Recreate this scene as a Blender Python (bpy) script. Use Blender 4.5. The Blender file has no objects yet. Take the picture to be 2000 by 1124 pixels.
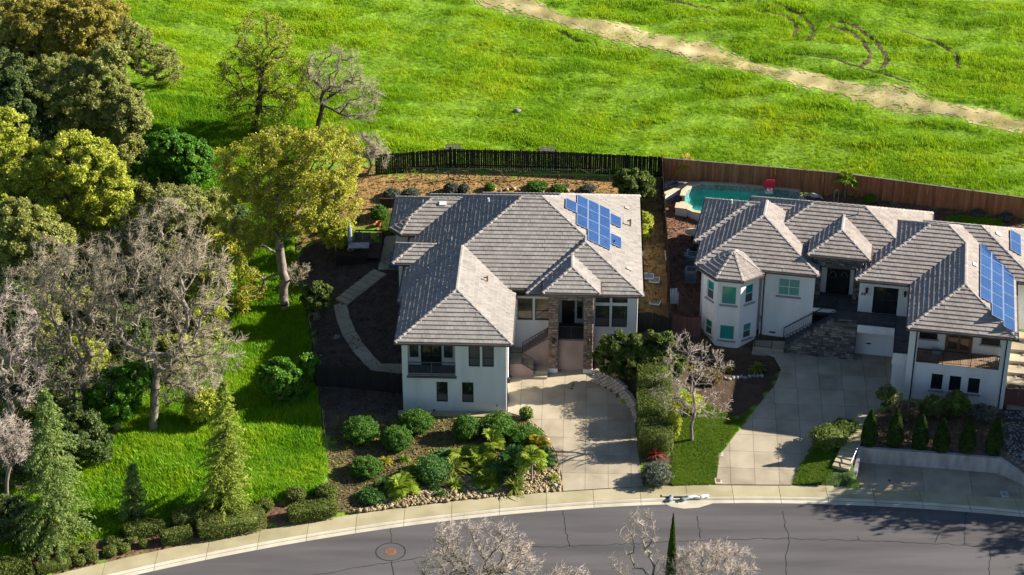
import bpy, math, random
import numpy as np
from mathutils import Vector, Matrix

# ---------------------------------------------------------------- camera, sky, sun, exposure
scene = bpy.context.scene
COL = scene.collection
PITCH, FPX, CAMH = math.radians(29.0), 4000.0, 74.0
cam_d = bpy.data.cameras.new('camera'); cam = bpy.data.objects.new('camera', cam_d); COL.objects.link(cam)
cam_d.sensor_width = 36.0; cam_d.lens = FPX / 2000.0 * 36.0
cam_d.clip_start = 1.0; cam_d.clip_end = 3000.0
cam.location = (0, 0, CAMH); cam.rotation_euler = (math.pi / 2 - PITCH, 0, 0)
scene.camera = cam
SUN_EL, SUN_B = math.radians(26.9), math.radians(10.0)
world = bpy.data.worlds.new('World'); scene.world = world; world.use_nodes = True
wn = world.node_tree.nodes; wl = world.node_tree.links
sky = wn.new('ShaderNodeTexSky'); sky.sky_type = 'NISHITA'; sky.sun_disc = False
sky.sun_elevation = SUN_EL; sky.sun_rotation = math.pi / 2 - SUN_B; sky.air_density = 1.0; sky.dust_density = 0.3; sky.ozone_density = 3.0
wl.new(sky.outputs[0], wn['Background'].inputs[0]); wn['Background'].inputs[1].default_value = 0.05
sun_d = bpy.data.lights.new('sun', 'SUN'); sun = bpy.data.objects.new('sun', sun_d); COL.objects.link(sun)
sun_d.energy = 5.0; sun_d.angle = math.radians(0.5); sun_d.color = (1.0, 0.92, 0.79)
SUNV = Vector((math.cos(SUN_EL) * math.cos(SUN_B), math.cos(SUN_EL) * math.sin(SUN_B), math.sin(SUN_EL)))
sun.rotation_euler = SUNV.to_track_quat('Z', 'Y').to_euler(); sun.location = (60, 120, 80)
vs = scene.view_settings; vs.view_transform = 'Standard'; vs.look = 'None'; vs.exposure = 1.42; vs.gamma = 1.0; vs.use_curve_mapping = False
scene.cycles.max_bounces = 6; scene.cycles.transparent_max_bounces = 4
scene.cycles.use_denoising = True

# ---------------------------------------------------------------- helpers
R = np.random.default_rng(7)
random.seed(7)
FW = np.array([0, math.cos(PITCH), -math.sin(PITCH)]); UP = np.array([0, math.sin(PITCH), math.cos(PITCH)])
def ray(px, py): return FW + np.array([1., 0, 0]) * (px - 1000) / FPX - UP * (py - 562) / FPX
def un(px, py, z=0.0):
    d = ray(px, py); return np.array([0, 0, CAMH]) + d * ((z - CAMH) / d[2])

def tag(o, label=None, cat=None, group=None, kind=None):
    if label: o['label'] = label
    if cat: o['category'] = cat
    if group: o['group'] = group
    if kind: o['kind'] = kind
    return o
def empty(name, loc=(0, 0, 0), rz=0.0, label=None, cat=None, group=None, parent=None):
    o = bpy.data.objects.new(name, None); COL.objects.link(o); o.empty_display_size = 0.2
    o.location = loc; o.rotation_euler = (0, 0, rz); o.parent = parent
    return tag(o, label, cat, group)
def link(name, me, parent=None, loc=None, rot=None, scale=None, mat=None):
    o = bpy.data.objects.new(name, me); COL.objects.link(o)
    if parent is not None: o.parent = parent
    if loc is not None: o.location = loc
    if rot is not None: o.rotation_euler = rot
    if scale is not None: o.scale = scale
    return o
def mesh(name, V, F, mat, smooth=False, tint=None):
    me = bpy.data.meshes.new(name)
    me.from_pydata([tuple(map(float, v)) for v in V], [], [tuple(f) for f in F])
    if mat: me.materials.append(mat)
    if smooth: me.shade_smooth()
    if tint is not None:
        a = me.attributes.new('tint', 'FLOAT', 'FACE'); a.data.foreach_set('value', np.asarray(tint, np.float32))
    me.update(); return me
def npmesh(name, V, F, mat, smooth=False, tint=None):
    """V (n,3) array, F (m,k) int array of equal-size faces"""
    V = np.ascontiguousarray(V, np.float32); F = np.ascontiguousarray(F, np.int32)
    me = bpy.data.meshes.new(name); m, k = F.shape
    me.vertices.add(len(V)); me.vertices.foreach_set('co', V.ravel())
    me.loops.add(m * k); me.loops.foreach_set('vertex_index', F.ravel())
    me.polygons.add(m); me.polygons.foreach_set('loop_start', np.arange(0, m * k, k, dtype=np.int32))
    try: me.polygons.foreach_set('loop_total', np.full(m, k, np.int32))
    except Exception: pass
    if smooth: me.polygons.foreach_set('use_smooth', np.ones(m, bool))
    if mat: me.materials.append(mat)
    if tint is not None:
        a = me.attributes.new('tint', 'FLOAT', 'FACE'); a.data.foreach_set('value', np.asarray(tint, np.float32))
    me.update(calc_edges=True); return me
class MB:
    def __init__(s): s.V = []; s.F = []
    def add(s, V, F):
        n = len(s.V); s.V += [tuple(v) for v in V]; s.F += [tuple(i + n for i in f) for f in F]; return s
    def box(s, x0, x1, y0, y1, z0, z1):
        return s.add([(x0,y0,z0),(x1,y0,z0),(x1,y1,z0),(x0,y1,z0),(x0,y0,z1),(x1,y0,z1),(x1,y1,z1),(x0,y1,z1)],
                     [(0,3,2,1),(4,5,6,7),(0,1,5,4),(1,2,6,5),(2,3,7,6),(3,0,4,7)])
    def bar(s, a, b, w, h=None):
        h = h or w; a = Vector(a); b = Vector(b); d = (b - a).normalized()
        x = d.cross(Vector((0, 0, 1)));  x = x.normalized() if x.length > 1e-4 else Vector((1, 0, 0)); y = x.cross(d)
        V = [p + x * sx * w / 2 + y * sy * h / 2 for p in (a, b) for sx, sy in ((-1,-1),(1,-1),(1,1),(-1,1))]
        return s.add(V, [(0,1,2,3),(7,6,5,4),(0,4,5,1),(1,5,6,2),(2,6,7,3),(3,7,4,0)])
    def tube(s, pts, r, n=6, cap=True):
        pts = [Vector(p) for p in pts]; rs = r if isinstance(r, (list, tuple)) else [r] * len(pts); V = []; F = []
        for i, p in enumerate(pts):
            d = (pts[min(i + 1, len(pts) - 1)] - pts[max(i - 1, 0)]).normalized()
            x = d.cross(Vector((0.3, 0.9, 0.1))).normalized(); y = d.cross(x)
            for k in range(n): a = 2 * math.pi * k / n; V.append(p + (x * math.cos(a) + y * math.sin(a)) * rs[i])
        for i in range(len(pts) - 1):
            for k in range(n): F.append((i*n+k, i*n+(k+1)%n, (i+1)*n+(k+1)%n, (i+1)*n+k))
        if cap: F += [tuple(range(n - 1, -1, -1)), tuple(range((len(pts)-1)*n, len(pts)*n))]
        return s.add(V, F)
    def lathe(s, c, prof, n=12):
        V = []; F = []; m = len(prof)
        for r, z in prof:
            for k in range(n): a = 2 * math.pi * k / n; V.append((c[0] + r * math.cos(a), c[1] + r * math.sin(a), c[2] + z))
        for i in range(m - 1):
            for k in range(n): F.append((i*n+k, i*n+(k+1)%n, (i+1)*n+(k+1)%n, (i+1)*n+k))
        F += [tuple(range(n - 1, -1, -1)), tuple(range((m-1)*n, m*n))]
        return s.add(V, F)
    def prism(s, poly, z0, z1):
        n = len(poly); f = (lambda z, p: z(p) if callable(z) else z)
        V = [(p[0], p[1], f(z0, p)) for p in poly] + [(p[0], p[1], f(z1, p)) for p in poly]
        return s.add(V, [tuple(range(n - 1, -1, -1)), tuple(range(n, 2 * n))] + [(i, (i+1)%n, n+(i+1)%n, n+i) for i in range(n)])
    def build(s, name, mat, parent=None, smooth=False):
        return link(name, mesh(name, s.V, s.F, mat, smooth), parent)
def clip(poly, a, b, c):
    """keep a*x+b*y+c >= 0"""
    out = []
    for i in range(len(poly)):
        p, q = poly[i], poly[(i + 1) % len(poly)]; dp = a*p[0]+b*p[1]+c; dq = a*q[0]+b*q[1]+c
        if dp >= 0: out.append(p)
        if (dp > 0 and dq < 0) or (dp < 0 and dq > 0):
            t = dp / (dp - dq); out.append((p[0] + t*(q[0]-p[0]), p[1] + t*(q[1]-p[1])))
    return out
def area(poly): return 0.5 * sum(poly[i][0]*poly[(i+1)%len(poly)][1] - poly[(i+1)%len(poly)][0]*poly[i][1] for i in range(len(poly)))
def inpoly(poly, X, Y):
    X = np.asarray(X, float); Y = np.asarray(Y, float); r = np.zeros(X.shape, bool); n = len(poly)
    for i in range(n):
        (x0, y0), (x1, y1) = poly[i], poly[(i + 1) % n]
        if y0 == y1: continue
        r ^= ((y0 > Y) != (y1 > Y)) & (X < (x1 - x0) * (Y - y0) / (y1 - y0) + x0)
    return r

# ---------------------------------------------------------------- materials
def mat(name, c1, c2=None, c3=None, scale=2.0, rough=0.85, bump=0.0, bscale=None, tint=0.0, spec=0.3, metal=0.0, detail=6.0, hue=None, coat=0.0, stretch=None, transl=0.0, zone=False, nmix=1.0):
    """world-position noise between c1..c2(..c3); `tint` adds per-piece variation (object random + 'tint' face attribute)"""
    m = bpy.data.materials.new(name); m.use_nodes = True; N = m.node_tree.nodes; L = m.node_tree.links
    b = N['Principled BSDF']; b.inputs['Roughness'].default_value = rough; b.inputs['Metallic'].default_value = metal
    b.inputs['Specular IOR Level'].default_value = spec; b.inputs['Coat Weight'].default_value = coat
    geo = N.new('ShaderNodeNewGeometry'); vec = geo.outputs['Position']
    if stretch:
        mp = N.new('ShaderNodeMapping'); mp.inputs['Scale'].default_value = stretch; L.new(vec, mp.inputs[0]); vec = mp.outputs[0]
    nz = N.new('ShaderNodeTexNoise'); nz.inputs['Scale'].default_value = scale; nz.inputs['Detail'].default_value = detail; L.new(vec, nz.inputs['Vector'])
    fac = nz.outputs['Fac']
    mr = N.new('ShaderNodeMapRange'); mr.inputs[1].default_value = 0.3; mr.inputs[2].default_value = 0.7; L.new(fac, mr.inputs[0]); fac = mr.outputs[0]
    if tint > 0:
        oi = N.new('ShaderNodeObjectInfo'); at = N.new('ShaderNodeAttribute'); at.attribute_name = 'tint'
        ad = N.new('ShaderNodeMath'); ad.operation = 'ADD'; L.new(oi.outputs['Random'], ad.inputs[0]); L.new(at.outputs['Fac'], ad.inputs[1])
        fr = N.new('ShaderNodeMath'); fr.operation = 'FRACT'; L.new(ad.outputs[0], fr.inputs[0])
        mx = N.new('ShaderNodeMix'); mx.data_type = 'FLOAT'; mx.inputs[0].default_value = tint; L.new(fac, mx.inputs[2]); L.new(fr.outputs[0], mx.inputs[3]); fac = mx.outputs[0]
    cr = N.new('ShaderNodeValToRGB'); e = cr.color_ramp.elements; e[0].color = (*c1, 1); e[1].color = (*(c2 or c1), 1)
    if c3: x = e.new(0.5); x.color = (*c2, 1); e[2].color = (*c3, 1)
    L.new(fac, cr.inputs[0]); col = cr.outputs[0]
    if zone:
        at = N.new('ShaderNodeAttribute'); at.attribute_name = 'zone'
        mm = N.new('ShaderNodeMix'); mm.data_type = 'RGBA'; mm.blend_type = 'MULTIPLY'; mm.inputs[0].default_value = 1.0
        L.new(at.outputs['Color'], mm.inputs[6]); L.new(col, mm.inputs[7]); col = mm.outputs[2]
    L.new(col, b.inputs['Base Color'])
    if bump > 0:
        nb = N.new('ShaderNodeTexNoise'); nb.inputs['Scale'].default_value = bscale or scale * 6; nb.inputs['Detail'].default_value = 4.0; L.new(vec, nb.inputs['Vector'])
        bp = N.new('ShaderNodeBump'); bp.inputs['Strength'].default_value = 1.0; bp.inputs['Distance'].default_value = bump; L.new(nb.outputs['Fac'], bp.inputs['Height']); L.new(bp.outputs[0], b.inputs['Normal'])
    if transl > 0:
        tr = N.new('ShaderNodeBsdfTranslucent'); L.new(col, tr.inputs[0]); ms = N.new('ShaderNodeMixShader'); ms.inputs[0].default_value = transl
        L.new(b.outputs[0], ms.inputs[1]); L.new(tr.outputs[0], ms.inputs[2]); L.new(ms.outputs[0], N['Material Output'].inputs[0])
    return m
M = {}
def leafmat(k, a, b, c, tint=0.65, scale=0.6, transl=0.35): M[k] = mat(k, a, b, c, scale=scale, rough=0.6, tint=tint, transl=transl, spec=0.25)
leafmat('grass', (.12,.28,.004), (.29,.48,.006), (.54,.60,.012), tint=.45, scale=.22, transl=.4)
leafmat('grass_deep', (.08,.24,.005), (.19,.40,.007), (.42,.52,.012), tint=.5, scale=.3, transl=.4)
leafmat('lawn', (.08,.17,.010), (.15,.26,.015), (.25,.31,.03))
leafmat('oak_gold', (.20,.19,.03), (.33,.29,.05), (.48,.40,.07))
leafmat('oak_olive', (.16,.19,.045), (.28,.30,.075), (.40,.41,.11))
leafmat('oak_dark', (.055,.09,.028), (.10,.15,.042), (.18,.22,.06))
leafmat('oak_lime', (.24,.30,.03), (.40,.44,.045), (.54,.55,.075))
leafmat('oak_yellow', (.24,.27,.025), (.42,.41,.04), (.58,.53,.07))
leafmat('vivid', (.05,.15,.012), (.10,.25,.02), (.19,.35,.03))
leafmat('fieldleaf', (.18,.23,.012), (.32,.37,.02), (.42,.44,.03))
leafmat('conifer', (.09,.16,.045), (.19,.28,.065), (.36,.42,.10))
leafmat('conifer_yellow', (.13,.20,.025), (.26,.34,.04), (.44,.48,.07))
leafmat('ballshrub', (.04,.11,.012), (.08,.18,.02), (.13,.25,.03))
leafmat('hedge', (.07,.11,.02), (.13,.17,.03), (.22,.24,.05))
leafmat('laurel', (.05,.09,.015), (.12,.17,.03), (.25,.29,.07))
leafmat('sage', (.07,.085,.06), (.12,.14,.10), (.19,.20,.14))
leafmat('cypress', (.02,.05,.008), (.04,.085,.012), (.085,.13,.018))
leafmat('palm', (.10,.18,.015), (.21,.30,.02), (.38,.42,.04))
leafmat('palm_dark', (.03,.09,.02), (.06,.15,.03), (.12,.22,.04))
leafmat('palm_yellow', (.22,.20,.012), (.34,.28,.015), (.42,.34,.03))
leafmat('yucca', (.08,.13,.02), (.18,.22,.03), (.34,.32,.06))
leafmat('redleaf', (.14,.02,.015), (.24,.04,.03), (.30,.10,.06))
leafmat('dryleaf', (.12,.085,.05), (.20,.14,.07), (.26,.19,.09))
M['bark'] = mat('bark', (.10,.08,.065), (.22,.18,.15), (.30,.26,.22), scale=5, rough=.95, bump=.02, stretch=(1,1,.3))
M['bark_dark'] = mat('bark_dark', (.05,.04,.03), (.11,.085,.06), scale=5, rough=.95, bump=.02, stretch=(1,1,.3))
M['twig'] = mat('twig', (.165,.14,.095), (.30,.26,.18), (.44,.39,.275), scale=1.2, rough=.95, tint=.4)
M['twig_pale'] = mat('twig_pale', (.25,.205,.17), (.40,.335,.29), (.54,.47,.415), scale=1.2, rough=.95, tint=.4)
M['ground'] = mat('ground', (.60,.57,.52), (.92,.92,.92), (1.25,1.18,1.05), scale=1.6, rough=1.0, bump=.06, bscale=5, zone=True, detail=10)
M['asphalt'] = mat('asphalt', (.062,.058,.060), (.084,.079,.081), (.108,.102,.104), scale=.55, rough=.9, bump=.004, bscale=60, detail=14, stretch=(.16,1.3,1))
M['tar'] = mat('tar', (.018,.017,.018), (.03,.028,.03), scale=3, rough=.7)
M['concrete'] = mat('concrete', (.21,.172,.12), (.335,.282,.205), (.42,.36,.268), scale=.7, rough=.9, bump=.003, bscale=40, tint=.35, detail=10)
M['walk'] = mat('walk', (.25,.215,.125), (.34,.295,.18), (.41,.365,.25), scale=.6, rough=.9, bump=.003, bscale=40, tint=.3, detail=10)
M['curb'] = mat('curb', (.36,.32,.24), (.46,.42,.33), (.53,.49,.40), scale=.8, rough=.9, bump=.003, bscale=40, tint=.3, detail=10)
M['greywall'] = mat('greywall', (.24,.22,.21), (.34,.32,.31), (.44,.41,.40), scale=1.2, rough=.95, bump=.004, bscale=20, stretch=(1.6,1.6,.35), detail=9)
M['stucco'] = mat('stucco', (.50,.51,.51), (.58,.59,.59), (.62,.63,.63), scale=1.1, rough=.95, bump=.008, bscale=30, detail=12, stretch=(1.2,1.2,.22))
M['stucco2'] = mat('stucco2', (.59,.58,.585), (.66,.65,.655), (.70,.69,.695), scale=1.1, rough=.95, bump=.008, bscale=30, detail=12, stretch=(1.2,1.2,.22))
M['stucco_pink'] = mat('stucco_pink', (.24,.17,.15), (.29,.215,.19), (.33,.25,.22), scale=1.0, rough=.95, bump=.006, bscale=30)
M['roof_tile'] = mat('roof_tile', (.21,.19,.172), (.265,.24,.22), (.32,.293,.27), scale=.5, rough=.85, tint=.6, bump=.004, bscale=25)
M['roof_tile_b'] = mat('roof_tile_b', (.215,.183,.165), (.272,.235,.213), (.318,.282,.258), scale=.5, rough=.85, tint=.6, bump=.004, bscale=25)
M['ridge'] = mat('ridge', (.25,.22,.20), (.34,.305,.28), (.42,.38,.35), scale=1.5, rough=.85, tint=.6)
M['deckroof'] = mat('deckroof', (.07,.06,.055), (.10,.09,.08), scale=2)
M['gutter'] = mat('gutter', (.075,.06,.055), (.11,.09,.085), scale=2, rough=.6)
M['trimdark'] = mat('trimdark', (.018,.018,.02), (.03,.03,.032), scale=3, rough=.5)
M['trimwhite'] = mat('trimwhite', (.62,.62,.61), (.70,.70,.69), scale=3, rough=.6)
M['trimgrey'] = mat('trimgrey', (.24,.22,.22), (.30,.28,.28), scale=3, rough=.8)
M['doorblack'] = mat('doorblack', (.008,.008,.009), (.014,.014,.015), scale=3, rough=.35)
M['doorwood'] = mat('doorwood', (.10,.05,.03), (.17,.085,.05), scale=4, rough=.5, stretch=(4,4,.5))
M['glass'] = mat('glass', (.010,.013,.014), (.022,.026,.026), scale=.7, rough=.06, spec=.8, coat=.5)
M['glass_brown'] = mat('glass_brown', (.055,.045,.03), (.03,.035,.03), (.09,.075,.055), scale=.8, rough=.06, spec=.8, coat=.5)
M['glass_screen'] = mat('glass_screen', (.06,.06,.068), (.08,.08,.09), scale=1, rough=.35, spec=.5)
M['glass_teal'] = mat('glass_teal', (.008,.16,.15), (.015,.24,.22), (.03,.30,.27), scale=.6, rough=.08, spec=.7, coat=.4)
M['glass_pale'] = mat('glass_pale', (.10,.26,.23), (.17,.34,.29), scale=.9, rough=.1, spec=.6)
M['stone_brown'] = mat('stone_brown', (.10,.065,.05), (.20,.14,.11), (.32,.25,.20), scale=2.5, rough=.95, tint=.75, bump=.02, bscale=12)
M['stone_grey'] = mat('stone_grey', (.05,.048,.047), (.13,.12,.115), (.30,.27,.24), scale=2.5, rough=.95, tint=.75, bump=.02, bscale=12)
M['block'] = mat('block', (.30,.25,.20), (.38,.32,.26), (.46,.40,.33), scale=3, rough=.95, tint=.6, bump=.02, bscale=14)
M['rock'] = mat('rock', (.15,.11,.06), (.28,.21,.12), (.44,.36,.23), scale=1.5, rough=.95, tint=.7, bump=.02, bscale=10)
M['rock_grey'] = mat('rock_grey', (.12,.12,.12), (.22,.22,.22), (.36,.35,.34), scale=1.5, rough=.95, tint=.7, bump=.02, bscale=10)
M['fence_black'] = mat('fence_black', (.012,.012,.011), (.026,.025,.022), scale=3, rough=.85, tint=.4, stretch=(3,3,.4))
M['fence_red'] = mat('fence_red', (.15,.058,.026), (.26,.11,.05), (.38,.19,.10), scale=1.8, rough=.85, tint=.55, stretch=(5,5,.5), detail=9)
M['fence_plum'] = mat('fence_plum', (.12,.05,.045), (.19,.085,.075), scale=2, rough=.85, tint=.5, stretch=(5,5,.5))
M['wood_dark'] = mat('wood_dark', (.03,.02,.015), (.07,.045,.03), scale=3, rough=.8, tint=.4)
M['wood_grey'] = mat('wood_grey', (.12,.10,.085), (.22,.19,.165), scale=3, rough=.9, tint=.5)
M['iron'] = mat('iron', (.02,.02,.022), (.035,.035,.037), scale=5, rough=.5, metal=.4)
M['iron_lattice'] = mat('iron_lattice', (.07,.08,.085), (.11,.12,.125), scale=5, rough=.5, metal=.2)
M['galv'] = mat('galv', (.20,.205,.21), (.28,.285,.29), scale=3, rough=.45, metal=.5)
M['white'] = mat('white', (.66,.65,.64), (.76,.75,.74), scale=3, rough=.6)
M['plaster'] = mat('plaster', (.60,.60,.60), (.70,.70,.69), scale=1.5, rough=.8)
M['coping'] = mat('coping', (.42,.34,.22), (.54,.45,.31), scale=2, rough=.8, tint=.3)
M['mosaic'] = mat('mosaic', (.10,.14,.15), (.20,.26,.26), (.34,.40,.38), scale=2, rough=.4, tint=.8)
M['pool_floor'] = mat('pool_floor', (.10,.42,.40), (.16,.52,.48), scale=.8, rough=.6)
M['solar'] = mat('solar', (.010,.035,.12), (.015,.05,.165), (.022,.07,.20), scale=2.5, rough=.12, spec=.6, coat=.6, tint=.4)
M['solar_line'] = mat('solar_line', (.26,.31,.40), (.34,.39,.48), scale=3, rough=.4)
M['hoop_red'] = mat('hoop_red', (.55,.02,.05), (.62,.03,.07), scale=3, rough=.35)
M['blue'] = mat('blue', (.03,.10,.30), (.04,.14,.38), scale=3, rough=.5)
M['canvas_blue'] = mat('canvas_blue', (.20,.26,.33), (.32,.38,.44), scale=3, rough=.9)
M['acunit'] = mat('acunit', (.14,.18,.22), (.20,.25,.29), scale=3, rough=.6)
M['terracotta'] = mat('terracotta', (.32,.10,.05), (.40,.14,.07), scale=3, rough=.8)
M['rust'] = mat('rust', (.16,.07,.035), (.27,.13,.07), scale=12, rough=.8)
M['decktile'] = mat('decktile', (.16,.10,.07), (.24,.16,.11), (.30,.20,.14), scale=2, rough=.8, tint=.5)
M['deckgrey'] = mat('deckgrey', (.075,.075,.075), (.11,.108,.105), scale=1.5, rough=.9)
M['meter'] = mat('meter', (.40,.38,.34), (.5,.48,.44), scale=3, rough=.8)
M['dirt'] = mat('dirt', (.24,.20,.07), (.38,.31,.14), (.52,.44,.25), scale=.5, rough=1.0, bump=.03, bscale=6, detail=12)
M['dirtsoil'] = mat('dirtsoil', (.10,.065,.045), (.17,.115,.08), (.23,.16,.11), scale=2.5, rough=1.0, bump=.04, bscale=9, detail=10)
M['rut'] = mat('rut', (.03,.02,.012), (.09,.06,.03), (.16,.12,.05), scale=3, rough=1.0, bump=.05, bscale=6)
def water_mat():
    m = bpy.data.materials.new('water'); m.use_nodes = True; N = m.node_tree.nodes; L = m.node_tree.links
    b = N['Principled BSDF']; b.inputs['Base Color'].default_value = (.30, .82, .78, 1); b.inputs['Roughness'].default_value = .03
    b.inputs['Transmission Weight'].default_value = 1.0; b.inputs['IOR'].default_value = 1.33
    nb = N.new('ShaderNodeTexNoise'); nb.inputs['Scale'].default_value = 3.0; bp = N.new('ShaderNodeBump'); bp.inputs['Distance'].default_value = .01
    L.new(nb.outputs['Fac'], bp.inputs['Height']); L.new(bp.outputs[0], b.inputs['Normal']); return m
M['water'] = water_mat()

# ---------------------------------------------------------------- terrain
def ys(x): return 107.7 - .0053 * (x - 15.0) ** 2          # back edge of the pavement
CTRL = [(-70,84,0),(-45,90,.2),(-30,98,.1),(-23,102.2,.1),(-17,103.8,.15),(-11,105.5,.15),(0,107.5,.05),(8.2,108,.02),(13,108.2,.02),(17.7,108.2,.02),(40,105,0),(60,98,0),
 (0,90,-.3),(-40,70,-.5),(40,80,-.3),(0,60,-.5),(-8,108.5,.2),(-2,110,.3),
 (-30,110,1.0),(-23.35,112.2,1.1),(-40,118,2.5),(-17,112,.8),(-30,125,2.9),(-16.5,126,.9),(-14.6,126,1.7),(-17,119,.25),(-21,119,.7),(-17,134.2,2.3),(-25,135,3.8),(-20,145.5,5.9),(-30,145,6.4),(-38,160,9),(-50,135,5.5),
 (-20,160,7.8),(0,150,5.9),(0,160,7.2),(0,175,9.3),(-30,175,10.2),(-30,200,14),(0,200,13),(40,200,13),(40,175,10),(20,160,7.6),(40,160,8.4),(40,146,6.9),(20,146,5.7),(55,140,6.8),(0,260,20),(-90,200,16),(100,200,14),(-120,120,8),(120,110,5),(0,420,40),(-300,300,40),(300,300,34),
 (-11.8,110,.35),(-8,115.6,.5),(-7,115.4,.5),(-.4,115.5,.5),(-13.2,118.2,1.1),(-8,119,1.15),(-10.6,122.3,1.9),(-12.2,126.7,2.6),(-9.4,130,3.25),(-9.1,134.6,3.4),(-12,137,3.9),(-9.8,142.7,5),(0,137,4.2),(0,143,5),(11.4,142,5),(8.5,135,4),(9.6,128,3.5),(9.6,122.5,2.4),
 (0,119,.5),(3,117,.5),(5.6,119.5,.55),(7.6,114.5,.36),(8.2,111,.2),(3.5,111,.2),(9.5,118.5,1.7),(9.3,115,.7),(9.3,110.5,.3),
 (11.75,112,.55),(14,116,.8),(12,118,1.1),(17,114,.8),(20,117,1.0),(24.5,120.5,1.15),(15,120,.85),(14.3,122.2,.8),(12.2,121.5,.95),(18.9,122.6,1.15),(22,121.3,1.15),(11.8,124.3,1.9),(12,127,3.4),(12,132,4.1),(14,139,4.2),(20,140,4.3),(11.6,141.7,5),(24.7,138.6,5.1),(37.6,134,5.5),(30,134,4.8),(34,128,4.2),
 (22,115,.95),(26.5,115.7,1.1),(32.5,114.4,1.1),(22.5,110.2,1.0),(27,109.7,1.0),(31,108.9,1.0),(34.5,112,1.2),(36,120,2.4),(37,127,4)]
CP = np.array([c[:2] for c in CTRL], float) / 30.0; CZ = np.array([c[2] for c in CTRL], float)
def _k(d): return d
_n = len(CP); _A = np.zeros((_n + 3, _n + 3)); _D = np.linalg.norm(CP[:, None] - CP[None], axis=2)
_A[:_n, :_n] = _k(_D) - np.eye(_n) * .004; _A[:_n, _n] = 1; _A[:_n, _n+1:] = CP; _A[_n, :_n] = 1; _A[_n+1:, :_n] = CP.T
_W = np.linalg.solve(_A, np.concatenate([CZ, [0, 0, 0]]))
PADPOLY = [(21.6, 100), (22.2, 110.75), (31.45, 109.55), (34.2, 106.3), (36.4, 100)]
def smoothz(X, Y):
    X = np.atleast_1d(np.asarray(X, float)) / 30; Y = np.atleast_1d(np.asarray(Y, float)) / 30
    d = np.sqrt((X[:, None] - CP[None, :, 0]) ** 2 + (Y[:, None] - CP[None, :, 1]) ** 2)
    return _k(d) @ _W[:_n] + _W[_n] + X * _W[_n+1] + Y * _W[_n+2]
def gz(X, Y):
    X = np.atleast_1d(np.asarray(X, float)); Y = np.atleast_1d(np.asarray(Y, float)); z = smoothz(X, Y)
    d = Y - ys(X); z = np.where((d < 0.02) & (d > -12.5), np.minimum(z, 0) - .35, z)
    z = np.where(inpoly(PADPOLY, X, Y), -.12, z)
    for poly, f in DRIVES: z = np.where(inpoly(poly, X, Y), np.minimum(z, f(Y) - .1), z)
    # pool hole
    z = np.where(inpoly(POOLPOLY, X, Y), 2.9, z)
    # bumps of the open field
    f = np.clip((Y - 143.5) / 4, 0, 1)
    z = z + f * (.16 * np.sin(X * .55 + .6 * np.sin(Y * .31)) * np.sin(Y * .6 + .4 * np.sin(X * .4)) + .07 * np.sin(X * 1.7 + Y * .8) * np.sin(Y * 1.9 - X * .6))
    return z
def g1(x, y): return float(gz([x], [y])[0])
POOLPOLY = []; DRIVES = []
def drive1_z(Y): return .06 + np.clip((Y - 107.2) / 12.5, 0, 1) * .50
def drive2_z(Y): return .06 + np.clip((Y - 107.8) / 12.5, 0, 1) * 1.10
def G(px, py):
    """the terrain point seen at photograph pixel (px, py)"""
    d = ray(px, py); t = np.linspace(95, 230, 700); P = np.array([0, 0, CAMH]) + d[None] * t[:, None]
    z = smoothz(P[:, 0], P[:, 1]); below = np.nonzero(P[:, 2] < z)[0]
    i = below[0] if len(below) else len(t) - 1
    a = P[i - 1]; b = P[i]; za = a[2] - z[i-1]; zb = z[i] - b[2]; f = za / (za + zb + 1e-9); q = a + (b - a) * f
    return float(q[0]), float(q[1]), float(gz([q[0]], [q[1]])[0])
# ---------------------------------------------------------------- ground sheet
POOL_PX = [(1372,372),(1352,377),(1340,386),(1337,396),(1343,406),(1357,413),(1375,416),(1400,420),(1440,426),(1500,432),(1540,430),(1566,418),(1574,400),(1560,388),(1500,381),(1440,376)]
POOL = [tuple(un(px, py, 4.65)[:2]) for px, py in POOL_PX]
def GP(pts): return [G(*p)[:2] for p in pts]
def shrink(poly, f):
    c = np.mean(poly, axis=0); return [tuple(c + (np.array(p) - c) * f) for p in poly]
DRIVE1 = GP([(1100,961),(1097,930),(1087,885),(1062,842),(1030,815),(992,803)]) + [(-.33,115.6),(-.2,121.9),(2.3,122.2),(5.7,121.9)] + GP([(1160,742),(1195,752),(1222,772),(1238,797),(1243,850),(1249,905),(1256,951)])
DRIVE2 = GP([(1398,948),(1405,890),(1437,845),(1482,790),(1515,752),(1525,727),(1512,702),(1483,689),(1530,681),(1600,690)]) + [(19.5,123.6),(22.4,124.6),(26.4,123.6)] + GP([(1768,705),(1764,778),(1722,793),(1690,812),(1642,822),(1602,842),(1585,872),(1562,912),(1546,948)])
YARD1 = GP([(640,345),(700,320),(760,342),(880,335),(1290,352),(1290,600),(1250,620),(1000,620),(800,500),(770,470),(735,470),(735,440),(660,450),(640,470),(575,480)])
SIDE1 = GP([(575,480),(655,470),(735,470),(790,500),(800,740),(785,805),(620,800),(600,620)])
BED1 = GP([(640,1003),(640,880),(660,810),(790,815),(990,810),(1030,822),(1060,845),(1085,890),(1096,935),(1098,962),(900,985),(760,1000)])
HEDGEBED = GP([(1160,744),(1195,755),(1222,775),(1240,800),(1245,860),(1252,905),(1258,950),(1305,948),(1312,870),(1330,760),(1365,640),(1270,640),(1180,680)])
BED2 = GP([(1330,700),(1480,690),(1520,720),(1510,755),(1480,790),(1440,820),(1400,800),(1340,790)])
LAWN2 = GP([(1312,948),(1316,800),(1380,790),(1440,820),(1470,800),(1436,845),(1404,890),(1396,947)])
LAWN3 = GP([(1548,947),(1564,912),(1590,878),(1640,880),(1665,860),(1642,905),(1628,920),(1612,945)])
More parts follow.
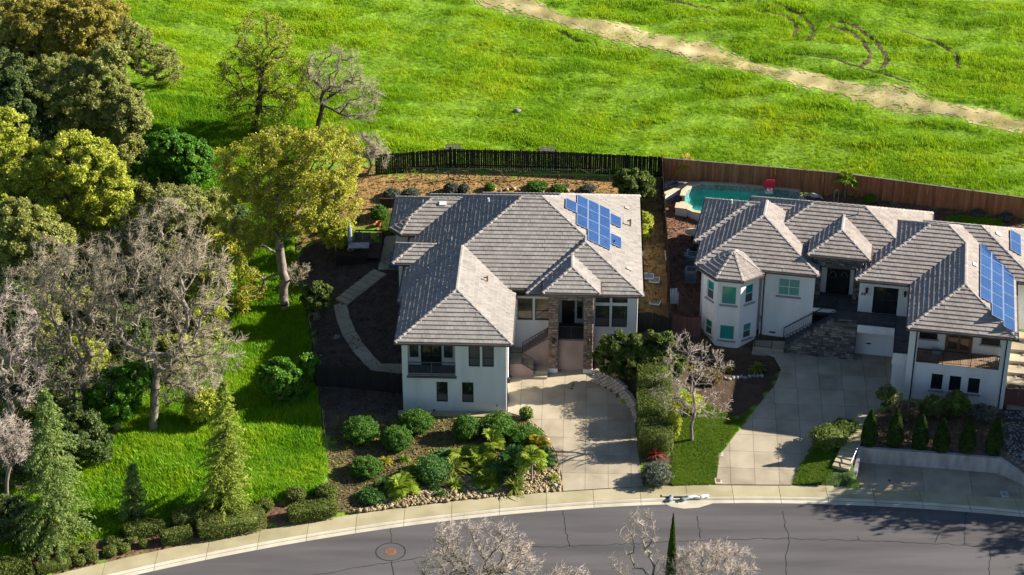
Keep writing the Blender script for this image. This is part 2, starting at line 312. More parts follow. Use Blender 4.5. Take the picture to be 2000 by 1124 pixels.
YARD2 = GP([(1297,350),(1640,378),(2000,428),(2000,560),(1990,640),(1900,560),(1400,460),(1370,640),(1308,640)])
PLANTER2 = GP([(1765,790),(1955,800),(1955,905),(1690,885),(1695,815)])
RIGHT2 = GP([(1955,795),(1955,900),(2000,1000),(2060,1000),(2060,700),(1985,650)])
STREETBED = [(x, ys(x)) for x in np.linspace(-45, -11.6, 12)] + [(x, ys(x) + 2.6) for x in np.linspace(-11.9, -45, 12)]
WOOD = GP([(-150,-150),(205,-150),(215,150),(285,300),(420,420),(455,520),(455,640),(430,740),(300,770),(180,830),(110,950),(-250,1000)])
def terrain():
    xs = np.unique(np.concatenate([np.linspace(-420,-60,14), np.linspace(-60,-36,40), np.arange(-36,42,.38), np.linspace(42,70,40), np.linspace(70,420,14)]))
    yy = np.unique(np.concatenate([np.linspace(-30,88,20), np.arange(88,96,.8), np.arange(96,146,.36), np.arange(146,178,.45), np.linspace(178,215,50), np.linspace(215,700,20)]))
    X, Y = np.meshgrid(xs, yy); x = X.ravel(); y = Y.ravel()
    z = np.concatenate([gz(x[i:i+20000], y[i:i+20000]) for i in range(0, len(x), 20000)])
    nx, ny = len(xs), len(yy); i = np.arange(nx*ny).reshape(ny, nx)
    F = np.stack([i[:-1,:-1], i[:-1,1:], i[1:,1:], i[1:,:-1]], -1).reshape(-1, 4)
    col = np.tile(np.array([.17,.30,.018]), (len(x), 1))
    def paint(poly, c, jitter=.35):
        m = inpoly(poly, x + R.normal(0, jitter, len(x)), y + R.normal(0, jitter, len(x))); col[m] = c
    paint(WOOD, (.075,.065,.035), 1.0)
    paint(STREETBED, (.15,.085,.05), .2)
    paint([(10.8,117.5),(16,117.5),(20.5,122),(21,127),(10.8,127)], (.085,.06,.035), .1); paint([(-14,112.5),(-6,112.5),(-6,120),(-14,120)], (.085,.065,.05), .3); paint([(-1,114),(9,118),(10.8,124),(-1,124)], (.10,.08,.06), .1)
    paint([(17.3,107.4),(21.9,107.4),(22.4,111),(19,112.4)], (.06,.10,.025), .05)
    paint([(7.5,121.5),(11.9,121.5),(12.2,141.5),(7.5,141.5)], (.16,.105,.05), .1)
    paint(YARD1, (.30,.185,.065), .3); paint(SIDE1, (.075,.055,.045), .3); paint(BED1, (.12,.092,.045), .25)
    paint(HEDGEBED, (.09,.07,.045), .15); paint(BED2, (.07,.045,.028), .1); paint(LAWN2, (.07,.09,.03), .05); paint(LAWN3, (.07,.09,.03), .05)  # BED2 mulch colour is darkened to carry the house shade over it
    paint(YARD2, (.20,.095,.06), .12); paint(PLANTER2, (.17,.11,.075), .1); paint(RIGHT2, (.07,.06,.055), .2)
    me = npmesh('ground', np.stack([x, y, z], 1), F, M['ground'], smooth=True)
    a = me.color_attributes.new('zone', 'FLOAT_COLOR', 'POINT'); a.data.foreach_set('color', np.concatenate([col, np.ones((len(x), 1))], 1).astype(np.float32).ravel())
    return tag(link('ground', me), 'sloping soil and turf ground under the houses and field', kind='structure')
POOLPOLY = shrink(POOL, 1.02)
DRIVES = [(DRIVE1, drive1_z), (DRIVE2, drive2_z)]
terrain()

# ---------------------------------------------------------------- street
def strip(name, d0, d1, z0, z1, x0, x1, n, m, kind='structure'):
    x = np.linspace(x0, x1, n); V = np.concatenate([np.stack([x, ys(x) - d0, np.full(n, z0)], 1), np.stack([x, ys(x) - d1, np.full(n, z1)], 1)])
    i = np.arange(n - 1); F = np.stack([i, i + n, i + n + 1, i + 1], 1)
    return link(name, npmesh(name, V, F, m))
road = tag(strip('road', 1.85, 12.2, -.115, -.115, -110, 130, 240, M['asphalt']), 'dark grey asphalt street curving along the pavement', kind='structure')
walk = tag(strip('sidewalk', 0, 1.3, -.03, -.03, -110, 130, 240, M['tar']), 'buff concrete pavement in front of the two gardens', kind='structure')
kerb = tag(strip('kerb', 1.28, 1.95, -.05, -.135, -110, 130, 240, M['tar']), 'pale rolled concrete kerb and gutter beside the street', kind='structure')
tag(strip('far_kerb', 12.15, 12.9, -.1, 0.0, -110, 130, 240, M['curb']), 'concrete kerb on the near side of the street', kind='structure')
joints = [-45.0]
while joints[-1] < 46: joints.append(joints[-1] + 2.95 + R.uniform(-.05, .05))
def kerb_section(xa, xb):
    n = 5; x = np.linspace(xa + .012, xb - .012, n); prof = [(1.315, .0), (1.36, .004), (1.44, -.012), (1.54, -.085), (1.90, -.10), (1.91, -.16)]
    V = []; F = []; k = len(prof)
    for xx in x:
        for d, z in prof: V.append((xx, ys(xx) - d, z))
    for a in range(n - 1):
        for b in range(k - 1): F.append((a*k+b, a*k+b+1, (a+1)*k+b+1, (a+1)*k+b))
    return mesh('kerb_section', V, F, M['curb'])
for xa, xb in zip(joints[:-1], joints[1:]):
    x = np.linspace(xa + .012, xb - .012, 5); poly = [(v, ys(v) - 1.30) for v in x] + [(v, ys(v) - .005) for v in x[::-1]]
    zt = R.uniform(-.003, .003)
    MB().prism(poly, -.06, zt).build('slab', M['walk'], walk)
    link('kerb_section', kerb_section(xa, xb), kerb)
def ribbon(name, pts, w, z, m, parent=None, jit=.05, conform=False, dz=.004):
    P = []
    for a, b in zip(pts[:-1], pts[1:]):
        L = math.hypot(b[0]-a[0], b[1]-a[1]); n = max(2, int(L / .35))
        for i in range(n): t = i / n; P.append((a[0]+(b[0]-a[0])*t + R.normal(0, jit), a[1]+(b[1]-a[1])*t + R.normal(0, jit)))
    P.append(pts[-1]); P = np.array(P); T = np.gradient(P, axis=0); T /= np.linalg.norm(T, axis=1)[:, None] + 1e-9; Nn = np.stack([-T[:, 1], T[:, 0]], 1)
    ww = w * R.uniform(.35 if conform else .6, 1.45 if conform else 1.3, len(P)); A = P + Nn * ww[:, None] / 2; B = P - Nn * ww[:, None] / 2
    za = gz(A[:,0], A[:,1]) + dz if conform else np.full(len(P), z); zb = gz(B[:,0], B[:,1]) + dz if conform else za
    n = len(P); V = np.concatenate([np.column_stack([A, za]), np.column_stack([B, zb])]); i = np.arange(n - 1)
    return link(name, npmesh(name, V, np.stack([i + n, i + n + 1, i + 1, i], 1), m), parent)
for c in [[(1000,1070),(1110,1068),(1250,1061),(1388,1055),(1540,1052),(1700,1057),(1850,1063),(2010,1074)], [(600,1127),(700,1108),(820,1091),(900,1080),(1000,1070)],
          [(1530,1000),(1533,1028),(1541,1052),(1537,1090),(1536,1126)], [(1361,1008),(1368,1052)], [(1098,998),(1105,1040),(1112,1068)], [(1886,1000),(1884,1064)],
          [(1935,1070),(1932,1126)], [(1834,1040),(1826,1060)], [(762,1030),(766,1062)], [(764,1096),(770,1126)], [(1672,1047),(1678,1056)]]:
    ribbon('crack', [tuple(un(px, py, -.115)[:2]) for px, py in c], .055, -.111, M['tar'], road)
mh = empty('manhole_cover', tuple(un(763, 1078, -.112)), 0, 'round rusty iron manhole cover ringed by a dark seal in the street', 'manhole cover')
MB().lathe((0,0,0), [(.33,0),(.33,.006),(.30,.010)], 24).build('lid', M['rust'], mh)
ring = MB()
for k in range(32):
    a0, a1 = 2*math.pi*k/32, 2*math.pi*(k+1)/32
    ring.add([(r*math.cos(a), r*math.sin(a), .003) for a in (a0, a1) for r in (.86, .93)], [(0,1,3,2)])
ring.build('seal_ring', M['tar'], mh)
for k in range(5):
    b = MB(); b.box(-.22, .22, -.2+k*.1-.012, -.2+k*.1+.012, .0095, .014); b.build('rib', M['wood_dark'], mh)

# ---------------------------------------------------------------- driveways, pad, paths made of slabs
def slabs(name, label, poly, ang, du, dv, m, zf, thick=.1, off=(0, 0), gap=.018, base=None):
    ca, sa = math.cos(ang), math.sin(ang)
    L = [(x*ca + y*sa, -x*sa + y*ca) for x, y in poly]
    if area(L) < 0: L = L[::-1]
    u0, u1 = min(p[0] for p in L), max(p[0] for p in L); v0, v1 = min(p[1] for p in L), max(p[1] for p in L)
    bm = MB(); parts = []
    u = u0 - off[0]
    while u < u1:
        v = v0 - off[1]
        while v < v1:
            c = L
            for a, b, k in ((1,0,-(u+gap/2)), (-1,0,u+du-gap/2), (0,1,-(v+gap/2)), (0,-1,v+dv-gap/2)): c = clip(c, a, b, k) if len(c) > 2 else []
            if len(c) > 2 and abs(area(c)) > .01:
                # subdivide long edges so the slab follows the slope
                w = [(p[0]*ca - p[1]*sa, p[0]*sa + p[1]*ca) for p in c]; z = zf(w)
                parts.append((w, z))
            v += dv
        u += du
    W = [(p[0]*ca - p[1]*sa, p[0]*sa + p[1]*ca) for p in L]; zb = zf(W)
    n = len(W); base_o = link(name, mesh(name, [(p[0], p[1], zz - .035) for p, zz in zip(W, zb)] + [(p[0], p[1], zz - thick - .15) for p, zz in zip(W, zb)], [(i, n+i, n+(i+1)%n, (i+1)%n) for i in range(n)], M['tar']))
    tag(base_o, label, kind='structure')
    for w, z in parts:
        k = len(w); V = [(p[0], p[1], zz) for p, zz in zip(w, z)] + [(p[0], p[1], zz - thick) for p, zz in zip(w, z)]
        link('slab', mesh('slab', V, [tuple(range(k))] + [(i, k+i, k+(i+1)%k, (i+1)%k) for i in range(k)], m), base_o)
    return base_o
def on_ground(dz): return lambda w: smoothz([p[0] for p in w], [p[1] for p in w]) + dz
slabs('driveway', 'pale concrete driveway slabs leading up to the stone entrance', DRIVE1, math.radians(-2.2), 1.47, 1.95, M['concrete'], lambda w: drive1_z(np.array([p[1] for p in w])), off=(.5, 0))
slabs('driveway', 'grey concrete driveway slabs sweeping up past the white tower', DRIVE2, math.radians(-4), 1.55, 1.75, M['concrete'], lambda w: drive2_z(np.array([p[1] for p in w])), off=(.6, .0))
slabs('parking_pad', 'concrete parking pad sunk below the grey retaining wall', [(21.3, ys(21.3)), (21.6, 108.3), (22.35,110.2), (31.15,108.95), (33.6,106.3), (33.6, ys(33.6))], math.radians(-6), 3.0, 2.9, M['concrete'], lambda w: np.zeros(len(w)) + .002, off=(1.2, 0))
PATH = [(762,736),(745,728),(722,706),(700,680),(682,652),(670,622),(664,592)]
def path_poly(c, wdt):
    c = np.array(c); T = np.gradient(c, axis=0); T /= np.linalg.norm(T, axis=1)[:, None]; Nn = np.stack([-T[:,1], T[:,0]], 1)
    return c + Nn * wdt / 2, c - Nn * wdt / 2
pc = GP(PATH); pl, pr_ = path_poly(pc, .92)
gp = tag(link('garden_path', mesh('garden_path', [(*pl[i], g1(*pl[i]) - .02) for i in range(len(pl))] + [(*pr_[i], g1(*pr_[i]) - .02) for i in range(len(pl))], [(i, i+len(pl), i+len(pl)+1, i+1) for i in range(len(pl)-1)], M['tar'])), 'curved grey concrete path climbing beside the house', kind='structure')
for i in range(len(pl) - 1):
    f = lambda a, b, t: a + (b - a) * t
    q = [f(pl[i], pl[i+1], .012), f(pr_[i], pr_[i+1], .012), f(pr_[i], pr_[i+1], .988), f(pl[i], pl[i+1], .988)]
    MB().prism([tuple(p) for p in q], lambda p: g1(*p) - .05, lambda p: g1(*p) + .05).build('slab', M['concrete'], gp)
slabs('gate_path', 'straight concrete walk from the garden path to the house wall', GP([(740,712),(790,712),(790,736),(745,736)]), 0, 1.4, 3, M['concrete'], on_ground(.055))
patio = GP([(738,528),(790,528),(800,465),(770,463),(752,463)])
slabs('patio', 'concrete patio walk along the left side of the house', patio, math.radians(-2), 1.3, 1.9, M['concrete'], on_ground(.06))
st = empty('garden_steps', G(705, 560), 0, 'short flight of concrete garden steps between path and patio', 'steps')
a = np.array(G(668, 590)); b = np.array(G(742, 532)); d = (b - a) / 8
for k in range(8):
    c = a + d * (k + .5); ang = math.atan2(d[1], d[0])
    o = MB().box(-.32, .32, -.6, .6, -.25, .06).build('step', M['concrete'], st); o.location = Vector(c) - st.location; o.rotation_euler = (0, 0, ang)
apr = MB().prism([(-7.6,115.62),(-7.6,115.0),(-.35,114.75),(-.35,115.36)], 0.1, .56).build('apron', M['walk'])
tag(apr, 'narrow concrete apron under the white front wall', kind='structure'); apr.name = 'wall_apron'

# ---------------------------------------------------------------- dirt track and ruts in the field
def dirt_track():
    c = np.array(GP([(880,-60),(960,-5),(1100,40),(1250,75),(1400,112),(1550,150),(1700,185),(1850,215),(2010,252),(2200,300)])); t = np.linspace(0, len(c)-1, 200)
    C = np.stack([np.interp(t, np.arange(len(c)), c[:, k]) for k in (0, 1)], 1); T = np.gradient(C, axis=0); T /= np.linalg.norm(T, axis=1)[:, None]; Nn = np.stack([-T[:,1], T[:,0]], 1)
    k = 25; s = np.linspace(-1, 1, k); wid = 1.5 + .35*np.sin(t*2.3) + .3*np.sin(t*5.1+1)
    P = C[:, None] + Nn[:, None] * (s[None, :, None] * wid[:, None, None]); x = P[..., 0].ravel(); y = P[..., 1].ravel()
    z = gz(x, y) + .022; i = np.arange(len(x)).reshape(len(C), k); F = np.stack([i[:-1,:-1], i[1:,:-1], i[1:,1:], i[:-1,1:]], -1).reshape(-1, 4)
    cx = (i[:-1,:-1] + 0).ravel(); n = np.sin(x[cx]*1.9+2*np.sin(y[cx]*1.3))*np.sin(y[cx]*2.3+x[cx]*.7)*.5 + R.normal(0, .55, len(cx))
    ss = np.abs(np.tile(s[:-1], len(C)-1)); keep = ss + .42*n < .78
    global DIRT_C, DIRT_W; DIRT_C, DIRT_W = C, wid
    return tag(link('dirt_track', npmesh('dirt_track', np.stack([x, y, z], 1), F[keep], M['dirt'], True)), 'worn straw coloured dirt track crossing the green field', kind='structure')
dirt_track()
RUTS = [[(1480,5),(1530,14),(1560,27),(1580,42),(1590,58),(1588,72),(1578,80)], [(1480,25),(1530,30),(1552,42),(1557,58),(1550,72)], [(1640,42),(1680,60),(1712,82),(1730,105),(1733,120),(1722,135)], [(1620,52),(1660,63),(1688,82),(1702,105),(1695,122),(1682,130)],
        [(1090,60),(1130,82),(1180,95),(1230,97)], [(1230,-5),(1330,8),(1400,20)], [(1530,105),(1640,118),(1720,145),(1780,165)], [(1760,60),(1830,85),(1868,110),(1872,135)]]
for k, r in enumerate(RUTS):
    c = GP(r); t = np.linspace(0, len(c)-1, len(c)*5); c = [(np.interp(v, np.arange(len(c)), [p[0] for p in c]), np.interp(v, np.arange(len(c)), [p[1] for p in c])) for v in t]
    tag(ribbon('tyre_rut', c, (.38 if k < 4 else .2), 0, M['rut'], None, .04, True, .03), 'dark curved tyre ruts torn into the green field', kind='structure')
# ---------------------------------------------------------------- houses
class House:
    def __init__(s, name, o, A, label):
        s.o = o; s.A = math.radians(A); s.root = empty(name, (o[0], o[1], 0), -s.A, label, 'house')
    def world(s, u, v, z=0): return (s.o[0] + u*math.cos(s.A) + v*math.sin(s.A), s.o[1] - u*math.sin(s.A) + v*math.cos(s.A), z)
    def local(s, x, y):
        dx, dy = x - s.o[0], y - s.o[1]; return dx*math.cos(s.A) - dy*math.sin(s.A), dx*math.sin(s.A) + dy*math.cos(s.A)
    def onplane(s, px, py, pl):
        """pixel -> (u,v,z) on local plane z = a u + b v + c"""
        d = ray(px, py); C0 = np.array([0, 0, CAMH]); f = lambda t: (lambda q: q[2] - (pl[0]*s.local(q[0], q[1])[0] + pl[1]*s.local(q[0], q[1])[1] + pl[2]))(C0 + d*t)
        a, b = 50.0, 300.0
        for _ in range(60):
            m = (a + b) / 2
            if f(m) > 0: a = m
            else: b = m
        q = C0 + d * a; return (*s.local(q[0], q[1]), float(q[2]))
EXPO, TW, TT, TH = .31, .30, .5, .075
def plane(p, nrm, ze, t=TT): return (t*nrm[0], t*nrm[1], ze - t*(nrm[0]*p[0] + nrm[1]*p[1]))
def edges_planes(poly, ze, t=TT, skip=()):
    out = []
    for i in range(len(poly)):
        if i in skip: continue
        p, q = poly[i], poly[(i+1) % len(poly)]; L = math.hypot(q[0]-p[0], q[1]-p[1]); n = (-(q[1]-p[1])/L, (q[0]-p[0])/L); out.append(plane(p, n, ze, t))
    return out
def rect(u0, u1, v0, v1): return [(u0,v0),(u1,v0),(u1,v1),(u0,v1)]     # edges: front, right, back, left
def roof_h(rf, u, v):
    if not bool(inpoly(rf['fp'], [u], [v])[0]): return -99
    return min(p[0]*u + p[1]*v + p[2] for p in rf['pl'])
def tile_mesh(t, m):
    w, e = TW - .008, EXPO * 1.12
    V = [(0,0,TH),(w,0,TH),(w,e,t*e+.012),(0,e,t*e+.012),(0,0,-.02),(w,0,-.02),(w,e,t*e-.02),(0,e,t*e-.02)]
    return mesh('roof_tile', V, [(0,1,2,3),(4,5,1,0),(5,6,2,1),(7,4,0,3)], m)
def cap_mesh(m):
    w, d, L = .15, .075, .43; V = []
    for y, k in ((0, 1.0), (L, .82)): V += [(-w*k, y, -d + .02*(y == 0)), (-w*.45*k, y, .018 + .035*(y == 0)), (w*.45*k, y, .018 + .035*(y == 0)), (w*k, y, -d + .02*(y == 0))]
    return mesh('ridge_cap', V, [(0,1,5,4),(1,2,6,5),(2,3,7,6),(0,3,2,1)], m)
def build_roof(H, roofs, tmat, maxind=300, rng=R):
    deck = MB(); soffit = []; gut = MB(); tv, tf, tt = [], [], []; cand = []; caps = []
    root = None
    for ri, rf in enumerate(roofs):
        fp, pls, t = rf['fp'], rf['pl'], rf.get('t', TT); faces = []
        for i, p in enumerate(pls):
            poly = list(fp)
            for j, q in enumerate(pls):
                if j != i and len(poly) > 2:
                    # keep q - p >= 0
                    if abs(q[0]-p[0]) < 1e-9 and abs(q[1]-p[1]) < 1e-9: continue
                    poly = clip(poly, q[0]-p[0], q[1]-p[1], q[2]-p[2])
            if len(poly) < 3 or abs(area(poly)) < .02: continue
            faces.append((i, p, poly)); dz = -.03 - .004*ri
            deck.add([(x, y, p[0]*x + p[1]*y + p[2] + dz) for x, y in poly], [tuple(range(len(poly)))])
        others = [(rj, r2) for rj, r2 in enumerate(roofs) if rj != ri]
        def hidden(x, y, z, strict=False):
            for rj, r2 in others:
                h = roof_h(r2, x, y)
                if h > z + .02: return True
                if strict and rj < ri and abs(h - z) <= .02: return True
            return False
        for i, p, poly in faces:
            gl = math.hypot(p[0], p[1]); g = (p[0]/gl, p[1]/gl); s = (g[1], -g[0])
            L = [(x*s[0]+y*s[1], x*g[0]+y*g[1]) for x, y in poly]
            if area(L) < 0: L = L[::-1]
            s0, s1 = min(q[0] for q in L), max(q[0] for q in L); g0, g1_ = min(q[1] for q in L), max(q[1] for q in L)
            az = math.atan2(s[1], s[0]); row = 0; gr = g0 - .03 if 'gz' not in rf else (rf['gz'] - p[2]) / gl - .03; gg = gr + math.floor((g0 - gr) / EXPO + 1e-6) * EXPO; row = int(round((gg - gr) / EXPO)); smin = math.floor(s0 / TW) * TW
            while gg < g1_:
                ss = smin - TW * (.5 if row % 2 else 0)
                while ss < s1:
                    c = L
                    lo = gg if row else gg - .04
                    for a, b, k in ((1,0,-(ss+.004)), (-1,0,ss+TW-.004), (0,1,-gg), (0,-1,gg+EXPO*1.12)):
                        c = clip(c, a, b, k) if len(c) > 2 else []
                    if len(c) > 2 and abs(area(c)) > .004:
                        xy = [(q[0]*s[0]+q[1]*g[0], q[0]*s[1]+q[1]*g[1]) for q in c]
                        cx, cy = np.mean(xy, axis=0); zc = p[0]*cx+p[1]*cy+p[2]
                        hid = all(hidden(x, y, p[0]*x+p[1]*y+p[2]) for x, y in xy) or hidden(cx, cy, zc, True) and not any(not hidden(x, y, p[0]*x+p[1]*y+p[2], True) for x, y in xy)
                        if not hid:
                            wob = rng.normal(0, .004)
                            full = abs(area(c) - (TW-.008)*EXPO*1.12) < .002
                            if full:
                                x0, y0 = ss+.004, gg; cand.append((x0*s[0]+y0*g[0], x0*s[1]+y0*g[1], p[0]*(x0*s[0]+y0*g[0])+p[1]*(x0*s[1]+y0*g[1])+p[2]+wob, az, t, cy, g))
                            else:
                                n = len(c); b0 = len(tv)
                                top = [(x, y, p[0]*x+p[1]*y+p[2] + wob + TH + (.012-TH)*(q[1]-gg)/(EXPO*1.12)) for (x, y), q in zip(xy, c)]
                                bot = [(x, y, p[0]*x+p[1]*y+p[2] - .02) for x, y in xy]
                                tv += top + bot; tf.append(tuple(b0+k for k in range(n))); tf += [(b0+k, b0+n+k, b0+n+(k+1)%n, b0+(k+1)%n) for k in range(n)]
                                tt += [rng.random()] * 1; tt += [tt[-1]] * n
                    ss += TW
                gg += EXPO; row += 1
        # hips and ridges of this roof
        for a in range(len(faces)):
            for b in range(a+1, len(faces)):
                pa, pb = faces[a][1], faces[b][1]; common = []
                for x, y in faces[a][2]:
                    if any(abs(x-x2) < 1e-4 and abs(y-y2) < 1e-4 for x2, y2 in faces[b][2]): common.append((x, y))
                if len(common) >= 2:
                    e = [(x, y, pa[0]*x+pa[1]*y+pa[2]) for x, y in common]; e.sort(key=lambda q: q[2]); A_, B_ = Vector(e[0]), Vector(e[-1])
                    if (B_-A_).length < .2: continue
                    n = max(1, int((B_-A_).length / .37)); d = (B_-A_)/n
                    for k in range(n):
                        q = A_ + d*k; mid = A_ + d*(k+.5)
                        if not hidden(mid.x, mid.y, mid.z - .03): caps.append((q, d.normalized()))
        n = len(fp)
        for i in range(n):
            p, q = fp[i], fp[(i+1)%n]
            zz = [min(pl[0]*x[0]+pl[1]*x[1]+pl[2] for pl in pls) for x in (p, q)]
            if i in rf.get('nogut', ()) or abs(zz[0]-zz[1]) > .05: continue
            L = math.hypot(q[0]-p[0], q[1]-p[1]); nx, ny = (q[1]-p[1])/L, -(q[0]-p[0])/L
            ex, ey = (q[0]-p[0])/L*.06, (q[1]-p[1])/L*.06
            V = [(p[0]-ex+nx*o, p[1]-ey+ny*o, zz[0]+z) for o, z in ((.0,-.16),(.09,-.16),(.11,-.02),(.0,-.02))] + [(q[0]+ex+nx*o, q[1]+ey+ny*o, zz[1]+z) for o, z in ((.0,-.16),(.09,-.16),(.11,-.02),(.0,-.02))]
            gut.add(V, [(0,1,2,3),(7,6,5,4),(0,4,5,1),(1,5,6,2),(2,6,7,3)])
        ze = min(min(pl[0]*x[0]+pl[1]*x[1]+pl[2] for pl in pls) for x in fp)
        soffit.append(([(x, y, ze - .13 - .003*ri) for x, y in fp]))
    root = deck.build('roof', M['deckroof'], H.root)
    for sv in soffit:
        pass
    so = MB()
    for sv in soffit: so.add(sv, [tuple(range(len(sv)-1, -1, -1))])
    so.build('soffit', M['stucco'], root)
    gut.build('gutter', M['gutter'], root)
    # individual tiles: the ones facing the street and nearest to it
    fr = sorted(range(len(cand)), key=lambda k: (0 if cand[k][6][1] > .7 else 1, cand[k][5]))
    ind = set(fr[:maxind]); tms = {}
    for k, (x, y, z, az, t, cy, g) in enumerate(cand):
        if k in ind:
            if t not in tms: tms[t] = tile_mesh(t, tmat)
            link('roof_tile', tms[t], root, (x, y, z), (0, 0, az))
        else:
            w, e = TW - .008, EXPO*1.12; ca, sa = math.cos(az), math.sin(az); b0 = len(tv)
            tv += [(x + a*ca - b*sa, y + a*sa + b*ca, z + c) for a, b, c in ((0,0,TH),(w,0,TH),(w,e,t*e+.012),(0,e,t*e+.012),(0,0,-.02),(w,0,-.02),(w,e,t*e-.02),(0,e,t*e-.02))]
            tf += [tuple(b0+i for i in f) for f in ((0,1,2,3),(4,5,1,0),(5,6,2,1),(7,4,0,3))]; r_ = rng.random(); tt += [r_]*4
    o = link('roof_tiles', mesh('roof_tiles', tv, tf, tmat, tint=tt), root); o['kind'] = 'stuff'
    cm = cap_mesh(M['ridge'])
    for q, d in caps:
        yv = d; zv = Vector((0,0,1)); xv = yv.cross(zv).normalized(); zv = xv.cross(yv)
        o = link('ridge_cap', cm, root); o.matrix_local = Matrix.Translation(q + Vector((0,0,.02))) @ Matrix((xv, yv, zv)).transposed().to_4x4()
    return root
def frame(P0, P1):
    L = math.hypot(P1[0]-P0[0], P1[1]-P0[1]); d = ((P1[0]-P0[0])/L, (P1[1]-P0[1])/L); return L, d, (d[1], -d[0])
def pbox(mb, P0, P1, s0, s1, n0, n1, z0, z1):
    L, d, n = frame(P0, P1); f = lambda s, k, z: (P0[0]+d[0]*s+n[0]*k, P0[1]+d[1]*s+n[1]*k, z)
    V = [f(s0,n1,z0),f(s1,n1,z0),f(s1,n0,z0),f(s0,n0,z0),f(s0,n1,z1),f(s1,n1,z1),f(s1,n0,z1),f(s0,n0,z1)]
    return mb.add(V, [(0,3,2,1),(4,5,6,7),(0,1,5,4),(1,2,6,5),(2,3,7,6),(3,0,4,7)])
def panel(H, name, P0, P1, z0, z1, holes, m, depth=.3, parent=None):
    L, d, n = frame(P0, P1); S = sorted({0, L, *[h[0] for h in holes], *[h[1] for h in holes]}); Z = sorted({z0, z1, *[h[2] for h in holes], *[h[3] for h in holes]}); b = MB()
    f = lambda s, k, z: (P0[0]+d[0]*s+n[0]*k, P0[1]+d[1]*s+n[1]*k, z)
    ishole = lambda s, z: any(h[0] < s < h[1] and h[2] < z < h[3] for h in holes)
    for i in range(len(S)-1):
        for j in range(len(Z)-1):
            if not ishole((S[i]+S[i+1])/2, (Z[j]+Z[j+1])/2): b.add([f(S[i],0,Z[j]), f(S[i+1],0,Z[j]), f(S[i+1],0,Z[j+1]), f(S[i],0,Z[j+1])], [(0,1,2,3)])
    for h in list(holes):
        s0, s1, a, c = h[:4]
        for q in (((s0,a),(s1,a)), ((s1,a),(s1,c)), ((s1,c),(s0,c)), ((s0,c),(s0,a))):
            b.add([f(q[0][0],0,q[0][1]), f(q[1][0],0,q[1][1]), f(q[1][0],-depth,q[1][1]), f(q[0][0],-depth,q[0][1])], [(0,1,2,3)])
    for q in (((0,z0),(L,z0)), ((L,z0),(L,z1)), ((L,z1),(0,z1)), ((0,z1),(0,z0))):
        b.add([f(q[0][0],0,q[0][1]), f(q[0][0],-depth,q[0][1]), f(q[1][0],-depth,q[1][1]), f(q[1][0],0,q[1][1])], [(0,1,2,3)])
    return b.build(name, m, parent or H.root)
def window(H, P0, P1, h, n0=-.14, fw=.05, fm='trimdark', gm='glass', vs_=(), hs=(), sill=None, name='window', proud=.04):
    s0, s1, z0, z1 = h; b = MB()
    for q in ((s0,s1,z0,z0+fw),(s0,s1,z1-fw,z1),(s0,s0+fw,z0+fw,z1-fw),(s1-fw,s1,z0+fw,z1-fw)): pbox(b, P0, P1, q[0], q[1], n0-.05, n0+proud, q[2], q[3])
    ss = [s0+fw] + [s0+(s1-s0)*v for v in vs_] + [s1-fw]; zz = [z0+fw] + [z0+(z1-z0)*v for v in hs] + [z1-fw]
    for v in ss[1:-1]: pbox(b, P0, P1, v-fw*.4, v+fw*.4, n0-.05, n0+proud*.8, z0+fw, z1-fw)
    for i in range(len(ss)-1):
        for v in zz[1:-1]: pbox(b, P0, P1, ss[i]+(fw*.4 if i else 0), ss[i+1]-(fw*.4 if i < len(ss)-2 else 0), n0-.05, n0+proud*.6, v-fw*.35, v+fw*.35)
    w = b.build(name, M[fm], H.root)
    for i in range(len(ss)-1):
        for j in range(len(zz)-1):
            g = gm[j % len(gm)] if isinstance(gm, (list, tuple)) else gm
            pbox(MB(), P0, P1, ss[i]-.01, ss[i+1]+.01, n0-.03, n0, zz[j]-.01, zz[j+1]+.01).build('pane', M[g], w)
    if sill:
        pbox(MB(), P0, P1, s0-.12, s1+.12, 0, .09, z0-.13, z0-.02).build('sill', M[sill], w)
    return w
STONES = []
def stone_meshes(m):
    out = []
    for k in range(4):
        b = MB(); j = lambda: R.uniform(-.06, .06)
        V = [(0+j()*.3,0,0+j()*.3),(1+j()*.3,0,0+j()*.3),(1+j()*.3,0,1+j()*.3),(0+j()*.3,0,1+j()*.3)]
        F_ = [(.05+abs(j()),-1,.08+abs(j())),(.95-abs(j()),-1+j(),.08+abs(j())),(.95-abs(j()),-1,.92-abs(j())),(.05+abs(j()),-1+j(),.92-abs(j()))]
        out.append(mesh('stone', V+F_, [(4,5,6,7),(0,1,5,4),(1,2,6,5),(2,3,7,6),(3,0,4,7)], m))
    return out
def stones(parent, P0, P1, z0, z1, ms, h=(.10,.17), w=(.22,.5), n=.05, ztop=None, zbot=None):
    """ledge stones covering the panel P0-P1; ztop(s) limits the height"""
    L, d, nn = frame(P0, P1); ang = math.atan2(d[1], d[0]); z = z0
    while z < z1 - .03:
        hh = min(R.uniform(*h), z1 - z); s = -R.uniform(0, .2)
        if z1 - z - hh < .05: hh = z1 - z
        while s < L - .02:
            ww = R.uniform(*w); a, c = max(s, 0), min(s + ww, L)
            if L - c < .06: c = L
            if c - a > .03 and (ztop is None or ztop((a+c)/2) >= z + hh*.6) and (zbot is None or zbot((a+c)/2) < z+hh*.4):
                link('stone', random.choice(ms), parent, (P0[0]+d[0]*a, P0[1]+d[1]*a, z), (0, 0, ang), (c-a-.012, n*R.uniform(.5, 1.15), hh-.012))
            s = c if c == L else s + ww
        z += hh
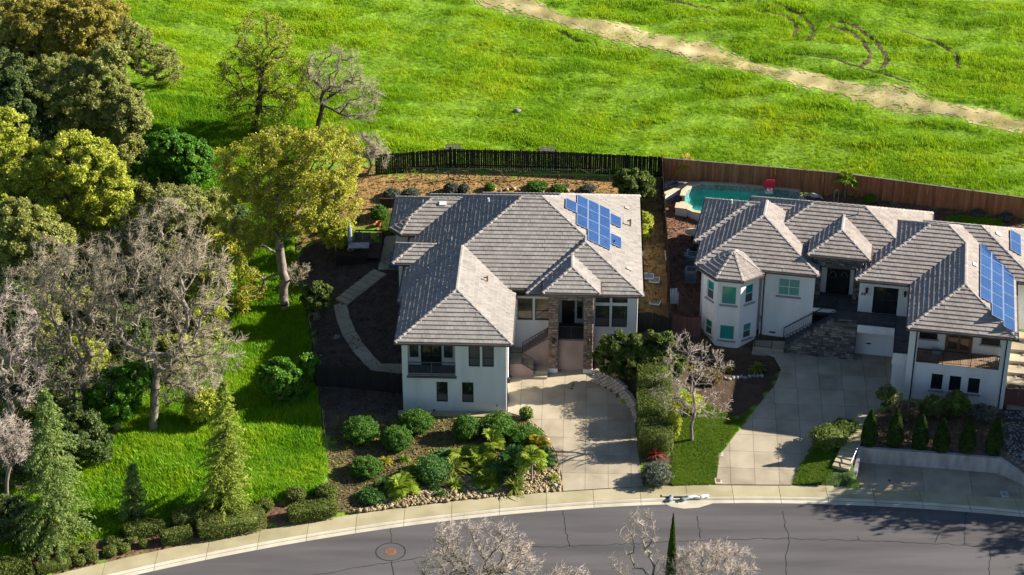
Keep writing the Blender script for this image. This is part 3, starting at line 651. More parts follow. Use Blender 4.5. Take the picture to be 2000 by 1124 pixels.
def lattice_rail(H, P0, P1, z0, z1, name='railing', m='iron_lattice', step=.11, post=True):
    """railing with diagonal infill"""
    L, d, n = frame(P0, P1); b = MB()
    for a, c in ((z1-.05, z1),(z0+.03, z0+.07)): pbox(b, P0, P1, 0, L, -.025, .025, a, c)
    for s in ([0, L/2, L] if post else [0, L]): pbox(b, P0, P1, max(0, s-.025), min(L, s+.025), -.026, .026, z0, z1)
    r = b.build(name, M[m], H.root); f = lambda s, z: (P0[0]+d[0]*s, P0[1]+d[1]*s, z); hh = z1 - z0 - .12
    for side in (0, 1):
        a0, a1 = (0, L/2) if side == 0 else (L/2, L); s = a0 - hh
        while s < a1:
            p0, p1 = [s, z0+.07], [s+hh, z1-.05]
            if p0[0] < a0: p0 = [a0, p0[1]+(a0-p0[0])]
            if p1[0] > a1: p1 = [a1, p1[1]-(p1[0]-a1)]
            if p1[0]-p0[0] > .05:
                q0, q1 = (p0, p1) if side == 0 else ([a0+a1-p0[0], p0[1]], [a0+a1-p1[0], p1[1]])
                MB().bar(f(*q0), f(*q1), .014).build('bar', M[m], r)
            s += step*1.5
    return r
def baluster_rail(H, pts, h=1.0, step=.13, m='iron', name='railing', parent=None):
    """pts: list of (u,v,z) along the foot of the rail"""
    b = MB()
    for p, q in zip(pts[:-1], pts[1:]):
        b.bar((p[0],p[1],p[2]+h), (q[0],q[1],q[2]+h), .05); b.bar((p[0],p[1],p[2]+.1), (q[0],q[1],q[2]+.1), .03)
    for p in pts: b.bar((p[0],p[1],p[2]), (p[0],p[1],p[2]+h+.03), .05)
    r = b.build(name, M[m], parent or H.root)
    for p, q in zip(pts[:-1], pts[1:]):
        L = math.hypot(q[0]-p[0], q[1]-p[1]); n = int(L/step)
        for k in range(1, n):
            t = k/n; c = [p[i]+(q[i]-p[i])*t for i in range(3)]; MB().bar((c[0],c[1],c[2]+.1), (c[0],c[1],c[2]+h), .016).build('baluster', M[m], r)
    return r
def lantern(H, P0, P1, s, z, m='iron'):
    b = MB(); L, d, n = frame(P0, P1); c = (P0[0]+d[0]*s+n[0]*.12, P0[1]+d[1]*s+n[1]*.12, z)
    b.lathe(c, [(.02,-.24),(.07,-.2),(.09,.1),(.12,.12),(.03,.24)], 8); pbox(b, P0, P1, s-.03, s+.03, 0, .1, z-.02, z+.02); return b.build('wall_lantern', M[m], H.root)

# ---- first house (left)
H1 = House('house', (-7.25, 115.65), 2.2, 'white stucco house with brown stone portal, tiled hip roofs and a front balcony')
mp = [plane((-.66,5.35),(0,1),5.85), plane((15.92,0),(-1,0),6.4), plane((0,20.6),(0,-1),6.4), plane((-.66,0),(1,0),5.85)]
bayp = edges_planes(rect(8.02,15.92,5.75,14), 6.4, skip=(2,))
wingfp = clip(rect(-.37,7.29,-.53,9.9), 1, -1, 6.01)
roofs1 = [dict(fp=rect(-.66,6.3,5.35,20.6), pl=mp, gz=6.4, nogut=(1,)), dict(fp=rect(6.3,15.92,6.45,20.6), pl=mp, gz=6.4, nogut=(3,)),
 dict(fp=rect(4.3,15.92,12.3,20.98), pl=edges_planes(rect(4.3,15.92,12.3,20.98), 6.4, skip=(0,)), nogut=(0,)),
 dict(fp=rect(8.02,15.92,5.75,11.5), pl=bayp, nogut=(2,)),
 dict(fp=wingfp, pl=edges_planes(rect(-.37,7.29,-.53,10), 6.1, skip=(2,))),
 dict(fp=rect(9.12,13.02,5.0,9.3), pl=edges_planes(rect(9.12,13.02,5.0,9.3), 6.9, skip=(2,)), nogut=(2,)),
 dict(fp=rect(-1.5,2.0,10.1,13.15), pl=edges_planes(rect(-1.5,2.0,10.1,13.15), 6.2, skip=(1,)), nogut=(1,)),
 dict(fp=[(-1.3,14.5),(4.0,14.5),(4.0,20.5),(-2.15,20.5),(-2.15,15.4)], pl=edges_planes([(-1.3,14.5),(4.0,14.5),(4.0,20.5),(-2.15,20.5),(-2.15,15.4)], 6.2, skip=(1,)), nogut=(1,))]
build_roof(H1, roofs1, M['roof_tile'])
W = MB()
W.box(.004,6.866,.3,7.6,-.3,3.22); W.box(3.55,6.864,.3,7.6,3.22,5.95); W.box(.006,3.55,1.4,7.6,3.22,5.95); W.box(.004,.30,.3,1.4,3.22,5.95)
W.build('wing_wall', M['stucco'], H1.root)
W = MB(); W.box(-.2,9.6,7.2,20.2,.3,5.8); W.box(9.6,12.95,7.65,20.2,.3,6.2); W.box(12.95,15.48,6.55,20.2,.3,6.2); W.box(-1.1,1,10.5,12.8,1.5,6.05); W.box(-1.7,2,15.2,20.1,2,6.05)
W.build('main_wall', M['stucco'], H1.root)
MB().box(6.9,9.6,7.19,7.21,5.7,6.3).build('wall_band', M['stucco'], H1.root)
P0, P1 = (0, 0), (6.87, 0)
wins = [(4.40,5.14,4.03,5.58),(5.30,6.06,4.03,5.58),(2.24,2.99,1.24,2.81),(3.94,4.70,1.24,2.81)]
panel(H1, 'front_wall', P0, P1, -.2, 6.0, [(.38,3.52,3.28,5.9)] + wins, M['stucco'])
for h in wins[:2]: window(H1, P0, P1, h, gm=['glass_screen','glass_screen'], hs=(.4,), n0=-.1)
for h in wins[2:]: window(H1, P0, P1, h, gm=['glass_screen','glass'], hs=(.38,), n0=-.1)
b = MB(); pbox(b, P0, P1, .30, 3.60, .002, .12, 3.14, 3.26); b.build('balcony_sill', M['gutter'], H1.root)
MB().box(.31,3.54,.31,1.395,3.225,3.26).build('balcony_floor', M['deckgrey'], H1.root)
lattice_rail(H1, (.40,-.04), (3.50,-.04), 3.30, 4.34, 'balcony_railing')
Q0, Q1 = (0, 1.4), (3.5, 1.4)
for h in ((.42,.98,3.87,5.55),(2.68,3.24,3.87,5.55)): window(H1, Q0, Q1, h, n0=.02, gm='glass')
dr = window(H1, Q0, Q1, (1.15,2.51,3.27,5.65), n0=.02, fm='doorblack', gm='glass', vs_=(.5,), fw=.12, name='balcony_door')
for h in ((.47,.93,4.3,5.2),(2.73,3.19,4.3,5.2),(1.3,1.75,4.4,5.5),(1.9,2.36,4.4,5.5)):
    for k in range(6):
        z = h[2] + (h[3]-h[2])*(k+.2)/6; zm = min(z+.22, h[3]); c = (h[0]+h[1])/2; L_, d_, n_ = frame(Q0, Q1)
        for a_, b_ in ((h[0], c), (h[1], c)): MB().bar((a_, 1.4-.045, z), (b_, 1.4-.045, zm), .018).build('grille_bar', M['trimgrey'], dr)
# wall left of the portal
P0, P1 = (6.875, 6.9), (9.6, 6.9)
hs_ = [(.50,1.53,5.58,6.12),(1.70,2.66,5.58,6.12),(.50,1.53,3.68,5.39),(1.70,2.66,3.68,5.39)]
panel(H1, 'front_wall', P0, P1, .3, 6.3, hs_, M['stucco'])
for k, h in enumerate(hs_): window(H1, P0, P1, h, gm='glass_brown' if k > 1 else 'glass', hs=(.42,) if k > 1 else (), n0=-.1)
# wall right of the portal
P0, P1 = (12.5, 6.25), (15.5, 6.25)
hs_ = [(.20,1.17,5.53,6.0),(1.34,2.38,5.53,6.0),(.20,1.17,3.63,5.30),(1.34,2.38,3.63,5.30)]
panel(H1, 'front_wall', P0, P1, .3, 6.3, hs_, M['stucco'])
for k, h in enumerate(hs_): window(H1, P0, P1, h, gm=['glass_screen','glass_brown'] if k > 1 else 'glass_brown', hs=(.4,) if k > 1 else (), n0=-.1)
# portal
sm = stone_meshes(M['stone_brown'])
por = MB(); por.box(9.60,10.16,5.22,7.65,-.1,6.74); por.box(11.99,12.52,5.22,6.6,-.1,6.74); por.box(10.16,11.99,5.22,5.7,6.25,6.74)
por = por.build('portal', M['stone_brown'], H1.root)
stones(por, (9.55,5.20),(10.20,5.20), .88, 6.27, sm, w=(.2,.42)); stones(por, (11.94,5.20),(12.58,5.20), .88, 6.27, sm, w=(.2,.42)); stones(por, (9.55,5.20),(12.58,5.20), 6.27, 6.74, sm, w=(.2,.42))
stones(por, (12.54,5.2),(12.54,6.24), .88, 6.7, sm, w=(.2,.42)); stones(por, (9.58,6.9),(9.58,5.2), 3.3, 6.7, sm, w=(.2,.42)); stones(por, (10.18,5.2),(10.18,6.6), 3.3, 6.3, sm, w=(.2,.42))
for u in (9.52, 11.94): MB().box(u,u+.68,5.12,5.6,.1,.875).build('pier_base', M['stucco'], por)
MB().box(10.2,11.95,5.42,7.6,.1,3.0).build('porch_wall', M['stucco_pink'], H1.root)
MB().box(10.18,11.97,5.36,7.64,3.0,3.12).build('porch_floor', M['deckgrey'], H1.root)
lattice_rail(H1, (10.22,5.46),(11.93,5.46), 3.14, 4.08, 'porch_railing', m='iron')
Q0, Q1 = (10.17, 7.63), (11.97, 7.63)
MB().box(10.16,11.985,7.60,7.65,3.12,6.3).build('porch_back_wall', M['stucco'], H1.root)
d_ = MB(); pbox(d_, Q0, Q1, .25,1.12,.03,.09,3.13,5.45); d_ = d_.build('front_door', M['doorblack'], H1.root); pbox(MB(), Q0, Q1, 1.02,1.06,.09,.13,4.1,4.25).build('handle', M['galv'], d_)
w = window(H1, Q0, Q1, (1.28,1.66,3.5,5.4), n0=.05, fm='trimdark', name='sidelight')
for k in range(4): MB().bar((10.17+1.32, 7.545, 4.5+k*.2), (10.17+1.62, 7.545, 4.65+k*.2), .02).build('grille_bar', M['trimgrey'], w)
lantern(H1, (9.55,5.15),(12.58,5.15), .34, 3.15); lantern(H1, (9.55,5.15),(12.58,5.15), 2.74, 3.15)
# entrance stair
stw = MB(); stw.add([(7.75,5.6,.2),(9.6,5.6,.2),(9.6,5.6,3.0),(7.75,5.6,1.78),(7.75,5.75,.2),(9.6,5.75,.2),(9.6,5.75,3.0),(7.75,5.75,1.78)], [(0,1,2,3),(5,4,7,6),(3,2,6,7),(0,3,7,4),(1,5,6,2)])
stw.build('stair_wall', M['stucco_pink'], H1.root)
sr = empty('staircase', (0,0,0), 0, parent=H1.root)
for k in range(9):
    MB().box(7.75+k*.205, 7.75+(k+1)*.205+.02, 5.76, 6.88, .3, 1.72+k*.165).build('step', M['stucco_pink'], sr)
MB().box(6.9,7.74,4.75,6.88,.3,1.5).build('landing', M['concrete'], sr)
pw = MB(); pw.add([(6.9,4.6,.2),(8.55,4.6,.2),(8.55,4.6,.98),(7.75,4.6,1.5),(6.9,4.6,1.5)] + [(6.9,4.74,.2),(8.55,4.74,.2),(8.55,4.74,.98),(7.75,4.74,1.5),(6.9,4.74,1.5)], [(0,1,2,3,4),(9,8,7,6,5),(4,3,8,9),(3,2,7,8),(1,6,7,2),(0,4,9,5)])
pw.build('low_wall', M['stucco_pink'], H1.root)
for k in range(3): MB().box(7.76+.0, 8.56+k*0, 4.75, 5.59, .2, 1.3-k*.3).build('step', M['concrete'], sr) if k == 0 else None
MB().box(8.57,9.52,4.72,5.58,.2,.88).build('step', M['concrete'], sr); MB().box(8.57,9.50,4.3,4.715,.2,.7).build('step', M['concrete'], sr)
r = MB(); r.bar((7.75,5.65,2.6),(9.55,5.65,3.85),.045); r.bar((7.75,5.65,1.8),(7.75,5.65,2.6),.04); r.bar((7.75,4.67,1.5),(7.75,4.67,2.4),.04); r.bar((7.75,4.67,2.4),(8.53,4.67,1.9),.035); r.bar((8.53,4.67,.98),(8.53,4.67,1.9),.04); r.bar((6.92,4.67,2.4),(7.75,4.67,2.4),.035)
r = r.build('stair_railing', M['iron'], H1.root)
for k in range(14): t = k/14; MB().bar((7.8+1.7*t,5.65,1.82+1.15*t),(7.8+1.7*t,5.65,2.62+1.2*t),.014).build('baluster', M['iron'], r)
for k in range(8): t = k/8; MB().bar((7.75+.78*t,4.67,1.5-.5*t),(7.75+.78*t,4.67,2.4-.5*t),.014).build('baluster', M['iron'], r)
MB().tube([(6.93,.06,.5),(6.93,.06,5.95)], .045).build('downpipe', M['gutter'], H1.root)
MB().tube([(15.55,6.3,1.5),(15.55,6.3,6.3)], .04).build('downpipe', M['stucco'], H1.root)
lantern(H1, (6.87,0),(6.87,6), 1.2, 2.3)

def pipe(H, px, py, pl, r, h, name, m, elbow=False):
    u, v, z = H.onplane(px, py, pl); b = MB()
    b.tube([(u,v,z-.1),(u,v,z+h)], r, 8)
    if elbow: b.tube([(u,v,z+h*.8),(u-.25,v,z+h*.75)], r*.8, 6)
    return b.build(name, M[m], H.root)
RP1 = plane((15.92,0),(-1,0),6.4); WR1 = plane((7.29,0),(-1,0),6.1); LP1 = plane((-.66,0),(1,0),5.85)
pipe(H1, 1231, 443, RP1, .07, .6, 'vent_pipe', 'rust', True); pipe(H1, 1200, 476, RP1, .05, .3, 'vent_pipe', 'trimdark'); pipe(H1, 1185, 477, RP1, .04, .3, 'vent_pipe', 'galv'); pipe(H1, 952, 551, WR1, .06, .45, 'vent_pipe', 'rust', True)
pipe(H1, 954, 396, LP1, .07, .35, 'vent_pipe', 'white'); pipe(H1, 871, 456, LP1, .05, .3, 'vent_pipe', 'galv'); pipe(H1, 836, 529, LP1, .05, .25, 'vent_pipe', 'galv'); pipe(H1, 815, 553, LP1, .05, .25, 'vent_pipe', 'galv')
def flat_vent(H, px, py, pl, w=.5, d=.4, m='galv'):
    u, v, z = H.onplane(px, py, pl); g = math.atan2(pl[1], pl[0])
    o = MB().box(-d/2, d/2, -w/2, w/2, 0, .12).build('roof_vent', M[m], H.root); s = math.hypot(pl[0], pl[1]); o.location = (u, v, z); o.rotation_euler = Matrix.Rotation(g, 4, 'Z').to_euler(); o.rotation_euler = (Matrix.Rotation(g, 4, 'Z') @ Matrix.Rotation(-math.atan(s), 4, 'Y')).to_euler(); return o
flat_vent(H1, 865, 399, plane((0,14.5),(0,1),6.2), .5, .35, 'trimwhite'); flat_vent(H1, 882, 498, LP1, .5, .4, 'acunit'); flat_vent(H1, 880, 469, LP1, .35, .3, 'acunit'); flat_vent(H1, 823, 397, plane((-2.15,0),(1,0),6.2), .5, .4, 'acunit'); flat_vent(H1, 1227, 527, RP1, .3, .4, 'ridge'); flat_vent(H1, 1223, 408, RP1, .3, .35, 'ridge')

# ---- solar panels
def solar_mesh(w, l):
    fr = MB().box(0, w, 0, l, -.04, 0); lines = MB(); cells = []
    return mesh('frame', fr.V, fr.F, M['solar_line'])
def solar(H, pl, u, v, w, l, label, group, fm, cellm):
    e = empty('solar_panel', (0,0,0), 0, label, 'solar panel', group)
    z = pl[0]*u + pl[1]*v + pl[2] + .16; x, y, _ = H.world(u, v)
    ang = math.atan(TT); e.matrix_world = Matrix.Translation((x, y, z)) @ Matrix.Rotation(-H.A, 4, 'Z') @ Matrix.Rotation(ang, 4, 'Y')
    link('frame', fm, e); link('cells', cellm, e); return e
SW, SL = .86, 1.52
fm = MB().box(0, SW, 0, SL, -.05, 0); fm.box(.1,.16,.2,.26,-.2,-.05); fm.box(.7,.76,1.2,1.26,-.2,-.05); fm = mesh('solar_frame', fm.V, fm.F, M['solar_line'])
cb = MB()
for i in range(4):
    for j in range(8): cb.box(.025+i*.2045, .025+(i+1)*.2045-.008, .025+j*.1845, .025+(j+1)*.1845-.003, .001, .006)
cellm = mesh('solar_cells', cb.V, cb.F, M['solar'])
def array(H, pl, cols, label, group, w=SW, l=SL):
    for (px, py, n) in cols:
        u, v, z = H.onplane(px, py, pl)          # upper far corner of the column
        for k in range(n): solar(H, pl, u, v - (k+1)*(l+.025), w, l, label, group, fm, cellm)
zz4 = lambda x, y: (740 + x/3.5125, 360 + y/3.5125)
u0, v0, _ = H1.onplane(*zz4(1362, 82), RP1)
cs = (SW + .03) * math.cos(math.atan(TT))
for c, (dv, n) in enumerate([(1, 1), (0, 3), (0, 4), (0, 4)]):
    for k in range(n): solar(H1, RP1, u0 + (c-1)*cs, v0 - (k+1+dv*.9)*(SL+.025), SW, SL, 'blue solar panel in the stepped array on the left house roof', 'solar panels on the left house', fm, cellm)
for k in (0, 2): solar(H1, RP1, u0 + 3*cs, v0 - (k+1)*(SL+.025) - .5, SW, SL, 'blue solar panel in the stepped array on the left house roof', 'solar panels on the left house', fm, cellm)

# ---- second house (right)
H2 = House('house', (26.5, 115.87), 11.5, 'white stucco house with octagonal corner tower, stone stair wall and raised deck')
e2 = 6.8
RPL = plane((6.4,0),(-1,0),e2)
octo = [(-12.75+2.45*math.cos(math.radians(a)), 6.55+2.45*math.sin(math.radians(a))) for a in (22.5+45*k for k in range(8))]
roofs2 = [dict(fp=rect(-4.33,6.4,5.74,15.3), pl=edges_planes(rect(-4.33,6.4,5.74,15.3), e2)),
 dict(fp=rect(-12.5,.6,7.45,17.0), pl=edges_planes(rect(-12.5,.6,7.45,17.0), e2)),
 dict(fp=rect(-15.77,-6,9.2,16.05), pl=edges_planes(rect(-15.77,-6,9.2,16.05), e2, skip=(1,)), nogut=(1,)),
 dict(fp=rect(-15.3,-6.83,5.76,12.3), pl=edges_planes(rect(-15.3,-6.83,5.76,12.3), e2, skip=(2,)), nogut=(2,)),
 dict(fp=rect(-7.72,-3.45,7.0,12.2), pl=edges_planes(rect(-7.72,-3.45,7.0,12.2), 7.7, skip=(2,)), nogut=(2,)),
 dict(fp=rect(-.63,6.4,-.22,9.4), pl=edges_planes(rect(-.63,6.4,-.22,9.4), e2, skip=(2,)), nogut=(2,)),
 dict(fp=rect(0,7.9,7.6,15.6), pl=edges_planes(rect(0,7.9,7.6,15.6), e2, skip=(3,)), nogut=(3,)),
 dict(fp=octo, pl=edges_planes(octo, 6.62, .5), t=.5)]
build_roof(H2, roofs2, M['roof_tile_b'])
W = MB(); W.box(.004,5.846,.6,6.4,.5,3.9); W.box(.004,5.846,2.2,6.4,3.9,6.6); W.build('wing_wall', M['stucco2'], H2.root)
W = MB(); W.box(-4,0,6.5,14.9,.8,6.6); W.box(-7.05,-3.9,8.65,15,.8,7.2); W.box(-14.9,-7.06,6.6,15.6,.5,6.6); W.box(0,5.9,6.42,14.9,.8,6.6); W.box(3,7.4,8.1,15.1,1.5,6.6); W.build('main_wall', M['stucco2'], H2.root)
P0, P1 = (0, .3), (5.85, .3)
lw = [(1.29,2.03,2.02,3.24),(2.47,3.22,2.02,3.22),(3.69,4.44,2.02,3.20)]
panel(H2, 'front_wall', P0, P1, .5, 6.65, [(.16,5.52,4.0,6.35)] + lw, M['stucco2'])
for h in lw: window(H2, P0, P1, h, n0=-.14, fw=.035, sill='trimgrey')
fl = MB().box(.165,5.515,.31,2.195,3.905,4.0).build('balcony_floor', M['decktile'], H2.root)
for i in range(11):
    for j in range(4): MB().box(.17+i*.486,.17+(i+1)*.486-.015,.32+j*.468,.32+(j+1)*.468-.015,4.0,4.012).build('floor_tile', M['decktile'], fl)
Q0, Q1 = (0, 2.2), (5.85, 2.2)
window(H2, Q0, Q1, (.25,1.42,4.8,5.7), n0=.02, fw=.04, sill='trimgrey'); window(H2, Q0, Q1, (4.3,5.5,4.8,5.7), n0=.02, fw=.04, gm='glass_brown', sill='trimgrey')
window(H2, Q0, Q1, (1.98,3.75,4.02,5.75), n0=.04, fm='doorwood', gm='glass_brown', vs_=(.5,), fw=.2, name='balcony_door')
baluster_rail(H2, [(.2,.36,4.0),(1.9,.36,4.0),(3.7,.36,4.0),(5.48,.36,4.0)], 1.0, .11)
b = MB().box(1.2,1.75,1.5,1.85,4.02,4.28); b.build('planter_box', M['acunit'], H2.root)
for u in (-.30,): MB().box(u-.12,u+.28,.2,.62,.5,6.63).build('pilaster', M['stucco2'], H2.root)
MB().box(5.86,6.1,.12,.62,.5,6.63).build('pilaster', M['stucco2'], H2.root)
MB().tube([(.03,.24,.8),(.03,.24,6.6)], .045).build('downpipe', M['trimdark'], H2.root); MB().tube([(5.82,.22,.8),(5.82,.22,6.6)], .045).build('downpipe', M['trimdark'], H2.root)
MB().tube([(-10.5,6.12,1.2),(-10.5,6.12,6.6)], .045).build('downpipe', M['trimdark'], H2.root)
# deck
dk = MB(); dk.box(-5.4,-.02,4.42,6.2,3.82,4.04); dk.box(-7.05,-3.9,6.2,8.62,3.82,4.041); dk.box(-1.32,-.02,1.12,4.42,3.82,4.04)
dk = dk.build('deck', M['deckgrey'], H2.root)
b = MB(); b.box(-3.88,-1.32,4.34,4.42,3.5,4.06); b.box(-1.40,-1.32,1.04,4.34,3.5,4.06); b.box(-1.40,-.05,1.04,1.12,3.2,4.06); b.box(-7.1,-5.4,6.12,6.2,3.8,4.06); b.build('deck_fascia', M['stucco2'], dk)
MB().box(-3.9,-1.32,5.5,6.45,.8,3.82).build('garage_wall', M['stucco2'], H2.root)
MB().box(-1.30,-.02,1.3,6.4,.8,3.2).build('under_deck_wall', M['stucco2'], H2.root)
MB().box(-3.2,-2.85,5.46,5.5,2.0,2.08).build('wall_vent', M['trimdark'], H2.root); MB().box(-9.9,-9.5,6.15,6.2,1.72,1.82).build('wall_vent', M['trimdark'], H2.root); MB().lathe((6.25,-.03,1.05), [(.03,-.05),(.05,0),(.03,.05)], 8).build('hose_tap', M['trimdark'], H1.root); MB().box(15.5,15.62,9,9.5,3.2,3.9).build('meter_cabinet', M['galv'], H1.root); MB().box(-10.66,-10.58,6.0,6.16,2.6,3.0).build('meter_cabinet', M['trimgrey'], H2.root)
P0, P1 = (-4.0, 6.2), (0, 6.2)
panel(H2, 'front_wall', P0, P1, 4.04, 6.65, [(.97,2.65,4.06,6.15)], M['stucco2'])
window(H2, P0, P1, (.97,2.65,4.06,6.15), n0=-.12, fm='doorblack', gm='glass', vs_=(.5,), fw=.08, name='french_door')
lantern(H2, P0, P1, .5, 5.85); lantern(H2, P0, P1, 3.1, 5.85)
def digit(ch, x, z, h=.17):
    seg = {'a':((0,1),(.55,1)),'b':((.55,1),(.55,.5)),'c':((.55,.5),(.55,0)),'d':((0,0),(.55,0)),'e':((0,0),(0,.5)),'f':((0,.5),(0,1)),'g':((0,.5),(.55,.5))}
    b = MB()
    for s in {'8':'abcdefg','1':'bc','7':'abc','4':'fgbc'}[ch]:
        (x0,z0),(x1,z1) = seg[s]; b.bar((x+x0*h,6.185,z+z0*h),(x+x1*h,6.185,z+z1*h),.03)
    return b.build('house_number', M['trimdark'], H2.root)
for k, ch in enumerate('8811'): digit(ch, -3.82+k*.17, 5.42)
# middle wall with window
P0, P1 = (-10.65, 6.2), (-7.05, 6.2)
panel(H2, 'front_wall', P0, P1, .9, 6.65, [(1.12,2.62,4.76,6.1)], M['stucco2'])
window(H2, P0, P1, (1.12,2.62,4.76,6.1), n0=-.1, fm='trimwhite', gm='glass_pale', vs_=(.5,), hs=(.5,), fw=.06, sill='trimgrey')
MB().box(-7.35,-7.05,6.5,8.65,3.8,6.65).build('return_wall', M['stucco2'], H2.root)
# stone stair wall
sg = stone_meshes(M['stone_grey'])
ztop = lambda s: min(4.28, 1.62 + max(0, s)*.80)
sw = MB(); pts = [(-8.6,1.0),(-3.9,1.0),(-3.9,4.22),(-5.4,4.22),(-8.6,1.66)]
n_ = len(pts); sw.add([(u,4.56,z) for u, z in pts] + [(u,4.75,z) for u, z in pts], [tuple(range(n_)), tuple(range(2*n_-1,n_-1,-1))] + [(i,n_+i,n_+(i+1)%n_,(i+1)%n_) for i in range(n_)])
sw = sw.build('stone_wall', M['stone_grey'], H2.root)
stones(sw, (-8.65,4.55),(-3.9,4.55), .95, 4.3, sg, h=(.11,.19), w=(.25,.62), n=.06, ztop=ztop)
for k in range(16): MB().box(-8.75+k*.215,-8.75+(k+1)*.215-.01,4.47,4.80,1.55+k*.17+.02,1.55+k*.17+.20).build('coping_stone', M['stone_grey'], sw)
sc2 = empty('staircase', (0,0,0), 0, parent=H2.root)
for k in range(15): MB().box(-8.75+k*.225,-8.75+(k+1)*.225+.02,4.76,6.19,.9,1.5+k*.17).build('step', M['deckgrey'], sc2)
MB().box(-10.9,-8.76,4.6,6.19,.8,1.34).build('landing', M['concrete'], sc2); MB().box(-10.9,-8.76,4.1,4.6,.7,1.15).build('step', M['concrete'], sc2)
baluster_rail(H2, [(-8.9,6.02,1.45),(-5.4,6.02,4.05)], .85, .14); baluster_rail(H2, [(-7.05,6.25,4.04),(-5.42,6.25,4.04),(-5.38,4.47,4.04),(-3.3,4.47,4.04),(-1.36,4.47,4.04)], .98, .11); baluster_rail(H2, [(-1.36,4.47,4.04),(-1.36,1.1,4.04),(-.1,1.1,4.04)], .98, .11)
baluster_rail(H2, [(-10.8,4.65,1.34),(-9.6,4.65,1.34)], .8, .12)
# entry
ent = MB(); ent.box(-7.3,-6.72,7.42,8.65,3.9,7.4); ent.box(-4.42,-3.92,7.42,8.65,3.9,7.4); ent.box(-6.72,-4.42,7.42,8.0,6.75,7.4); ent = ent.build('entry_portal', M['stone_grey'], H2.root)
stones(ent, (-7.35,7.40),(-6.68,7.40), 4.04, 6.75, sg, w=(.2,.45)); stones(ent, (-4.46,7.40),(-3.88,7.40), 4.04, 6.75, sg, w=(.2,.45)); stones(ent, (-7.35,7.40),(-3.88,7.40), 6.75, 7.42, sg, w=(.2,.45)); stones(ent, (-3.9,7.4),(-3.9,8.6), 4.04, 7.4, sg, w=(.2,.45))
Q0, Q1 = (-6.75, 8.62), (-4.4, 8.62)
MB().box(-6.72,-4.42,8.58,8.66,4.04,6.9).build('entry_wall', M['stucco2'], H2.root)
dd = window(H2, Q0, Q1, (.42,2.0,4.06,6.2), n0=.08, fm='doorblack', gm='glass', vs_=(.5,), fw=.14, name='front_door')
for k in (0, 1):
    c = (-6.75+.42+.4+k*.79, 8.50)
    for a_ in range(6):
        t0, t1 = a_/6*math.pi, (a_+1)/6*math.pi; MB().bar((c[0]+.22*math.cos(t0), c[1], 5.4+.4*math.sin(t0)),(c[0]+.22*math.cos(t1), c[1], 5.4+.4*math.sin(t1)),.02).build('iron_scroll', M['trimgrey'], dd)
# tower
tw = [(-12.75+2.08*math.cos(math.radians(a)), 6.55+2.08*math.sin(math.radians(a))) for a in (22.5+45*k for k in range(8))]
core = MB().prism(shrink(tw, .82), .3, 6.5).build('tower_core', M['stucco2'], H2.root)
for k in range(8):
    p, q = tw[k], tw[(k+1)%8]
    L, d, n = frame(p, q)
    facing = n
    P0, P1 = (p, q) if (n[0]*(p[0]+12.75)+n[1]*(p[1]-6.55)) > 0 else (q, p)
    L, d, n = frame(P0, P1); hol = []
    if n[1] < -.5:
        ww = 1.04 if n[1] < -.9 else .72; c = L/2
        hol = [(c-ww/2, c+ww/2, 4.5, 5.93), (c-ww/2, c+ww/2, 1.68, 2.85)]
    panel(H2, 'tower_wall', P0, P1, .3, 6.5, hol, M['stucco2'], depth=.2)
    for h in hol:
        fr_ = n[1] < -.9
        window(H2, P0, P1, h, n0=-.08, fm='trimwhite', gm='glass_teal' if fr_ else ['glass_screen','glass_teal'], hs=() if fr_ else (.5,), fw=.05, sill='trimgrey')
cap = MB().lathe((-12.75,6.55,7.62), [(.16,0),(.12,.09),(.02,.14)], 8); cap.build('tower_cap', M['ridge'], H2.root)
pipe(H2, 1429, 400, plane((-15.77,0),(1,0),e2), .06, .4, 'vent_pipe', 'white'); pipe(H2, 1676, 420, plane((0,7.45),(0,1),e2), .05, .4, 'vent_pipe', 'galv')
flat_vent(H2, 1949, 459, plane((7.9,0),(-1,0),e2), .4, .35, 'trimwhite'); flat_vent(H2, 1903, 519, RPL, .4, .35, 'trimwhite')
zz1 = lambda x, y: (1280 + x/2.7778, 280 + y/2.7778)
u0, v0, _ = H2.onplane(*zz1(1764, 552), RPL)
for c, (dv, n) in enumerate([(0, 5), (0, 6), (-.42, 6)]):
    for k in range(n): solar(H2, RPL, u0 + c*cs, v0 + dv*1.5 - (k+1)*(SL+.025), SW, SL, 'blue solar panel in the long array on the right house roof', 'solar panels on the right house', fm, cellm)
RP2 = plane((7.9,0),(-1,0),e2); u0, v0, _ = H2.onplane(*zz1(1925, 477), RP2)
for k in range(2): solar(H2, RP2, u0, v0 - (k+1)*(SL+.025), SW, SL, 'blue solar panel of the small pair behind the long array', 'small pair of solar panels', fm, cellm)
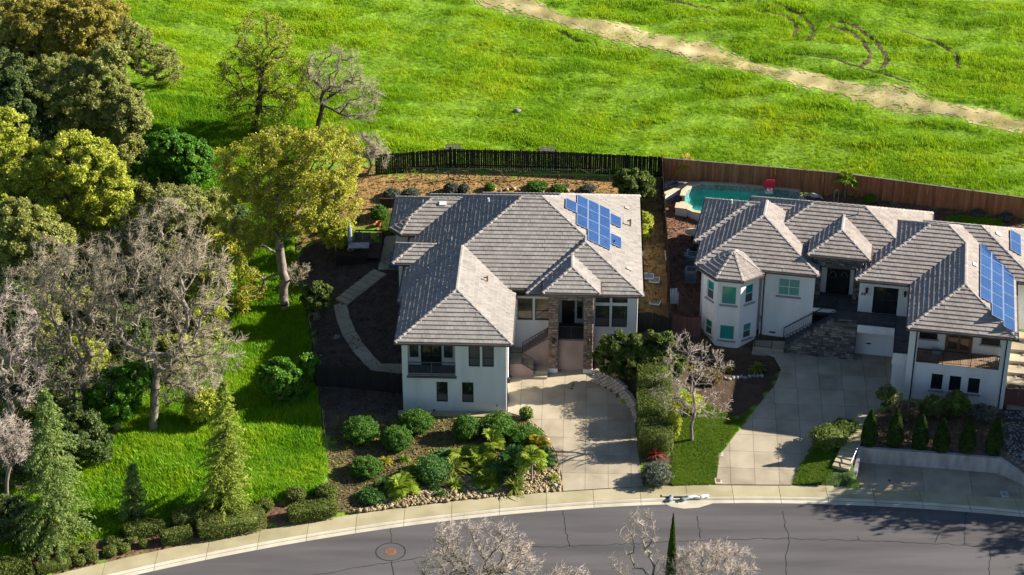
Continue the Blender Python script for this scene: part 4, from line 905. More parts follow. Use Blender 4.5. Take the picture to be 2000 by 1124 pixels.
# ---------------------------------------------------------------- plant kit
def at_y(px, py, y):
    d = ray(px, py); t = y / d[1]; return np.array([0, 0, CAMH]) + d * t
def pxm(y, z=2): return FPX / math.hypot(y, CAMH - z)       # photograph pixels per metre at depth y
def unit(v): return v / (np.linalg.norm(v, axis=-1, keepdims=True) + 1e-9)
def tubes(A, B, ra, rb, n):
    A = np.asarray(A); B = np.asarray(B); d = unit(B - A); h = np.where(np.abs(d[:, 2:3]) < .9, np.array([[0, 0, 1.]]), np.array([[1., 0, 0]]))
    x = unit(np.cross(d, h)); y = np.cross(d, x); k = np.arange(n) * 2 * math.pi / n; c = np.cos(k)[None, :, None]; s = np.sin(k)[None, :, None]
    ring = x[:, None] * c + y[:, None] * s; V = np.concatenate([A[:, None] + ring * ra[:, None, None], B[:, None] + ring * rb[:, None, None]], 1)
    N = len(A); o = (np.arange(N) * 2 * n)[:, None]; i = np.arange(n)[None]; j = (np.arange(n)[None] + 1) % n
    return V.reshape(-1, 3), np.stack([o + i, o + j, o + n + j, o + n + i], -1).reshape(-1, 4)
def cones(A, B, r):
    d = unit(B - A); h = np.where(np.abs(d[:, 2:3]) < .9, np.array([[0, 0, 1.]]), np.array([[1., 0, 0]])); x = unit(np.cross(d, h)); y = np.cross(d, x)
    V = np.stack([A + x * r, A + (-.5 * x + .87 * y) * r, A + (-.5 * x - .87 * y) * r, B], 1); o = (np.arange(len(A)) * 4)[:, None]
    F = np.concatenate([o + np.array([[0, 1, 3]]), o + np.array([[1, 2, 3]]), o + np.array([[2, 0, 3]])], 1).reshape(-1, 3); return V.reshape(-1, 3), F
def leaves(rng, C, size, asp=.55, out=None, up=.25):
    """diamond leaves at points C; out = preferred normals"""
    N = len(C); n = rng.normal(size=(N, 3)); n[:, 2] += up
    if out is not None: n = unit(n) + out * .8
    n = unit(n); a = unit(np.cross(n, rng.normal(size=(N, 3)))); b = np.cross(n, a); s = (size * rng.uniform(.6, 1.3, N))[:, None]
    V = np.stack([C - a * s - b * s * asp, C + a * s, C - a * s * .6 + b * s * asp * 1.5], 1).reshape(-1, 3); return V, np.arange(N * 3).reshape(-1, 3)
def space_tree(rng, base, top, lobes, n, step=.4, shell=.55, r0=.25, kink=.10):
    """grow a skeleton from base over top into the ellipsoid lobes [(c, (rx,ry,rz))]"""
    k = max(3, int(np.linalg.norm(top - base) / .6)); P = [base + (top - base) * i / k + (rng.normal(0, .07, 3) if 0 < i else 0) for i in range(k + 1)]
    par = [-1] + list(range(k)); vol = np.array([r[0]*r[1]*r[2] for c, r in lobes]); tg = []
    for (c, r), m in zip(lobes, np.maximum(6, (n * vol / vol.sum()).astype(int))):
        d = unit(rng.normal(size=(m, 3))); tg.append(c + d * np.array(r) * (shell + (1 - shell) * rng.random((m, 1))) ** .8)
    tg = np.concatenate(tg); tg = tg[np.argsort(np.linalg.norm(tg - top, axis=1))]
    cap = 16000; PA = np.zeros((cap, 3)); PA[:len(P)] = P; pl_ = np.zeros(cap)
    for i in range(1, len(P)): pl_[i] = pl_[i-1] + .3
    cnt = len(P); lo = max(1, int(cnt * .55)); tips = []
    for t in tg:
        d = np.linalg.norm(PA[lo:cnt] - t, axis=1) + .35 * (pl_[lo:cnt] - pl_[lo]); i = lo + int(np.argmin(d)); p = PA[i]; L = np.linalg.norm(t - p); m = max(1, int(L / step))
        if cnt + m >= cap: break
        prev = i; bend = rng.normal(0, 1, 3) * L * .12; bend[2] += L * .06
        for q in range(1, m + 1):
            f = q / m; PA[cnt] = p + (t - p) * f + bend * math.sin(f * math.pi) + (rng.normal(0, kink, 3) if q < m else 0)
            par.append(prev); pl_[cnt] = pl_[prev] + np.linalg.norm(PA[cnt] - PA[prev]); prev = cnt; cnt += 1
        tips.append(prev)
    P = PA[:cnt]; par = np.array(par); w = np.zeros(cnt); w[tips] += 1
    for i in range(cnt - 1, 0, -1): w[par[i]] += w[i]
    w = np.maximum(w, 1); r = r0 * (w / w[0]) ** .47; r[0] *= 1.25
    return P, par, np.maximum(r, .012), np.array(tips)
def skeleton_mesh(P, par, r, thr):
    i = np.arange(1, len(P)); big = i[r[1:] >= thr]; small = i[r[1:] < thr]; out = []
    for idx, n in ((big, 7), (small, 3)):
        if len(idx): out.append(tubes(P[par[idx]], P[idx], np.minimum(r[par[idx]], r[idx] * 1.5), r[idx], n))
    V = np.concatenate([o[0] for o in out]); F = []; off = 0
    for v, f in out: F.append(f + off); off += len(v)
    return V, np.concatenate(F)
def twigs(rng, P, par, r, thr, m, ln, rad, sub=2, up=.15, spread=.9):
    i = np.nonzero((r < thr) & (par >= 0))[0]; i = np.repeat(i, m); d0 = unit(P[i] - P[par[i]]); f = rng.random((len(i), 1))
    A = P[par[i]] + (P[i] - P[par[i]]) * f; d = unit(d0 * .7 + rng.normal(size=(len(i), 3)) * spread + np.array([0, 0, up])); L = (ln * rng.uniform(.4, 1.25, len(i)))[:, None]; B = A + d * L
    As, Bs, rs = [A], [B], [np.full((len(A), 1), rad)]
    for s in range(sub):
        f = rng.uniform(.25, .9, (len(A), 1)); a = A + (B - A) * f; dd = unit(d + rng.normal(size=d.shape) * .7); As.append(a); Bs.append(a + dd * L * rng.uniform(.25, .6, (len(A), 1))); rs.append(np.full((len(A), 1), rad * .7))
    return np.concatenate(As), np.concatenate(Bs), np.concatenate(rs)
def tree(name, label, base_px, lobes_px, seed, leaf=None, nleaf=0, lsize=.13, clump=.45, n=200, bark='bark', twig=None, ntw=5, ltw=.6, rtw=.013, trunk_px=None, r0=.25, depth=.9, cat='tree', group=None, base=None, sub=2, thr=.035, shell=.55, step=.4, crownname=None):
    rng = np.random.default_rng(seed); n = int(n * (1.9 if leaf else 1.3)); nleaf = int(nleaf * 2.6); lsize *= .82; clump *= .82; ntw = int(ntw * (1.7 if not leaf else 1)); ltw *= .9; kl = 1.12 if leaf else 1.04
    b = np.array(base if base is not None else G(*base_px)); y = b[1]; lobes = []
    for l in lobes_px:
        c = at_y(l[0], l[1], y + (l[4] if len(l) > 4 else 0)); s = pxm(c[1], c[2]); rx, rz = l[2] * kl / s, l[3] * kl / s; lobes.append((c, (rx, depth * (rx + rz) / 2, rz)))
    cz = np.mean([c for c, _ in lobes], axis=0)
    if trunk_px is not None: top = at_y(trunk_px[0], trunk_px[1], y)
    else: top = b + (cz - b) * np.array([.55, .55, .55])
    b0 = b - np.array([0, 0, .3]); P, par, r, tips = space_tree(rng, b0, top, lobes, n, step=step, shell=shell, r0=r0)
    root = empty(name, tuple(b), 0, label, cat, group)
    V, F = skeleton_mesh(P, par, r, thr); o = link('trunk', npmesh('trunk', V - b, F, M[bark], True), root)
    if twig:
        A, B, rs = twigs(rng, P, par, r, .06, ntw, ltw, rtw, sub); V, F = cones(A, B, rs); link('twigs' if leaf else (crownname or 'crown'), npmesh('twigs', V - b, F, M[twig], tint=np.repeat(rng.random(len(A)), 3)), root)
    if leaf:
        k = nleaf // max(1, len(tips)); C = np.repeat(P[tips], k, 0); g = rng.normal(size=C.shape); g = unit(g) * rng.random((len(C), 1)) ** .5 * clump * np.repeat(rng.uniform(.6, 1.4, len(tips)), k)[:, None]
        g[:, 2] *= .75; C2 = C + g; outw = unit(C2 - np.mean([c for c, _ in lobes], axis=0)); V, F = leaves(rng, C2, lsize, out=outw); tn = np.clip(np.repeat(rng.random(len(tips)), k) * .5 + rng.random(len(C)) * .5, 0, 1)
        link('crown', npmesh('crown', V - b, F, M[leaf], tint=tn), root)
    return root
def blob_leaves(rng, c, r, n, size, boxy=0.0, lump=.12):
    d = unit(rng.normal(size=(n, 3)))
    if boxy: m = np.max(np.abs(d), axis=1, keepdims=True); d = d / (m ** boxy)
    ph = rng.uniform(0, 6, 6); b = 1 + lump * (np.sin(d[:, 0]*6+ph[0])*np.sin(d[:, 1]*7+ph[1])*np.sin(d[:, 2]*6+ph[2]) + .6*np.sin(d[:, 0]*13+ph[3])*np.sin(d[:, 1]*12+ph[4])*np.sin(d[:, 2]*11+ph[5]))
    f = (1 - .28 * rng.random(n) ** 2) * b; C = c + d * np.array(r) * f[:, None]; return leaves(rng, C, size, out=unit(d / np.array(r)))
_blob = {}
def blob_mesh(key, mt, size, n, boxy, seed, r=(1, 1, 1), lump=.12):
    if key not in _blob:
        rng = np.random.default_rng(seed); V, F = blob_leaves(rng, np.zeros(3), r, n, size, boxy, lump)
        # inner body so that the middle of the plant is closed
        k = 10; cv = []; cf = []
        for i in range(k + 1):
            for j in range(14): th = math.pi * i / k; a = 2 * math.pi * j / 14; d = np.array([math.sin(th)*math.cos(a), math.sin(th)*math.sin(a), math.cos(th)]); d = d / (max(abs(d)) ** boxy) if boxy else d; cv.append(d * np.array(r) * .78)
        for i in range(k):
            for j in range(14): cf += [(i*14+j, (i+1)*14+j, (i+1)*14+(j+1)%14), (i*14+j, (i+1)*14+(j+1)%14, i*14+(j+1)%14)]
        V = np.concatenate([V, np.array(cv)]); F = np.concatenate([F, np.array(cf) + n * 3]); _blob[key] = npmesh(key, V, F, M[mt], tint=rng.random(len(F)))
    return _blob[key]
def shrub(name, label, px, py, rx, ry, mt='ballshrub', size=.06, n=5200, boxy=0.0, seed=0, cat='shrub', group=None, depth=1.0, rot=0.0, stem=True, variants=3, unitr=None, dy=0, lump=.12):
    """a clipped or mounded plant; (px,py) its middle, (rx,ry) its half size in photograph pixels"""
    x, y, z = G(px, py + ry * .75 + dy); s = pxm(y, z); w = rx / s; h = ry / s / .88
    h = max(.12, (h - w * depth * .35) if h > w * depth * .6 else h)
    e = empty(name, (x, y + w * depth * .3, z), rot, label, cat, group); v = seed % variants
    asp = max(.3, round(h / w, 1)); dp = round(depth, 1); key = f'{mt}_{boxy}_{v}_{asp}_{dp}_{size}'
    wq = 1.0; me = blob_mesh(key, mt, size / max(w, .1), n, boxy, 100 + v, (1, dp, asp), lump)
    o = link('foliage', me, e, (0, 0, h * .92 if not boxy else h * .95), (0, 0, 0 if boxy or dp != 1 else R.uniform(0, 6)), (w, w, h / asp))
    if stem: MB().tube([(0, 0, -.1), (0, 0, h * .6)], [.05, .03], 6).build('stem', M['bark_dark'], e)
    return e
def frond_plant(name, label, px, py, rpx, mt, nf, seed, kind='palm', trunk=0.0, cat='plant', group=None, droop=.5, width=1.0):
    rng = np.random.default_rng(seed); x, y, z = G(px, py); s = pxm(y, z); Rr = 1.2 * rpx / s; e = empty(name, (x, y, z), 0, label, cat, group); V, F = [], []; off = 0
    for k in range(nf):
        a = 2 * math.pi * (k / nf) * 2.618 + rng.normal(0, .2); el = rng.uniform(.15, 1.35) if kind != 'grass' else rng.uniform(.5, 1.45); L = Rr * rng.uniform(.75, 1.15)
        t = np.linspace(0, 1, 9); dirh = np.array([math.cos(a), math.sin(a), 0]); h = L * t * math.cos(el); v = L * (t * math.sin(el) - droop * t ** 2.2 * (.75 if el > .9 else 1)); C = np.array([0, 0, trunk]) + dirh[None] * h[:, None] + np.array([0, 0, 1]) * v[:, None]
        T = unit(np.gradient(C, axis=0)); side = np.array([-math.sin(a), math.cos(a), 0])
        if kind == 'palm':
            w0 = .012 + .01 * Rr; A, B = C[:-1], C[1:]; v_, f_ = tubes(A, B, np.full(8, w0), np.full(8, w0 * .6), 3); V.append(v_); F.append(f_ + off); off += len(v_)
            m = 22; tt = np.linspace(.15, .99, m)
            for sg in (-1, 1):
                p = np.stack([np.interp(tt, t, C[:, i]) for i in range(3)], 1); q = np.stack([np.interp(tt, t, T[:, i]) for i in range(3)], 1); ll = Rr * .38 * np.sin(np.clip(tt * 1.1, 0, 1) * math.pi * .85 + .25)[:, None] * rng.uniform(.8, 1.2, (m, 1)) * width
                d = unit(q * .55 + side * sg + np.array([0, 0, -.25]) + rng.normal(0, .1, (m, 3))); nrm = unit(np.cross(d, q)) ; wv = np.cross(nrm, d) * .05 * width
                quad = np.stack([p - wv * .5, p + d * ll * .5 - wv * .9, p + d * ll, p + d * ll * .5 + wv * .9], 1).reshape(-1, 3); V.append(quad); F.append(np.arange(m * 4).reshape(-1, 4) + off); off += m * 4
        else:
            w = (.05 if kind == 'yucca' else .022) * width * (Rr / .8) ** .5 * np.array([.7, 1, 1, .95, .85, .7, .5, .3, .03])[:, None]; l_, r_ = C - side * w, C + side * w
            v_ = np.stack([l_, r_], 1).reshape(-1, 3); i = np.arange(8) * 2; V.append(v_); F.append(np.stack([i, i + 1, i + 3, i + 2], 1) + off); off += 18
    V = np.concatenate(V); F = np.concatenate(F); link('fronds' if kind == 'palm' else 'blades', npmesh('fronds', V, F, M[mt], tint=np.random.default_rng(seed).random(len(F))), e)
    if trunk > 0: MB().tube([(0, 0, -.2), (.02, .01, trunk * .5), (0, 0, trunk + .05)], [.09, .07, .08], 8).build('trunk', M['bark'], e)
    return e
def conifer(name, label, base_px, top_px, half_px, mt, seed, dens=1.0):
    rng = np.random.default_rng(seed); b = np.array(G(*base_px)); tp = at_y(*top_px, b[1]); Hh = tp[2] - b[2]; Rm = half_px / pxm(b[1], b[2] + Hh * .3); e = empty(name, tuple(b), 0, label, 'conifer tree')
    lean = (tp - b) / Hh; A, B, ra, rb = [], [], [], []; C, D = [], []
    nl = int(Hh * 6.5)
    for k in range(nl):
        z = Hh * (.05 + .93 * (k / nl)); L0 = Rm * (1 - z / Hh) ** .75 * (.55 + .45 * min(1, z / (Hh * .18)))
        for j in range(5):
            a = rng.uniform(0, 2 * math.pi); L = max(.15, L0 * rng.uniform(.55, 1.12)); m = max(3, int(L / .16)); t = np.linspace(0, 1, m + 1)[:, None]; up = rng.uniform(-.05, .3)
            P = lean * z + np.array([math.cos(a), math.sin(a), 0]) * L * t + np.array([0, 0, 1]) * (L * (up * t - .42 * t ** 2)) + rng.normal(0, .015, (m + 1, 3))
            A.append(P[:-1]); B.append(P[1:]); ra.append(np.linspace(.03, .008, m)); rb.append(np.linspace(.028, .006, m))
            q = int(9 * dens); i = np.repeat(np.arange(1, m + 1), q); C.append(P[i] + rng.normal(0, .03, (len(i), 3))); dd = unit(P[1:] - P[:-1])[i - 1]; sd = np.array([-math.sin(a), math.cos(a), 0])
            D.append(unit(dd * .8 + sd * rng.choice([-1, 1], (len(i), 1)) * rng.uniform(.2, 1.1, (len(i), 1)) + rng.normal(0, .25, (len(i), 3)) + np.array([0, 0, -.18])))
    V, F = tubes(np.concatenate(A), np.concatenate(B), np.concatenate(ra), np.concatenate(rb), 3)
    V2, F2 = tubes(np.array([[0, 0, -.3], lean * Hh * .5]), np.array([lean * Hh * .5, lean * Hh]), np.array([.16, .10]) * Hh / 8, np.array([.10, .012]) * Hh / 8, 8)
    link('trunk', npmesh('trunk', np.concatenate([V2, V]), np.concatenate([F2, F + len(V2)]), M['bark_dark'], True), e)
    C = np.concatenate(C); D = np.concatenate(D); s = (rng.uniform(.14, .30, len(C)))[:, None]; w = unit(np.cross(D, rng.normal(size=D.shape))) * .028
    V = np.stack([C - w * .4, C + D * s * .5 - w, C + D * s, C + D * s * .5 + w], 1).reshape(-1, 3); link('crown', npmesh('crown', V, np.arange(len(V)).reshape(-1, 4), M[mt], tint=rng.random(len(C))), e)
    return e

# ---------------------------------------------------------------- trees of the wood on the left
tree('oak_tree', 'golden brown oak with a dense crown at the top of the wood', (110,215), [(65,55,70,60),(160,50,60,55),(30,115,55,45),(120,100,60,45)], 11, 'oak_gold', 30000, .12, .5, 210, twig='twig', ntw=2)
tree('oak_tree', 'olive green oak with a broad rounded crown below the golden oak', (150,320), [(110,170,75,60),(190,185,70,65),(150,235,70,50),(215,115,35,35)], 12, 'oak_olive', 32000, .12, .5, 230, twig='twig', ntw=2)
tree('oak_tree', 'dark green oak in deep shade between the olive and lime oaks', (25,340), [(30,200,55,55),(70,260,50,40),(10,140,35,40)], 13, 'oak_dark', 20000, .12, .5, 150)
tree('oak_tree', 'small olive oak at the edge of the meadow, beside the vivid green bush', (240,345), [(248,225,42,48),(225,285,52,36),(190,300,40,30)], 14, 'oak_olive', 20000, .11, .45, 150, twig='twig', ntw=3)
tree('oak_tree', 'lime green oak with a wide sunlit crown above the grey bare trees', (115,500), [(50,325,65,48),(150,315,75,52),(210,360,48,48),(95,390,85,52),(170,420,60,40)], 15, 'oak_lime', 40000, .12, .5, 260, twig='twig', ntw=2)
tree('oak_tree', 'green oak with a dark forked trunk under the lime oak', (45,600), [(35,445,52,52),(95,470,50,42),(20,520,40,35)], 16, 'oak_olive', 20000, .12, .5, 150, bark='bark_dark')
tree('broadleaf_bush', 'vivid green leafy bush between the small olive oak and yellow tree', (330,395), [(308,340,50,36),(368,318,48,46),(330,285,48,30)], 17, 'vivid', 26000, .12, .42, 170, bark='bark_dark')
tree('oak_tree', 'tall oak with a bright yellow crown and thick leaning trunk beside the garden fence', (558,602), [(495,330,70,58),(565,300,65,48),(640,315,62,66),(590,395,85,55),(500,420,68,50),(672,390,34,48),(460,490,40,42),(488,580,28,55)], 18, 'oak_yellow', 26000, .095, .55, 360, trunk_px=(545,470), twig='twig', ntw=2, r0=.34)
tree('bare_oak', 'large grey leafless oak with a pale trunk standing in the bright grass', (298,842), [(330,455,85,72),(265,545,95,70),(385,545,78,82),(320,650,100,68),(430,680,48,60),(375,735,62,42)], 19, None, 0, n=420, twig='twig', ntw=6, ltw=.62, rtw=.014, trunk_px=(305,690), r0=.29, sub=3)
tree('bare_oak', 'grey leafless tree with slender stems left of the large bare oak', (172,830), [(150,545,88,70),(110,640,72,60),(190,640,50,60)], 20, None, 0, n=280, twig='twig', ntw=6, ltw=.6, rtw=.014, r0=.22, sub=3)
tree('bare_oak', 'pinkish grey leafless tree at the outer edge of the wood', (25,900), [(25,630,50,75),(40,735,48,62),(-20,700,50,70)], 21, None, 0, n=200, twig='twig_pale', ntw=6, ltw=.6, rtw=.014, r0=.2, sub=3)
tree('half_bare_oak', 'half bare oak with thin olive leaves above the large bare oak', (325,520), [(345,405,58,42),(250,435,62,40),(300,470,50,35)], 22, 'oak_olive', 9000, .10, .4, 180, twig='twig', ntw=6, ltw=.5, r0=.2)
tree('field_tree', 'slender field tree with sparse lime leaves growing behind the yellow oak', (497,264), [(515,75,55,50),(470,150,46,48),(555,150,46,50),(510,210,74,36)], 23, 'fieldleaf', 7000, .09, .5, 190, bark='bark_dark', twig='twig', ntw=5, ltw=.5, r0=.26, trunk_px=(512,150))
tree('field_tree', 'leafless field tree with a dark forked trunk above the black fence corner', (613,258), [(650,135,64,48),(698,190,52,48),(618,165,34,40)], 24, None, 0, n=190, bark='bark_dark', twig='twig', ntw=7, ltw=.6, r0=.2, trunk_px=(632,205), sub=3)
tree('field_oak', 'dark gnarled oak with thin leaves standing in the meadow beside the golden oak', (222,165), [(250,75,45,30),(300,115,45,32),(235,55,30,25),(330,140,30,20)], 25, 'oak_olive', 5500, .10, .4, 150, bark='bark_dark', twig='twig', ntw=4, ltw=.45, r0=.28, trunk_px=(235,120))
tree('bare_shrub', 'tangled grey leafless shrub at the left end of the black fence', (722,338), [(712,285,34,26),(735,308,28,24)], 26, None, 0, n=120, twig='twig', ntw=8, ltw=.45, r0=.08, cat='shrub', sub=3)
tree('leafy_shrub', 'vivid green leafy shrub left of the pale bare oak trunk', (222,845), [(222,775,48,50),(262,735,34,32)], 27, 'vivid', 16000, .11, .35, 110, cat='shrub')
tree('leafy_shrub', 'dark green leafy shrub in the house shadow on the meadow', (548,785), [(545,738,36,34),(575,760,25,22)], 28, 'vivid', 9000, .10, .3, 70, cat='shrub')
tree('leafy_shrub', 'small green shrub in the house shadow beside the side fence', (602,748), [(603,715,18,24)], 29, 'vivid', 4000, .10, .25, 40, cat='shrub')
tree('citrus_tree', 'small glossy green fruit tree beside the curved garden path', (618,622), [(620,578,28,24),(605,592,15,14)], 30, 'laurel', 4500, .12, .25, 60)
tree('bare_shrub', 'small reddish leafless shrub at the foot of the yellow oak', (572,565), [(583,533,26,20)], 31, None, 0, n=40, twig='twig', ntw=5, ltw=.4, r0=.05, cat='shrub')
tree('yard_tree', 'slim yellow green tree beside the timber deck', (588,455), [(605,400,35,35),(625,425,30,28)], 32, 'oak_yellow', 7000, .10, .35, 70, r0=.11)
tree('yard_shrub', 'airy yellow green shrub against the timber deck', (655,492), [(655,452,34,28)], 33, 'oak_lime', 6000, .09, .3, 60, r0=.06, cat='shrub')
for i, (b, l, m, lab) in enumerate([((60,960),[(55,900,55,40),(110,870,45,35)],'oak_dark','dark evergreen undergrowth shrub below the pinkish bare tree'), ((130,900),[(150,840,45,45),(190,870,30,30)],'oak_dark','dark evergreen undergrowth shrub beside the slender grey tree'),
    ((20,1050),[(10,1010,45,40)],'oak_dark','dark shrub behind the tall blue green conifer'), ((405,830),[(400,790,35,30)],'oak_lime','low lime green bush right of the large bare oak'), ((455,470),[(440,440,45,45)],'oak_dark','dark evergreen bush under the yellow oak'), ((75,780),[(90,720,45,40)],'oak_dark','dark evergreen bush under the slender grey tree'), ((250,700),[(240,640,50,40)],'oak_dark','dark green understorey tree behind the large bare oak'), ((120,640),[(120,560,60,45),(60,560,45,40)],'oak_olive','olive understorey tree behind the slender grey tree'), ((250,600),[(250,520,50,45),(200,500,45,40)],'oak_olive','olive understorey tree between the lime oak and large bare oak'), ((400,640),[(400,590,40,45),(420,520,40,35)],'oak_lime','lime understorey tree right of the large bare oak crown'), ((20,720),[(10,640,45,50),(40,600,40,40)],'oak_dark','dark understorey tree behind the pinkish bare tree'), ((60,860),[(80,800,55,40),(30,820,45,40)],'oak_olive','olive thicket between the pinkish bare tree and blue green conifer'), ((330,740),[(340,690,45,35)],'oak_olive','olive thicket under the large bare oak'), ((30,520),[(0,440,40,45),(20,390,40,35)],'oak_lime','lime thicket at the outer edge beside the forked oak'), ((170,760),[(160,700,45,40)],'oak_lime','pale thicket under the slender grey tree'), ((20,260),[(10,280,45,40)],'oak_olive','olive thicket below the dark green oak'), ((400,500),[(385,450,45,40),(420,400,35,30)],'oak_olive','olive tree between the half bare oak and yellow oak')]):
    tree('undergrowth_shrub', lab, b, l, 40 + i, m, 7000, .11, .42, 70, bark='bark_dark', cat='shrub', r0=.1)
conifer('conifer', 'tall blue green conifer with drooping sprays beside the pavement hedges', (112,1072), (88,752), 92, 'conifer', 51, 1.1)
conifer('conifer', 'tall yellow green conifer behind the long low hedge', (440,1003), (437,738), 66, 'conifer_yellow', 52)
conifer('conifer', 'small young conifer between the two tall conifers', (258,1018), (258,905), 34, 'conifer', 53)
for i, (b, l, m, lab) in enumerate([((385,815),[(390,745,48,45),(345,770,40,30)],'twig','tangled pale bare shrub at the right foot of the large bare oak'), ((130,840),[(120,720,60,50),(200,740,45,45)],'twig','tangled grey bare thicket left of the vivid leafy shrub'), ((60,780),[(50,560,50,50),(100,500,50,40)],'twig','grey bare tree behind the pinkish bare tree'), ((250,640),[(225,490,60,40),(300,520,50,40)],'twig','thin grey bare tree behind the large bare oak'), ((10,1000),[(20,860,45,50)],'twig_pale','reddish bare thicket beside the dark undergrowth')]):
    tree('bare_thicket', lab, b, l, 440 + i, None, 0, n=130, twig=m, ntw=5, ltw=.55, rtw=.013, r0=.12, sub=3)
for i, (b, l, m, lab) in enumerate([((10,430),[(-10,330,50,60),(5,260,45,45)],'oak_lime','lime oak at the outer edge beside the wide lime oak'), ((300,430),[(300,400,45,35),(270,380,40,30)],'oak_olive','olive oak between the vivid bush and half bare oak'), ((150,140),[(200,30,45,40),(120,10,60,35)],'oak_gold','golden oak behind the first golden oak'), ((0,150),[(0,40,50,60)],'oak_olive','olive oak at the outer edge beside the golden oak'), ((440,560),[(430,500,36,40),(450,600,25,35)],'oak_yellow','yellow leafy sapling left of the leaning yellow oak trunk'), ((60,690),[(60,620,50,45)],'oak_olive','olive crown between the bare trees')]):
    tree('oak_tree', lab, b, l, 460 + i, m, 10000, .115, .48, 110, twig='twig', ntw=2)
# ---------------------------------------------------------------- garden trees
tree('bare_tree', 'leafless young tree with pale twigs on the lawn beside the driveway', (1352,860), [(1340,690,48,45),(1385,710,45,40),(1302,750,40,38),(1400,790,42,30),(1345,770,60,45)], 61, None, 0, n=150, bark='bark', twig='twig_pale', ntw=4, ltw=.42, rtw=.012, r0=.11, trunk_px=(1352,780), sub=2)
fy = 92.3
def fbase(px): p = at_y(px, 1124, fy); return (p[0], fy, g1(p[0], fy))
tree('bare_tree', 'leafless street tree with dense pinkish twigs rising over the asphalt', None, [(930,1075,105,58),(1010,1105,55,38),(870,1120,60,40)], 62, None, 0, n=300, bark='bark_dark', twig='twig_pale', ntw=5, ltw=.5, rtw=.010, r0=.16, base=fbase(925), sub=3)
tree('bare_shrub', 'low leafless shrub with upright pale twigs at the near kerb', None, [(1110,1130,48,22)], 63, None, 0, n=60, twig='twig_pale', ntw=5, ltw=.45, rtw=.010, r0=.06, base=fbase(1110), cat='shrub')
tree('bare_tree', 'slim leafless tree with few upright branches beside the thin cypress', None, [(1248,1040,36,50),(1215,1105,35,30),(1275,1100,30,30)], 64, None, 0, n=70, bark='bark', twig='twig_pale', ntw=3, ltw=.4, rtw=.010, r0=.09, base=fbase(1250))
tree('bare_tree', 'rounded leafless tree with a mass of pale cream twigs at the near kerb', None, [(1390,1112,88,50),(1330,1120,45,32)], 65, None, 0, n=260, twig='twig_pale', ntw=6, ltw=.45, rtw=.010, r0=.12, base=fbase(1385), sub=3)
for i, (x, y, h, r) in enumerate([(39.5,108.8,9.5,3.2), (44.5,110.5,11,3.6), (49.5,107.5,11.5,4.0), (46,101.5,8,3.0), (43.0,114.6,10.5,3.6), (51,116.5,12.5,4.2)]):
    b = np.array([x, y, g1(x, y)]); rng = np.random.default_rng(70 + i); lobes = [(b + np.array([0,0,h*.62]), (r, r, h*.33)), (b + np.array([r*.4,.5,h*.42]), (r*.9, r*.9, h*.2)), (b + np.array([-r*.4,-.5,h*.45]), (r*.8, r*.8, h*.2))]
    P, par, rr, tips = space_tree(rng, b - np.array([0,0,.3]), b + np.array([0,0,h*.35]), lobes, 150, r0=.22)
    e = empty('street_tree', tuple(b), 0, ['dense evergreen street tree just past the parking pad', 'taller evergreen tree behind the street tree past the pad', 'broad evergreen tree farther along the street', 'small evergreen tree near the kerb along the street', 'tall evergreen tree beyond the right side of the balcony wing', 'tallest evergreen tree beyond the neighbouring plot'][i], 'tree')
    V, F = skeleton_mesh(P, par, rr, .035); link('trunk', npmesh('trunk', V - b, F, M['bark'], True), e)
    C = np.repeat(P[tips], 70, 0) + rng.normal(0, .35, (len(tips)*70, 3)); V, F = leaves(rng, C, .16); link('crown', npmesh('crown', V - b, F, M['oak_dark'], tint=rng.random(len(C))), e)
tree('laurel_bush', 'rounded green laurel bush at the back right corner of the left house', (1240,402), [(1240,362,35,28),(1222,352,20,18)], 80, 'laurel', 9000, .10, .28, 80, cat='shrub', r0=.08)
tree('laurel_bush', 'narrow lime green shrub along the right wall of the left house', (1262,470), [(1258,440,14,26)], 81, 'oak_lime', 3500, .09, .25, 40, cat='shrub', r0=.05)
tree('laurel_hedge', 'large glossy laurel bush above the curved block wall', (1225,742), [(1195,700,32,30),(1245,705,50,38),(1295,715,40,35),(1215,670,40,18),(1270,668,45,18)], 82, 'laurel', 30000, .11, .32, 190, cat='shrub', r0=.1, depth=.6)
tree('airy_shrub', 'airy green shrub at the left corner of the balcony wing', (1733,802), [(1733,772,16,20)], 83, 'laurel', 1800, .09, .25, 30, cat='shrub', r0=.04, twig='twig')
tree('airy_shrub', 'dry brownish shrub under the corner post of the balcony wing', (1770,822), [(1768,800,24,16)], 84, 'dryleaf', 1300, .08, .25, 30, cat='shrub', r0=.04, twig='twig')
tree('airy_shrub', 'green shrub under the row of three dark windows', (1830,815), [(1826,792,22,18)], 85, 'laurel', 2200, .09, .25, 30, cat='shrub', r0=.04, twig='twig')
tree('airy_shrub', 'leafy bright shrub under the rightmost dark window', (1868,815), [(1868,788,20,22)], 86, 'laurel', 3000, .10, .25, 40, cat='shrub', r0=.04)
tree('airy_shrub', 'sparse flowering shrub at the right end of the balcony wing', (1925,822), [(1922,804,20,14)], 87, 'sage', 700, .08, .25, 25, cat='shrub', r0=.03, twig='twig_pale')
